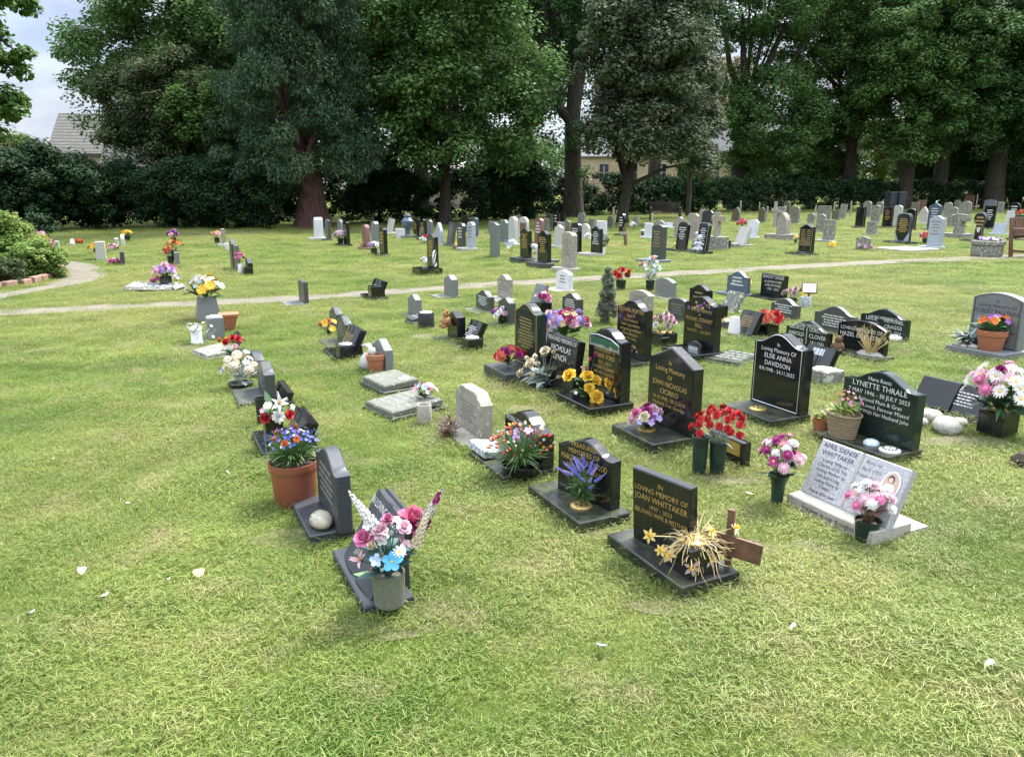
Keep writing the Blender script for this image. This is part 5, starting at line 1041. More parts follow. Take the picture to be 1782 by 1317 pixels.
# --- fourth row
gr('grey tablet leaning back behind the pink flowered black pot', 'flat', 'grey', (922,954,492,540), t=.06, z0=.02, lean=22, base=(.0,.05,.0), bmat='dark', bars=5, tmat='greyink')
flowers('bright pink and white posy in a square black pot', 'cube', 'black', (945,545,507,16), [('carnation','pink',5,.4),('carnation','white',3,.34),('carnation','magenta',2,.36)], vh=.5, vr=12, lv=6)
gr('dark green ogee headstone left of the slim grey conifer', 'ogee', 'dark', (978,1016,506,552), t=.09, z0=.02, base=(.02,.1,.0), bars=5, tmat='silver')
gr('plain white headstone with curved top and flat base by the path', 'peon', 'white', (967,998,468,505), t=.08, z0=.015, base=(.03,.26,.02), bmat='offwhite', bars=3, tmat='greyink')
tree('slim grey green dwarf conifer bush among the headstones', at(1056,563), [(0,0,0,.018),(0,0,.3,.012),(0,0,.56,.005)], [(0,0,.16,.12,.1,.15),(0,0,.33,.10,.09,.13),(0,0,.5,.065,.06,.11),(0,0,.61,.025,.025,.06)], 130, .045, 45, .034, 'conifer', 50, name='dwarf_conifer', nlimb=14, cat='shrub', group=None, needle=False, aspect=.3)
p = gr('narrow ribbed grey book tablet behind the purple and red silk flowers', 'book', 'grey', (950,985,560,604), t=.05, z0=.03, lean=28, base=(.02,.06,.0), bars=4, tmat='greyink')
flowers('large bunch of lilac and dark red silk flowers with a blue thistle', 'cube', 'black', (985,612,538,40), [('carnation','lilac',12,.3),('carnation','rose',5,.3),('mum','blue',2,.34),('simple','straw',8,.18),('carnation','palepink',4,.24)], vh=.3, vr=18, lv=24, leaf='green', dome=.4)
flowers('single pale pink bloom in a terracotta pot behind the tall dark headstone', 'pot', 'terracotta', (952,588,540,12), [('peony','palepink',3,.6)], vh=.4, vr=9, lv=6)
p = gr('black ogee headstone lettered MICHAEL PORTER', 'ogee', 'black', (1077,1133,516,630), t=.085, z0=.05, base=(.02,.2,.02), bmat='blackrough', text=[('MICHAEL PORTER', .036), ('Aged 57', .028), ('Dear husband,', .028), ('father, grandfather', .028), ('and great grandfather', .028), ('Gone fishing but', .026), ('not far away', .026), ('', .03), ('FOREVER', .032)], zt=.86, wl=(.46,.56))
flowers('pink and white lilies before the Michael Porter headstone', None, None, (1113,626,588,17), [('lily','pink',4,.5),('lily','white',5,.5)], P=at(1112,628,.02), vh=.1, lv=16, lw=.03)
flowers('withered pink and white roses in a square black vase with gilt lettering', 'cube', 'black', (1154,602,545,24), [('rose','deadpink',5,.3),('rose','palepink',5,.3),('daisy','yellow',1,.3),('rose','white',3,.26)], vh=.42, vr=18, lidm='brass', lv=12, dome=.5)
p = gr('black ogee headstone lettered MICHAEL STEWART BELL', 'ogee', 'black', (1196,1251,510,614), t=.085, z0=.07, base=(.02,.24,.03), text=[('In Loving Memory', .034), ('of', .028), ('MICHAEL STEWART', .038), ('BELL', .038), ('16.4.1951 - 12.6.2019', .028)], zt=.78, wl=(.46,.56))
b = MB(); r_ = random.Random(2)
for i in range(16): x, z = r_.uniform(-.18, .16), p.h*(.8+r_.uniform(-.05, .09)); b.add([(x+.018*math.cos(t), -.0025-.0001*i, z+.014*math.sin(t)) for t in range(6)], [tuple(range(6))], i % 3)
b.build('flower_engraving', [pm('gold'), pm('purple'), M['greyink']], p.slab)
p = gr('small arched black plaque leaning behind the Cicirko headstone', 'round', 'black', (1197,1222,590,622), t=.04, z0=.02, lean=14, wl=(.2,.3), panel=(.15,.85,.1,.6,'tin'))
flowers('dark red silk roses in two black pots behind the slim conifer', 'straight', 'blackpot', (1080,505,468,20), [('rose','red',8,.34)], vh=.45, vr=9, lv=14)
flowers('tall pale blue and white spray with peach roses in a black vase by the path', 'straight', 'blackpot', (1131,505,446,22), [('lily','white',5,.3),('simple','paleblue',14,.18),('rose','peach',4,.32),('simple','white',6,.2)], vh=.28, vr=8, lv=40, leaf='grey', lw=.014, dome=.4, low=.0)
gr('grey round shouldered headstone beside the tall pale blue spray', 'peon', 'grey', (1139,1178,481,520), t=.08, z0=.01, base=(.03,.1,.02), bmat='concrete', bars=5, tmat='greyink')
gr('pale grey weathered headstone behind the Michael Porter headstone', 'peon', 'sand', (1094,1139,501,545), t=.08, z0=.01, bars=3, tmat='greyink')
gr('dark grey curved headstone behind the Michael Bell headstone', 'peon', 'dark', (1161,1203,515,562), t=.07, z0=.01, base=(.0,.1,.0), bars=4, tmat='greyink')
gr('dark ogee headstone directly behind the top of the Michael Bell headstone', 'ogee', 'black', (1197,1242,492,560), t=.07, z0=.02, base=(.0,.1,.0), bars=4, tmat='dimgold')
gr('black slab with gilt letters half hidden by the Michael Bell headstone', 'flat', 'black', (1228,1268,526,566), t=.05, z0=.02, base=(.02,.12,.0), bars=4, tmat='dimgold')
flowers('square grey vase with cream lid and withered stems right of Michael Bell', 'cube', 'dark', (1263,572,552,14), [('daisy','straw',3,.3)], vh=.7, vr=13, lidm='creamlid', lv=5, leaf='straw', lw=.008)
gr('pale grey tablet leaning back below the blue grey ogee headstone', 'flat', 'old', (1254,1298,505,547), t=.07, z0=.02, lean=28, base=(.0,.06,.0), bars=5, tmat='greyink')
p = gr('blue grey ogee headstone with red and yellow flowers before it', 'ogee', 'bluegrey', (1264,1308,470,512), t=.07, z0=.04, base=(.04,.2,.02), bars=3, tmat='silver')
flowers('white pink crimson and yellow posies before the blue grey headstone', 'bowl', 'blackpot', (1290,508,482,22), [('carnation','white',3,.3),('carnation','magenta',4,.32),('daisy','yellow',4,.32),('carnation','palepink',2,.32)], P=at(1287,506,.04), vh=.2, lv=10, dome=.3)
p = gr('black book tablet with gilt lettering beside the white slab and red flowers', 'book', 'black', (1279,1328,538,588), t=.06, z0=.03, lean=28, base=(.04,.12,.0), bars=6, tmat='dimgold')
flowers('upright white tapered vase left of the black and gilt book tablet', 'taper', 'whiteplastic', (1277,584,552,8), [], vh=1, vr=8, lv=0, cat='vase', name='white_vase', group=None)
flowers('bright orange red silk flowers spreading over the black book tablet', 'cube', 'black', (1335,584,540,26), [('carnation','coral',9,.34),('carnation','red',5,.32)], vh=.42, vr=14, lv=14, dome=.4)
gr('dark ogee double headstone behind the orange red silk flowers', 'ogee', 'dark', (1340,1396,515,556), t=.08, z0=.02, base=(.0,.1,.0), bars=4, tmat='silver')
p = gr('black flat topped headstone lettered MAVIS IVY CAYLOR', 'flat', 'black', (1329,1367,475,518), t=.06, z0=.03, base=(.04,.24,.02), text=[('MAVIS IVY CAYLOR', .05), ('A LOVING WIFE', .035), ('AND MOTHER', .035), ('1928 - 2015', .035)], tmat='silver', zt=.96, wl=(.5,.6))
flowers('dried pink and yellow flowers behind the orange red silk flowers', 'cube', 'dark', (1380,528,500,19), [('rose','deadpink',5,.36),('rose','palepink',3,.3),('daisy','yellow',2,.3)], vh=.35, lv=12)
flowers('round speckled grey pot right of the dried pink flowers', 'cyl', 'pebble', (1401,535,517,9), [], vh=1, vr=9, lv=0, cat='pot', name='flower_pot', group=None)
sg = empty('marker_sign', at(1406,529), R(-20), 'small white sign board on a short wooden stake', 'sign'); k = ppm(sg.location); H = 36/k
mb = MB(); mb.box(-.015, .015, -.01, .01, 0, H*.6); mb.build('stake', M['wood'], sg); mb = MB(); mb.box(-.105, .105, -.012, .012, 0, H*.52); bd = mb.build('board', M['wood'], sg, loc=(0, -.02, H*.5), rot=(R(-18), 0, 0)); mb = MB(); mb.box(-.09, .09, -.016, -.0125, .02, H*.49); mb.build('white_panel', M['whiteplastic'], bd)
ledger('flat black split tablet lying in the grass left of Elsie Davidson', (1285,641), .36, .46, 'blackrough', .05, 2, split=True, bars=4, yaw=20)
p = gr('tall black headstone lettered ELSIE ANNA DAVIDSON with silver border', 'ogee', 'black', (1320,1405,570,724), t=.09, z0=.065, base=(.0,.26,.02), bmat='blackrough', text=[('In', .027), ('Loving Memory Of', .03), ('ELSIE ANNA', .034), ('DAVIDSON', .034), ('8.8.1948 - 24.11.2022', .027)], tmat='silver', zt=.88, border='tin', wl=(.48,.56), mw=.80)
lid(p.root, 'flower_holder', -.02, -.13, .065, .062, 'brass', .02)
p = gr('black double headstone lettered GEORGE HAROLD and DOROTHY CLOVER', 'ogee', 'black', (1373,1445,551,612), t=.06, z0=.03, base=(.0,.1,.02), wl=(.56,.75))
inscribe(p, [('IN LOVING MEMORY OF', .034)], 'silver', .9, 1, .6); inscribe(p, [('GEORGE', .042), ('HAROLD', .042), ('CLOVER', .042), ('4.8.1924', .032)], 'silver', .78, 1, .36, -p.w*.24); inscribe(p, [('DOROTHY', .042), ('CLOVER', .042), ('18.1.1926', .032), ('12.11.2009', .032)], 'silver', .78, 1, .38, p.w*.25)
b = MB(); b.box(-.003, .003, -.002, .001, .03, p.h*.75); b.build('dividing_line', M['silver'], p.slab)
gr('black book tablet leaning back right of Elsie Davidson', 'book', 'black', (1404,1441,598,666), t=.05, z0=.02, lean=27, base=(.0,.05,.0), wl=(.3,.45), bars=1, tmat='tin')
flowers('low square mossy stone vase with an open ring top beside the leaning book tablet', 'cube', 'old', (1434,671,643,28), [], P=at(1434,666), vh=.85, vr=24, lidm='creamlid', lv=0, cat='vase', name='stone_vase', group=None)
p = gr('large black ogee headstone lettered LYNETTE THRALE', 'ogee', 'blackgreen', (1470,1606,630,786), t=.075, z0=.06, base=(.0,.21,.03), bmat='blackrough', text=[('Here Rests', .026), ('LYNETTE THRALE', .035), ('7 MAY 1946 - 30 JULY 2023', .027), ('', .003), ('A Beloved Mum & Gran', .025), ('Forever Loved, Forever Missed', .025), ('Reunited With Her Husband John', .025)], tmat='silver', zt=.9, wl=(.54,.66), mw=.84)
lid(p.root, 'flower_holder', .2, -.1, .06, .062, 'whitelid', .02, 13)
gd = empty('glass_dome', on(p, .06, -.09), 0, 'small clear blue glass dome on the Lynette Thrale base', 'ornament'); mb = MB(); mb.lathe([(.048,0),(.046,.014),(.03,.027),(0,.032)], 18); smoothby(mb.build('dome', plain('pale_blue_glass', (.5,.58,.66), .12), gd), 60)
flowers('oval straw basket of green succulents with small pink flowers by Lynette Thrale', 'basket', 'basket', (1473,764,684,34), [('simple','pink',14,.1),('simple','coral',8,.09),('simple','deadpink',5,.09)], P=on(p, -.13, -.13), vh=.5, vr=31, lv=80, leaf='lime', lw=.02, dome=.35, sz=.09, cat='potted plant', name='basket_plant', group='pots of plants on the graves')
flowers('terracotta bowl of succulents half behind the straw basket', 'bowl', 'terracotta', (1428,757,700,22), [('simple','pink',6,.12),('simple','deadpink',4,.12)], P=at(1430,757), vh=.5, vr=18, lv=40, leaf='lime', lw=.025, sz=.08, cat='potted plant', name='potted_plant', group='pots of plants on the graves')
p = gr('grey double headstone with white lettering behind the peaked black one', 'ogee', 'dark', (1422,1489,527,585), t=.06, z0=.02, base=(.0,.1,.0), bars=5, tmat='silver', wl=(.56,.75))
p = gr('black headstone lettered LOVING MEMORIES OF HAZEL ELIZABETH', 'peon', 'black', (1462,1544,550,620), t=.06, z0=.045, base=(.06,.2,.02), bmat='blackrough', text=[('', .05), ('LOVING MEMORIES OF', .036), ('HAZEL ELIZABETH', .042)], tmat='silver', zt=.92, wl=(.56,.72))
dt = flowers('dry bare twig arrangement on a pale stone before Hazel Elizabeth', None, None, (1505,625,565,26), [], P=at(1512,622,.02), vh=.1, lv=0, group=None, name='dried_twigs', cat='twigs')
mb = MB(); r_ = random.Random(12)
for i in range(26):
    a = r_.uniform(0, 6.28); e = r_.uniform(.05, .24); z = r_.uniform(.2, .36)*(1-e); p1 = Vector((e*.4*math.cos(a), e*.4*math.sin(a), z*.5)); p2 = Vector((e*math.cos(a), e*math.sin(a), z)); mb.tube([(0,0,0), p1, p2], [.006,.005,.002], 5)
    for k in range(3): q = p1.lerp(p2, .3+.25*k); mb.tube([q, q + Vector((r_.uniform(-.05,.05), r_.uniform(-.05,.05), r_.uniform(.02,.06)))], [.003,.0015], 4)
mb.build('twigs', pm('straw'), dt)
rk = empty('painted_rock', at(1513,624,.0), YAW, 'pale green rock at the foot of the dry twig arrangement', 'rock'); mb = MB(); mb.lathe([(0,0),(.09,.0),(.1,.04),(.06,.075),(0,.08)], 14, sx=1.5, jit=.06); smoothby(mb.build('rock_body', M['rock'], rk), 80)
td = empty('teddy_bear', at(1458,611,.045), YAW+.4, 'brown and black teddy bear sitting against the Hazel Elizabeth headstone', 'teddy bear'); td.scale = (.6,.6,.6)
mb = MB(); mb.lathe([(0,0),(.07,.01),(.09,.07),(.06,.15),(0,.17)], 14); mb.lathe([(0,0),(.05,.01),(.065,.055),(.05,.1),(0,.115)], 14, (0,-.01,.15))
for s_ in (-1,1): mb.lathe([(0,0),(.024,.008),(.022,.028),(0,.035)], 8, (s_*.05,0,.245)); mb.tube([(s_*.06,-.01,.12),(s_*.1,-.06,.06)], [.03,.024], 7); mb.tube([(s_*.05,-.03,.03),(s_*.07,-.12,.025)], [.035,.03], 7)
mb.build('teddy_body', plain('dark_brown_plush', (.13,.075,.045), .95, 0, .3, 60), td, True)
p = gr('dark green double headstone of Leslie and Evelyn Mabel Craggs', 'ogee', 'blackgreen', (1502,1581,531,592), t=.06, z0=.02, base=(.03,.12,.02), wl=(.6,.8))
inscribe(p, [('', .06), ('LOVING MEMORIES OF', .034)], 'silver', .92, 1, .6); inscribe(p, [('LESLIE', .04), ('CRAGGS', .04), ('1920 - 1988', .03)], 'silver', .66, 1, .34, -p.w*.25); inscribe(p, [('EVELYN MABEL', .04), ('CRAGGS', .04), ('1921 - 2014', .03)], 'silver', .66, 1, .4, p.w*.22)
lid(p.root, 'flower_holder', .2, -.06, .02, .085, 'whitelid', .05)
p = gr('grey granite headstone lettered ROBERT BALLERINI near the right edge', 'peon', 'grey', (1698,1781,504,612), t=.10, z0=.075, base=(.03,.28,.03), bmat='grey', text=[('In', .03), ('Loving Memory Of', .034), ('ROBERT BALLERINI', .046), ('ROBI', .04), ('Loving Husband,', .034), ('Father & Grandfather', .034), ('9th July 1938', .03), ('11th March 2019', .03)], tmat='ink', zt=.88, border='ink', wl=(.5,.58))
flowers('terracotta pot of orange yellow and violet pansies before Robert Ballerini', 'pot', 'terracotta', (1737,617,556,28), [('simple','orange',7,.3),('simple','yellow',4,.28),('simple','purple',5,.26),('simple','white',2,.2)], P=on(p, .07, -.13), vh=.55, vr=24, lv=50, leaf='bright', lw=.022, dome=.3, cat='potted plant', name='potted_plant', group='pots of plants on the graves')
flowers('grey leaved shrubby plant and pebbles left of the pansy pot', None, None, (1695,606,568,26), [('simple','grey',10,.1)], P=on(p, -.17, -.13), vh=.06, lv=70, leaf='grey', lw=.02, sz=.2, name='plant', cat='plant', group=None)
for i, (x, y, s_) in enumerate(((-.2,-.22,.035),(-.12,-.24,.03),(-.05,-.2,.04))):
    o = empty('rock', on(p, x, y), i, ('leftmost of three pale pebbles on the Robert Ballerini base', 'middle of three pale pebbles on the Robert Ballerini base', 'pale pebble nearest the pansy pot on the Ballerini base')[i], 'pebble'); mb = MB(); mb.lathe([(0,0),(s_,.0),(s_*1.1,s_*.4),(s_*.6,s_*.8),(0,s_*.85)], 12, sx=1.3, jit=.08); smoothby(mb.build('rock_body', M['rock'], o), 80)
p = gr('plain black slab leaning back left of the right hand chrysanthemums', 'flat', 'black', (1602,1662,652,722), t=.05, z0=.03, lean=30, base=(.02,.06,.0), wl=(.3,.42))
gr('second leaning black slab with pale lettering behind the right hand chrysanthemums', 'flat', 'black', (1648,1716,662,735), t=.05, z0=.03, lean=30, base=(.02,.08,.0), wl=(.3,.42), bars=5, tmat='silver')
flowers('big bunch of white and pink chrysanthemums in a square black vase at right', 'cube', 'black', (1734,760,636,66), [('daisy','white',20,.17),('mum','palepink',9,.2),('mum','pink',3,.2),('rose','magenta',2,.18),('daisy','palepink',6,.17)], P=at(1734,752,.02), vh=.32, vr=24, lidm='brass', lv=70, leaf='leaf', lw=.02, dome=.5, sz=.26)
for i, (u, v, s_) in enumerate(((1613,732,.075),(1646,750,.085),(1598,738,.045),(1668,741,.05))):
    o = empty('rock', at(u, v), i*1.3, ('rounded pale mossy rock left of the leaning black slabs', 'longer pale mossy rock below the leaning black slabs', 'small pale rock behind the Lynette Thrale headstone edge', 'small pale rock nearest the right hand chrysanthemums')[i], 'rock', 'pale rocks before the leaning black slabs'); mb = MB(); mb.lathe([(0,-.01),(s_*.95,.0),(s_*1.08,s_*.5),(s_*.75,s_*1.0),(0,s_*1.15)], 16, sx=1.35, jit=.07); smoothby(mb.build('rock_body', M['rock'], o), 80)
mh = empty('molehill', at(1779,812), 0, 'small dark brown clod of earth at the right edge of the lawn', 'clod'); mb = MB(); mb.lathe([(0,0),(.07,0),(.06,.05),(.03,.085),(0,.09)], 14, jit=.15); mb.build('clod_body', M['soil'], mh)
# litter on the lawn
LB = ['pale petal lying at the far left of the lawn','white torn petal left of the first pot','pale green petal at the lower left','tan dead leaf left of the front pot','white petal left of the brown pot','pale blue petal at the bottom centre of the lawn','white petal at the lower right of the lawn','white curled petal near the right edge','small white petal beyond the painted stone','dry leaf beside the magenta chrysanthemum pot','small pale petal left of the ogee stone row','small white petal in the left foreground']
for (u, v, s_, c), lb in zip(((143,992,.03,'white'),(180,1037,.04,'white'),(53,1067,.03,'grey'),(346,996,.04,'peach'),(222,877,.025,'white'),(1047,1123,.035,'paleblue'),(1380,1090,.022,'white'),(1722,1154,.03,'white'),(397,823,.02,'white'),(1306,860,.04,'cream'),(92,800,.02,'white'),(292,1010,.02,'white')), LB):
    o = empty('petal', at(u, v, .035), rng.random()*6, lb, 'petal', 'petals and leaves scattered on the grass'); mb = MB(); mb.add([(s_*q*math.cos(t), s_*.75*q*math.sin(t), .004+.012*q*q*math.cos(2*t)+.01*math.sin(t)) for q in (.3, .62) for t in [i*.785 for i in range(8)]], [tuple(range(8))] + [(i, (i+1) % 8, 8+(i+1) % 8, 8+i) for i in range(8)]); mb.build('petal_body', pm(c), o)
# ------------------------------------------------------------------ far rows beyond the path: label, shape, stone, box, options
G2 = 'headstones in the far rows beyond the path'
def fr(label, kind, mat, bb, **k):
    k.setdefault('t', .09); k.setdefault('z0', .06); k.setdefault('group', G2); k.setdefault('wl', (.4, .95)); k.setdefault('base', (.05, .12, .03)); return grave(label, kind, mat, bb, **k)
for row in [
 ('white tapering obelisk stone beside the red trunked conifer', 'obelisk', 'white', (547,561,378,414), dict(t=.25, wl=(.3,.4), base=(.1,.2,.08), bmat='offwhite')),
 ('narrow dark stone right of the white obelisk', 'peon', 'dark', (566,576,381,416), dict()),
 ('grey round topped stone behind the pale flower basket', 'round', 'grey', (586,598,381,410), dict()),
 ('black stone with gilt line beside the pale flower basket', 'peon', 'black', (598,608,384,425), dict(bars=4, tmat='dimgold', base=(.08,.25,.04))),
 ('reddish granite round topped stone seen edge on', 'round', 'red', (631,643,390,431), dict(t=.12)),
 ('grey polished granite stone between the red and the thin black one', 'clip', 'grey', (645,660,385,420), dict(t=.14)),
 ('thin black stone standing edge on right of the white flower pots', 'peon', 'black', (661,673,395,443), dict(bars=4)),
 ('white stone tilted far back on a white base', 'flat', 'offwhite', (672,688,380,406), dict(lean=14, base=(.1,.2,.1), bmat='offwhite')),
 ('black stone with gilt spots right of the dark urn', 'peon', 'black', (719,730,380,410), dict(bars=4)),
 ('dark stone with gilt column of letters left of a grey one', 'ogee', 'black', (731,743,380,415), dict(bars=7, tmat='gold')),
 ('grey ogee stone behind the black gilt wheel grave', 'ogee', 'grey', (743,754,382,412), dict()),
 ('pale grey pointed round stone right of the black wheel grave', 'gothic', 'lightgrey', (757,772,387,424), dict(base=(.06,.2,.04), bmat='concrete')),
 ('black ogee stone with gilt lettering and a wheel ornament', 'ogee', 'black', (743,763,405,467), dict(bars=8, base=(.03,.3,.06), z0=.12)),
 ('grey slate stone leaning back right of the pale pointed one', 'flat', 'dark', (777,795,386,426), dict(lean=9, bars=5, tmat='greyink')),
 ('dark stone with pale letters left of the light grey clipped one', 'clip', 'dark', (795,811,388,430), dict(bars=4, tmat='silver')),
 ('black stone half hidden behind the dark pale lettered one', 'flat', 'black', (804,816,376,402), dict()),
 ('light blue grey stone with clipped shoulders and flat base', 'clip', 'lightgrey', (812,828,386,432), dict(bars=4, tmat='grey' if 0 else 'greyink', base=(.06,.3,.05), bmat='concrete')),
 ('black edged grey arched stone behind the clipped light grey one', 'peon', 'bluegrey', (821,832,378,412), dict()),
 ('tall green grey stone with peon top standing alone in the grass', 'peon', 'greengrey', (852,870,387,448), dict(base=None, z0=0, bars=6, tmat='greyink')),
 ('small grey stone left behind the tall green grey one', 'flat', 'grey', (850,867,385,405), dict()),
 ('grey blue shouldered stone right of the tall green grey one', 'clip', 'greengrey', (868,885,382,418), dict(bars=3, tmat='greyink')),
 ('tall narrow cream white stone with rounded top', 'round', 'offwhite', (887,900,377,424), dict(t=.12)),
 ('brownish thin stone behind the cream white one', 'flat', 'brownold', (894,905,375,402), dict()),
 ('pale arched stone with a red granite panel', 'round', 'offwhite', (902,921,377,412), dict(panel=(.2,.9,.1,.7,'red'))),
 ('black ogee stone with gilt lines left of the white angel', 'ogee', 'black', (905,926,396,449), dict(bars=8, base=(.05,.24,.04), bmat='dark', z0=.1)),
 ('red granite round topped stone behind the white angel pair', 'round', 'red', (930,947,379,422), dict(bars=4, tmat='silver')),
 ('brown grey square stone right behind the red granite one', 'flat', 'brownold', (945,956,380,406), dict()),
 ('black ogee stone with gilt lines right of the white angel', 'ogee', 'black', (935,960,400,458), dict(bars=8, base=(.05,.24,.04), bmat='dark', z0=.1)),
 ('black ogee stone in the dark cluster under the hedge', 'ogee', 'black', (962,975,369,400), dict(bars=3, tmat='silver')),
 ('tallest black stone at the right of the dark cluster', 'peon', 'black', (974,983,368,398), dict()),
 ('small dark stone at the left of the dark cluster', 'flat', 'dark', (950,962,372,396), dict()),
 ('narrow white stone left of the large pale sandstone one', 'ogee', 'offwhite', (966,981,391,428), dict()),
 ('grey flat stone behind the narrow white one', 'flat', 'old', (970,982,386,410), dict()),
 ('small rounded brown stone left of the black arched disc stone', 'round', 'brownold', (982,993,383,408), dict()),
 ('large pale sandstone clipped headstone just beyond the path', 'clip', 'sand', (978,1004,403,467), dict(bars=7, tmat='greyink', base=(.06,.2,.04), bmat='concrete', t=.13)),
 ('black broad arched stone right of the pale sandstone one', 'round', 'black', (993,1013,387,438), dict(bars=6, tmat='silver', base=(.1,.2,.05))),
 ('tall lichened grey stone with sloping top near the hedge', 'clip', 'old', (1005,1020,370,396), dict()),
 ('white grey worn stone below the tall lichened one', 'round', 'offwhite', (1009,1028,389,414), dict()),
 ('small cream square stone under the hedge by the black ogee one', 'flat', 'sand', (1025,1037,380,396), dict()),
 ('black ogee stone with white lines beside a topiary ball', 'ogee', 'black', (1028,1050,393,441), dict(bars=8, tmat='silver', base=(.06,.35,.04), bmat='concrete')),
 ('tall flat white stone behind the black one with the topiary ball', 'flat', 'white', (1037,1057,384,423), dict(base=None, z0=0)),
 ('brown round stone close under the leaning trunk', 'round', 'brownold', (1057,1069,376,394), dict()),
 ('tall narrow black oval stone before the leaning trunk', 'disc', 'black', (1075,1090,371,408), dict(bars=4, tmat='silver')),
 ('worn round topped stone leaning right under the hedge', 'round', 'old', (1099,1115,377,392), dict(roll=0, lean=16)),
 ('small white square stone left of the grey green ogee one', 'flat', 'white', (1124,1135,388,412), dict()),
 ('grey green peon headstone on a grey base near the path', 'peon', 'dark', (1133,1161,390,452), dict(bars=6, tmat='dimgold', base=(.1,.35,.06), bmat='grey', t=.13)),
 ('weathered grey stone peeping over the grey green peon headstone', 'round', 'old', (1138,1159,383,410), dict()),
 ('pale flat white stone lying back before the wooden bench', 'flat', 'white', (1157,1171,386,396), dict(lean=30)),
 ('broad sandstone stone with shoulders left of the arched sandstone one', 'shoulder', 'sand', (1172,1193,377,412), dict()),
 ('tall sandstone stone with broken sloping top behind the black pair', 'clip', 'sand', (1194,1218,371,414), dict()),
 ('black leaning stone with white lines left of the cherub', 'clip', 'black', (1175,1203,386,434), dict(lean=7, bars=6, tmat='silver', base=(.12,.25,.05))),
 ('black leaning stone with a white cross behind the cherub', 'clip', 'black', (1211,1239,387,438), dict(lean=7, bars=7, tmat='silver', border='tin', base=(.12,.25,.05))),
 ('dark grey clipped stone behind the black leaning pair', 'clip', 'dark', (1220,1243,366,392), dict(lean=4)),
 ('white stone peeping out behind the dark grey clipped one', 'flat', 'offwhite', (1217,1230,365,390), dict()),
 ('stone cross on a stepped base with a poppy wreath', 'cross', 'sand', (1241,1257,369,412), dict(base=(.1,.2,.1), bmat='old', t=.12, wl=(.4,.6), z0=.35)),
 ('dim leaning stone under the hedge right of the stone cross', 'gothic', 'brownold', (1272,1291,360,384), dict(lean=8)),
 ('squat brown stone with shoulders under the hedge', 'shoulder', 'brownold', (1319,1333,361,386), dict()),
 ('white marble scroll topped stone leaning right', 'clip', 'white', (1297,1323,382,413), dict(lean=9, base=(.02,.1,.05), bmat='white')),
 ('pale marble open book leaning back with pink flowers behind', 'book', 'offwhite', (1277,1309,394,428), dict(lean=22, base=(.1,.25,.05), bmat='old')),
 ('grey weathered stone with pale post before it', 'flat', 'old', (1350,1368,360,392), dict()),
 ('pale sandstone gothic pillar stone with stepped plinth', 'gothic', 'sand', (1354,1374,370,408), dict(t=.2, base=(.2,.3,.2), bmat='old', z0=.18)),
 ('dark round topped stone high against the hedge', 'round', 'brownold', (1362,1377,350,374), dict()),
 ('grey round topped stone right of the gothic pillar', 'round', 'old', (1374,1394,359,388), dict()),
 ('black double headstone with gilt columns near the path', 'ogee', 'black', (1388,1421,389,441), dict(base=(.12,.3,.04), border='tin')),
 ('small worn stone with flowers left of the grey round ones', 'round', 'old', (1405,1419,371,388), dict()),
 ('broad grey flat topped stone in the lichened group', 'flat', 'old', (1421,1448,358,386), dict()),
 ('dark worn round stone before the broad grey flat one', 'round', 'old', (1420,1438,372,402), dict()),
 ('pale fluted pillar stone beside a low square block', 'flat', 'old', (1434,1453,382,418), dict(base=(.15,.3,.04), bmat='old')),
 ('lichened stone leaning over near the tall thin post', 'flat', 'old', (1459,1476,355,380), dict(lean=8)),
 ('low lichened stone beside the leaning one under the hedge', 'flat', 'brownold', (1448,1461,366,382), dict()),
 ('black stone with engraved curtain beside tall grass', 'flat', 'black', (1487,1509,360,395), dict(border='tin')),
 ('thin white topped stone behind the black engraved one', 'round', 'old', (1500,1519,350,378), dict()),
 ('small rough grey stone with a pink and white posy', 'peon', 'old', (1488,1517,411,436), dict(base=None, z0=0)),
 ('pale worn stone left of the gilt brown one', 'peon', 'old', (1514,1534,357,388), dict()),
 ('low white block stone before the pale worn one', 'flat', 'old', (1509,1527,385,406), dict()),
 ('grey round stone in front of the slate blue bins', 'round', 'old', (1523,1539,351,374), dict()),
 ('brown black stone with gilt lettering left of the black oval one', 'flat', 'black', (1534,1557,360,395), dict(bars=5, base=(.1,.25,.04), border='dimgold')),
 ('white edged grey round stone behind the gilt brown one', 'round', 'offwhite', (1552,1573,357,392), dict()),
 ('black round topped stone with oval gilt panel and blue corner', 'round', 'black', (1556,1591,370,421), dict(bars=8, border='tin', base=(.2,.25,.04))),
 ('black ogee stone right behind the round gilt one', 'ogee', 'black', (1573,1598,362,398), dict(border='tin')),
 ('brown lichened stone in the back row right of the bins', 'flat', 'brownold', (1584,1601,352,374), dict()),
 ('red brown worn stone behind the dark slate double stone', 'flat', 'redbrown', (1594,1613,348,368), dict()),
 ('white wedge shaped stone left of the dark slate double stone', 'gothic', 'offwhite', (1602,1614,360,388), dict()),
 ('dark slate ogee double stone with white letters and a white bird', 'ogee', 'bluegrey', (1612,1642,354,398), dict(bars=5, tmat='silver', base=(.1,.2,.04))),
 ('light blue grey peaked headstone with pink flowers at its foot', 'ogee', 'lightgrey', (1612,1648,375,429), dict(bars=5, tmat='greyink', base=(.06,.3,.04), bmat='lightgrey', t=.1)),
 ('grey round stone right of the dark slate double stone', 'round', 'old', (1640,1659,352,378), dict()),
 ('weathered brown grey stone left of the carved pillar', 'round', 'old', (1647,1669,360,393), dict()),
 ('small dark stone high in the back row', 'flat', 'brownold', (1646,1661,344,358), dict()),
 ('red brown stone high in the back row', 'flat', 'redbrown', (1678,1697,340,364), dict()),
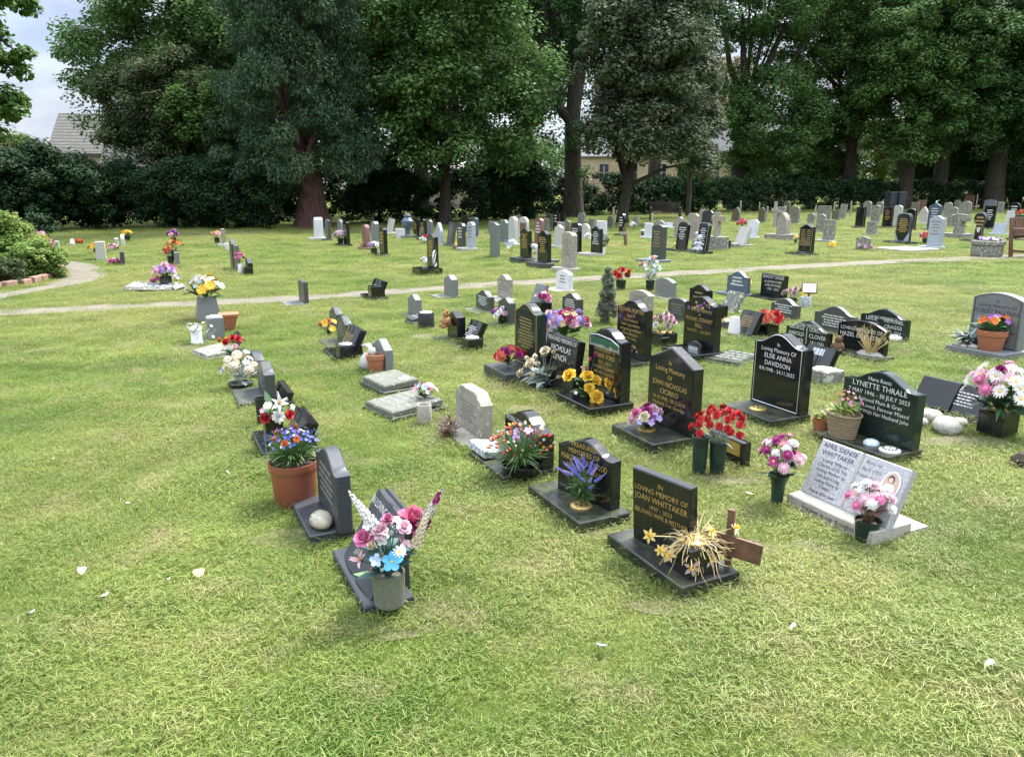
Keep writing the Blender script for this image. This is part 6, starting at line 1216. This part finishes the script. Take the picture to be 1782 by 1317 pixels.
 ('carved lichened gothic stone with arms on a square block', 'cross', 'old', (1655,1687,372,407), dict(t=.25, base=(.1,.2,.1), wl=(.6,1.0), z0=.15)),
 ('broad lichened round stone behind the carved gothic one', 'round', 'old', (1668,1693,350,380), dict()),
 ('small grey stone between the lichened round one and the red brown one', 'flat', 'old', (1660,1672,348,366), dict()),
 ('black disc headstone with a white football crest', 'disc', 'black', (1689,1722,369,418), dict(bars=4, base=(.2,.25,.04), border='tin')),
 ('tall leaning black stone behind the disc headstone', 'flat', 'black', (1707,1737,358,398), dict(lean=5, bars=5, tmat='silver')),
 ('pale blue arched stone in the back row', 'peon', 'lightgrey', (1708,1738,347,364), dict()),
 ('dim grey stone right of the pale blue arched one', 'flat', 'old', (1736,1747,351,371), dict()),
 ('large dark grey peon stone at the back right corner', 'peon', 'dark', (1755,1781,338,362), dict()),
 ('black round disc stone beside a white wooden marker', 'disc', 'black', (1751,1779,352,390), dict(bars=4, tmat='silver')),
 ('low blue grey sloping stone right of the football disc', 'flat', 'lightgrey', (1725,1756,388,408), dict(lean=20)),
 ('black stone with gilt letters and red flowers at the right edge', 'flat', 'black', (1762,1790,374,415), dict(bars=6, base=(.05,.2,.03))),
 # small cremation stones at the far left
 ('cream block stone carrying a yellow posy on the left lawn', 'flat', 'offwhite', (165,185,420,453), dict(t=.2, base=None, z0=0, wl=(.3,.5))),
 ('dark grey stone beside a pink posy on the left lawn', 'flat', 'dark', (208,218,437,462), dict(base=None, z0=0, wl=(.3,.5))),
 ('white square stone left of the white grey pair with yellow daisies', 'flat', 'offwhite', (197,208,414,427), dict(base=None, z0=0, wl=(.3,.5))),
 ('white rounded stone below yellow daisies on the left lawn', 'round', 'offwhite', (208,219,407,430), dict(base=None, z0=0, wl=(.3,.5))),
 ('pale weathered stone by the left hand pink rose bush', 'flat', 'old', (93,106,419,440), dict(base=None, z0=0, wl=(.3,.5))),
 ('small white leaning stone beside green foliage at the far left', 'peak', 'offwhite', (120,132,415,429), dict(base=None, z0=0, wl=(.3,.5))),
 ('pale upright stone right of the pink posy under the trees', 'flat', 'sand', (384,393,398,425), dict(wl=(.3,.5), bmat='offwhite')),
 ('grey slab edge on behind the orange lilies', 'flat', 'grey', (303,313,438,462), dict(base=None, z0=0, wl=(.3,.5))),
 ('tall thin black stone at the left of the short dark row', 'peak', 'dark', (401,411,415,470), dict(base=None, z0=0, wl=(.4,.6))),
 ('thin brown stone second in the short dark row', 'flat', 'brownold', (408,415,425,472), dict(base=None, z0=0, wl=(.4,.6))),
 ('black wedge stone at the right end of the short dark row', 'peak', 'black', (426,441,447,478), dict(base=None, z0=0, wl=(.4,.6))),
]: 
    pl_ = fr(row[0], row[1], row[2], row[3], **row[4])
    if row[0].startswith('black double headstone with gilt'):
        b = MB(); r_ = random.Random(4); w, h = pl_.w, pl_.h
        for s_ in (-1, 1):
            for i in range(9): q = w*r_.uniform(.12, .19); b.box(s_*w*.22-q, s_*w*.22+q, -.002, .001, h*(.78-.066*i), h*(.81-.066*i))
        b.box(-.004, .004, -.002, .001, .1*h, .82*h); b.build('inscription', M['dimgold'], pl_.slab)
    if 'football crest' in row[0]:
        b = MB(); b.add([(.06*math.cos(t)*(1 if math.sin(t) > 0 else .8), -.003, pl_.h*.36+.08*math.sin(t)) for t in [math.pi*i/8 for i in range(16)]], [tuple(range(16))]); b.build('white_crest', M['white'], pl_.slab)
    if 'blue corner' in row[0]: 
        b = MB(); w, h = pl_.w, pl_.h; b.face([(w*.1,-.002,.01),(w*.48,-.002,.01),(w*.48,-.002,h*.36)]); b.face([(-w*.48,-.002,.01),(-w*.25,-.002,.01),(-w*.48,-.002,h*.3)]); b.build('blue_enamel', M['lightgrey'], pl_.slab)
    if 'white bird' in row[0]:
        b = MB(); b.lathe([(0,0),(.04,.02),(.03,.08),(0,.1)], 8, (0,.04,pl_.h)); b.tube([(.02,.04,pl_.h+.07),(.1,.04,pl_.h+.13)], [.02,.01], 5); b.build('bird_ornament', M['white'], pl_.slab)
# dark urn, angel, cherub, and the like
ur = empty('stone_urn', at(710,414), YAW, 'dark blue grey urn shaped memorial with a white box at its foot', 'memorial', G2); k = ppm(ur.location); H = 40/k
mb = MB(); mb.lathe([(0,.1),(.1,.1),(.07,.2),(.08,.3),(.2,H*.55),(.21,H*.72),(.12,H*.86),(.09,H*.9),(.13,H*.94),(.1,H),(0,H)], 20); smoothby(mb.build('urn', M['bluegrey'], ur), 40)
mb = MB(); mb.box(-.3,.3,-.35,.2,-.02,.1,c=.01); mb.build('base', M['dark'], ur); mb = MB(); mb.box(.05,.3,-.45,-.2,.0,.32); mb.build('white_box', M['white'], ur)
an = empty('angel_statue', at(939,458), YAW, 'small white stooping angel statue between the two black gilt stones', 'statue', None); k = ppm(an.location); H = 30/k
mb = MB(); mb.tube([(0,0,.05),(.02,0,H*.35),(.04,0,H*.65),(-.02,-.02,H*.85),(-.12,-.06,H*.95)], [.13,.10,.10,.075,.05], 10); mb.lathe([(0,-.06),(.05,-.03),(.06,.02),(.035,.06),(0,.065)], 10, (-.15,-.08,H*.93)); mb.tube([(.0,-.05,H*.75),(-.08,-.12,H*.55)], [.035,.025], 6); mb.tube([(.08,.04,H*.85),(.16,.08,H*.6),(.14,.08,H*.35)], [.05,.06,.01], 6); mb.build('angel_body', M['offwhite'], an, True)
mb = MB(); mb.box(-.35,.35,-.3,.3,-.02,.1,c=.01); mb.build('base', M['dark'], an)
ch = empty('cherub_statue', at(1218,436,.06), YAW+.5, 'small white seated cherub statue before the black leaning stone with the cross', 'statue'); k = ppm(ch.location); H = 23/k
mb = MB(); mb.lathe([(0,0),(.15,0),(.16,H*.12),(.1,H*.2),(.11,H*.4),(.12,H*.55),(.06,H*.7),(0,H*.72)], 14); mb.lathe([(0,0),(.06,.02),(.08,.08),(.06,.14),(0,.16)], 12, (0,-.03,H*.72))
for s_ in (-1,1): mb.tube([(s_*.1,-.02,H*.6),(s_*.12,-.1,H*.45),(s_*.03,-.13,H*.62)], [.035,.03,.02], 6); mb.tube([(s_*.07,-.08,H*.15),(s_*.1,-.2,H*.13),(s_*.07,-.18,.02)], [.05,.04,.03], 6)
mb.build('cherub_body', M['white'], ch, True)
r2 = empty('cherub_statue', at(1211,432,.06), YAW, 'lower white kneeling figure left of the seated cherub', 'statue'); mb = MB(); mb.lathe([(0,0),(.12,0),(.11,.12),(.07,.25),(.05,.3),(.065,.36),(.04,.42),(0,.43)], 12); mb.tube([(.05,0,.22),(.0,-.13,.2)], [.03,.02], 6); mb.build('figure_body', M['offwhite'], r2, True)
# posts, crosses, markers
for i, (u, vb, vt, lb) in enumerate(((1068,393,362,'thin pale post beside the brown round stone'),(1134,410,374,'white post behind the grey green peon headstone'),(1287,385,352,'thin pale post behind the dim leaning stone'),(1333,386,361,'leaning pale post right of the squat brown stone'),(1321,372,353,'short pale post behind the squat brown stone'),(1417,388,361,'pale post beside the small worn stone'),(1450,378,353,'tall thin pale post left of the leaning lichened stone'),(1479,379,352,'tall thin pale post right of the leaning lichened stone'),(1016,375,364,'small pale post above the tall lichened stone'),(1186,380,367,'pale post behind the broad sandstone stone'),(1228,370,359,'pale post above the dark grey clipped stone'),(1698,366,340,'white post in the back row right of the red brown stone'),(1365,385,360,'white post before the grey weathered stone'),(793,382,368,'small white post low against the hedge'))):
    o = empty('marker_post', at(u, vb), i, lb, 'post', 'plot marker posts in the far rows'); k = ppm(o.location); H = (vb-vt)/k*1.02; mb = MB(); mb.tube([(0,0,-.02),(rng.uniform(-.05,.05),0,H*.97),(rng.uniform(-.05,.05),0,H)], [.045,.042,.03], 6); mb.build('post_shaft', M['greywood'], o)
for (u, vb, vt, lb) in ((1347,395,352,'tall weathered wooden cross near the gothic pillar stone'),):
    o = empty('wooden_cross', at(u, vb), YAW+.5, lb, 'cross'); k = ppm(o.location); H = (vb-vt)/k; mb = MB(); mb.box(-.06,.06,-.03,.03,0,H); mb.build('upright', M['greywood'], o); mb = MB(); mb.box(-.3,.3,-.06,-.031,H*.6,H*.7,0,Matrix.Rotation(.2,4,'Y')); mb.build('crossbar', M['greywood'], o)
o = empty('wooden_cross', at(1089,428), YAW+.2, 'leaning dark wooden post with a small shield plate near the oval black stone', 'cross'); k = ppm(o.location); H = 32/k; mb = MB(); mb.tube([(0,0,0),(-.08,0,H)], [.05,.05], 6); mb.build('upright', M['wood'], o); mb = MB(); mb.box(-.2,.16,-.09,-.06,H*.62,H*.75); mb.build('crossbar', M['greywood'], o)
o = empty('wooden_marker', at(1757,393), YAW, 'white painted wooden chair shaped marker beside the black disc', 'marker'); k = ppm(o.location); H = 26/k
mb = MB(); mb.add([(-.25,-.02,0),(.25,-.02,0),(.12,-.02,H),(-.18,-.02,H),(-.25,.02,0),(.25,.02,0),(.12,.02,H),(-.18,.02,H)], [(0,1,2,3),(7,6,5,4),(0,4,5,1),(1,5,6,2),(2,6,7,3),(3,7,4,0)]); mb.build('marker_body', M['white'], o)
o = empty('stone_slab_flat', at(1565,437), YAW, 'flat pale concrete slab in the grass before the black oval stone', 'slab'); o.name = 'grave_slab'; mb = MB(); mb.box(-.5,.5,-.3,.9,-.02,.07,c=.01); mb.build('slab_body', M['concrete'], o)
o = empty('grave_slab', at(1240,428), YAW, 'low grey stone kerb block left of the pale marble book', 'slab'); mb = MB(); mb.box(-.3,.9,0,.2,-.02,.12,c=.01); mb.build('slab_body', M['old'], o)
kb_ = empty('kerbed_grave', at(300,506), YAW, 'low kerbed plot filled with grey and white pebbles on the left lawn', 'kerbed grave')
EXCL.append((kb_.location.x, kb_.location.y, YAW, -.55, .1, -.55, .3))
q_ = [at(218,507), at(300,507), at(320,501), at(236,497)]
c_, n_ = math.cos(-YAW), math.sin(-YAW); ql = [((p.x-kb_.location.x)*c_-(p.y-kb_.location.y)*n_, (p.x-kb_.location.x)*n_+(p.y-kb_.location.y)*c_) for p in q_]
mb = MB()
for a, b in zip(ql, ql[1:]+ql[:1]):
    mb.tube([(a[0],a[1],.03),(b[0],b[1],.03)], [.045,.045], 4)
mb.build('kerb', M['old'], kb_)
pbm = MB(); r_ = random.Random(6)
for i in range(260):
    s_, t_ = r_.random(), r_.random(); x = (ql[0][0]*(1-s_)+ql[1][0]*s_)*(1-t_)+(ql[3][0]*(1-s_)+ql[2][0]*s_)*t_; y = (ql[0][1]*(1-s_)+ql[1][1]*s_)*(1-t_)+(ql[3][1]*(1-s_)+ql[2][1]*s_)*t_; d = r_.uniform(.014,.03)
    pbm.lathe([(0,0),(d,d*.3),(d*.8,d*1.0),(0,d*1.2)], 6, (x,y,.02), 0 if r_.random() < .55 else 1)
pbm.build('pebbles', [M['pebble'], M['white']], kb_)['kind'] = 'stuff'
# ------------------------------------------------------------------ far flowers
FF = [
 ('pink and lilac flowers in a black pot on the pebble plot', 'cube', 'black', (290,499,460,20), [('peony','pink',2,.55),('carnation','lilac',6,.35),('carnation','palepink',3,.35)]),
 ('low pink posy lying at the edge of the pebble plot', None, None, (272,498,482,9), [('carnation','pink',5,.5)]),
 ('thin white metal vase at the right corner of the pebble plot', 'cyl', 'whiteplastic', (308,502,478,5), [('simple','lilac',4,.7)]),
 ('orange lilies in a dark vase beyond the pebble plot', 'straight', 'blackpot', (305,452,419,14), [('lily','orange',7,.55)]),
 ('coral and red posy left of the orange lilies', None, None, (293,445,430,9), [('carnation','coral',6,.5)]),
 ('small black vase with a white rim before the orange lilies', 'straight', 'blackpot', (298,460,446,6), []),
 ('purple and pale flowers farthest up the left hand row', 'straight', 'blackpot', (303,425,401,9), [('carnation','purple',4,.5),('carnation','palepink',4,.5)]),
 ('green leafy spray beside the purple flowers', None, None, (314,425,398,7), []),
 ('yellow posy resting on the cream block stone', 'straight', 'blackpot', (170,440,424,14), [('daisy','yellow',8,.4)]),
 ('pink and white posy beside the dark stone on the left lawn', None, None, (200,461,449,10), [('carnation','pink',5,.5),('carnation','white',3,.5)]),
 ('yellow daisies in a black vase on the left lawn', 'straight', 'blackpot', (222,420,400,10), [('daisy','yellow',8,.4)]),
 ('mixed small flowers right of the cream block stone', None, None, (197,437,424,8), [('carnation','palepink',4,.5),('carnation','deadpink',3,.5)]),
 ('green artificial foliage by the small white leaning stone', None, None, (113,430,412,11), []),
 ('orange flowers at the far end of the left lawn', None, None, (137,426,416,8), [('carnation','orange',5,.5)]),
 ('pink roses beside the pale weathered stone at left', None, None, (90,438,416,10), [('rose','pink',6,.4),('rose','palepink',3,.4)]),
 ('peach and pink posy left of the pale upright stone', 'cube', 'black', (378,424,402,9), [('carnation','peach',5,.4),('carnation','palepink',4,.4)]),
 ('white bowl on a dark foot beside the short dark row', 'bowl', 'whiteplastic', (397,436,424,6), []),
 ('white vase of pink flowers in the short dark row', 'cyl', 'whiteplastic', (419,477,438,8), [('carnation','pink',5,.5),('carnation','palepink',3,.5)]),
 ('square black vase with pale lid at the end of the short dark row', 'cube', 'black', (432,478,465,8), []),
 ('big pale pink and white basket before the grey round stone', 'bowl', 'blackpot', (593,427,402,11), [('carnation','palepink',9,.34),('carnation','white',8,.34),('carnation','lilac',4,.34)]),
 ('black and white flower pots in front of the grey granite stone', 'cube', 'blackpot', (651,443,420,10), [('carnation','white',7,.38),('carnation','lilac',3,.4)]),
 ('white square vase with white flowers beside the thin black stone', 'cube', 'whiteplastic', (661,443,422,5), [('carnation','white',3,.6)]),
 ('orange and straw posy at the foot of the reddish stone', None, None, (632,434,420,6), [('carnation','peach',4,.5)]),
 ('red and white posy left of the black wheel grave', None, None, (739,424,410,8), [('carnation','red',4,.5),('carnation','white',4,.5)]),
 ('white and blue flowers at the foot of the black wheel grave', None, None, (742,466,446,10), [('carnation','white',5,.4),('simple','paleblue',5,.36)]),
 ('plastic windmill flower on a yellow stick in the grass', None, None, (889,446,412,9), [('simple','paleblue',3,.6),('simple','white',3,.6)]),
 ('yellow square vase lying by the light grey clipped stone', 'cube', 'creamlid', (794,430,423,5), [('daisy','yellow',2,.5)]),
 ('white daisy posy on a dark stem left of the white square stone', 'straight', 'blackpot', (1118,411,400,5), [('carnation','white',5,.6)]),
 ('pink heart posy on the small white square stone', None, None, (1130,405,399,4), [('carnation','pink',3,.5)]),
 ('green potted plant at the foot of the black leaning stone', None, None, (1172,432,421,7), [('simple','yellow',2,.3)]),
 ('red poppy wreath leaning on the base of the stone cross', None, None, (1248,428,413,7), [('carnation','red',7,.42),('carnation','pink',2,.42)]),
 ('pink and coral flowers above the pale marble book', 'straight', 'terracotta', (1290,405,382,8), [('carnation','pink',5,.5),('carnation','coral',3,.5)]),
 ('tilted black vase left of the pale marble book', 'straight', 'blackpot', (1267,434,420,5), []),
 ('yellow flowers in a dark pot left of the black double headstone', 'straight', 'blackpot', (1384,424,410,5), [('daisy','yellow',4,.6)]),
 ('yellow daffodils lying in the grass right of the black double headstone', None, None, (1448,431,421,9), [('daisy','yellow',7,.4)]),
 ('pink and white posy before the small rough grey stone', None, None, (1505,435,423,11), [('carnation','palepink',6,.42),('carnation','white',3,.42)]),
 ('yellow and cream flowers before the black oval gilt panel', None, None, (1565,420,406,9), [('daisy','yellow',5,.42),('daisy','cream',4,.42)]),
 ('coral pink flowers left of the light blue grey headstone', 'bowl', 'dark', (1610,424,405,11), [('carnation','coral',7,.38),('carnation','palepink',4,.38)]),
 ('red flowers on top of the black stone at the right edge', None, None, (1776,377,366,8), [('carnation','coral',5,.5)]),
 ('white lilies standing by the tall white flat stone', None, None, (1022,418,404,6), [('simple','white',5,.5)]),
 ('white tulips leaning by the worn round stone under the hedge', None, None, (1100,395,387,7), [('simple','white',6,.5)]),
]
for (lb, vk, vm, pos, sp) in FF:
    flowers(lb, vk, vm, pos, sp, vh=1.0 if (not sp and vk) else (.45 if vk else .12), lv=0 if (not sp and vk) else 14, leaf='green', dome=.45, cat='vase' if (not sp and vk) else 'flowers', bm=1.0,
            vr=pos[3]*(.95 if (not sp and vk) else .5), name='vase' if (not sp and vk) else 'vase_of_flowers' if vk else 'flower_posy', P=at(pos[0], pos[1], .5) if 'red flowers on top' in lb else (at(pos[0], pos[1]) if 'pink heart' not in lb else at(1130,412)-Vector((0,.25,-.25))))
tb_ = empty('topiary_pot', at(1047,444), 0, 'small clipped topiary ball in a white pot beside the black ogee stone', 'topiary'); mb = MB(); mb.lathe([(0,0),(.07,0),(.1,.2),(0,.2)], 14); mb.build('pot', M['whiteplastic'], tb_); r9 = np.random.default_rng(4)
link('foliage', leaf_mesh('foliage', np.array([(0,0,.36)]), .17, 420, .05, LEAF['hedge'], r9, 1.0, shell=.1), tb_)
wh = empty('wheel_ornament', at(757,466,.14), YAW-.6, 'small silver spoked wheel ornament leaning on the black wheel grave', 'ornament'); mb = MB(); ring = [(.15*math.cos(t),0,.17+.15*math.sin(t)) for t in [2*math.pi*i/20 for i in range(21)]]; mb.tube(ring, .014, 5)
for i in range(8): mb.tube([(0,0,.17),(.15*math.cos(i*.785),0,.17+.15*math.sin(i*.785))], .006, 4)
mb.build('wheel', M['tin'], wh)
# ------------------------------------------------------------------ planter, benches, bins
pt = empty('stone_planter', at(1716,446), R(20), 'octagonal weathered stone planter with lilac flowers by the path', 'planter'); mb = MB(); mb.lathe([(0,0),(.62,0),(.66,.06),(.66,.46),(.72,.48),(.72,.62),(.62,.63),(.6,.5),(0,.5)], 8); pt.scale = (.52,.52,.6); mb.build('planter_body', M['old'], pt); EXCL.append((pt.location.x, pt.location.y, 0, -.33, .33, -.33, .33))
so_ = MB(); so_.lathe([(.6,.52),(0,.56)], 8); so_.build('soil', M['soil'], pt)
for i in range(34): a = i*2.4; q = .5*math.sqrt(i/34); put_bloom(pt, 'simple' if i % 3 else 'carnation', 'lilac' if i % 4 else 'white', .085, (q*math.cos(a)+.15, q*math.sin(a), .66 + .08*rng.random()), (math.cos(a)*.5, -.3, 1))
def bench(label, loc, rz, mat, w=1.5):
    r = empty('wooden_bench', loc, rz, label, 'bench', 'wooden benches'); mm = M[mat]
    for sx in (-1, 1):
        x = sx*(w/2-.04); b = MB(); b.box(x-.035, x+.035, -.28, -.21, 0, .64); b.build('leg', mm, r); b = MB(); b.add([(x-.035,.2,0),(x+.035,.2,0),(x+.035,.27,0),(x-.035,.27,0),(x-.035,.33,.92),(x+.035,.33,.92),(x+.035,.38,.92),(x-.035,.38,.92)], [(0,3,2,1),(4,5,6,7),(0,1,5,4),(1,2,6,5),(2,3,7,6),(3,0,4,7)]); b.build('leg', mm, r)
        b = MB(); b.box(x-.045, x+.045, -.31, .26, .64, .69, c=.01); b.build('armrest', mm, r); b = MB(); b.box(x-.025, x+.025, -.21, .2, .12, .18); b.build('stretcher', mm, r)
    b = MB()
    for i in range(5): b.box(-w/2+.06, w/2-.06, -.25+.095*i, -.175+.095*i, .42, .445)
    b.build('seat', mm, r); b = MB(); b.box(-w/2+.08, w/2-.08, .335, .375, .86, .93); b.box(-w/2+.08, w/2-.08, .265, .30, .5, .55)
    n = int(w/.11)
    for i in range(n): x = -w/2+.14+(w-.28)*i/(n-1); b.add([(x-.025,.27,.5),(x+.025,.27,.5),(x+.025,.29,.5),(x-.025,.29,.5),(x-.025,.345,.9),(x+.025,.345,.9),(x+.025,.365,.9),(x-.025,.365,.9)], [(0,3,2,1),(4,5,6,7),(0,1,5,4),(1,2,6,5),(2,3,7,6),(3,0,4,7)])
    b.build('backrest', mm, r); return r
bench('dark wooden bench in the shade before the hedge under the grey leaved tree', at(1157,386), R(-6), 'darkwood', 1.5)
bench('reddish brown wooden bench cut off by the right edge beside the path', at(1806,447), R(28), 'wood', 1.5)
for i, u in enumerate((1548,1563)):
    o = empty('wheelie_bin', at(u, 371), R(15), ('left of two slate blue wheelie bins before the hedge', 'right of two slate blue wheelie bins before the hedge')[i], 'bin', 'wheelie bins before the hedge'); bm_ = M.setdefault('bin', plain('slate_blue_plastic', (.022,.03,.042), .5))
    mb = MB(); a, c = .24, .29; mb.add([(-a,-a,.06),(a,-a,.06),(a,a,.06),(-a,a,.06),(-c,-c,1.3),(c,-c,1.3),(c,c,1.3),(-c,c,1.3)], [(0,3,2,1),(4,5,6,7),(0,1,5,4),(1,2,6,5),(2,3,7,6),(3,0,4,7)]); mb.build('bin_body', bm_, o)
    mb = MB(); mb.box(-.31,.31,-.33,.3,1.302,1.37,c=.03); mb.build('lid', bm_, o); mb = MB(); mb.tube([(-.27,.3,.09),(.27,.3,.09)], [.09,.09], 10); mb.build('wheels', M['blackpot'], o)
flush_texts()
grass()
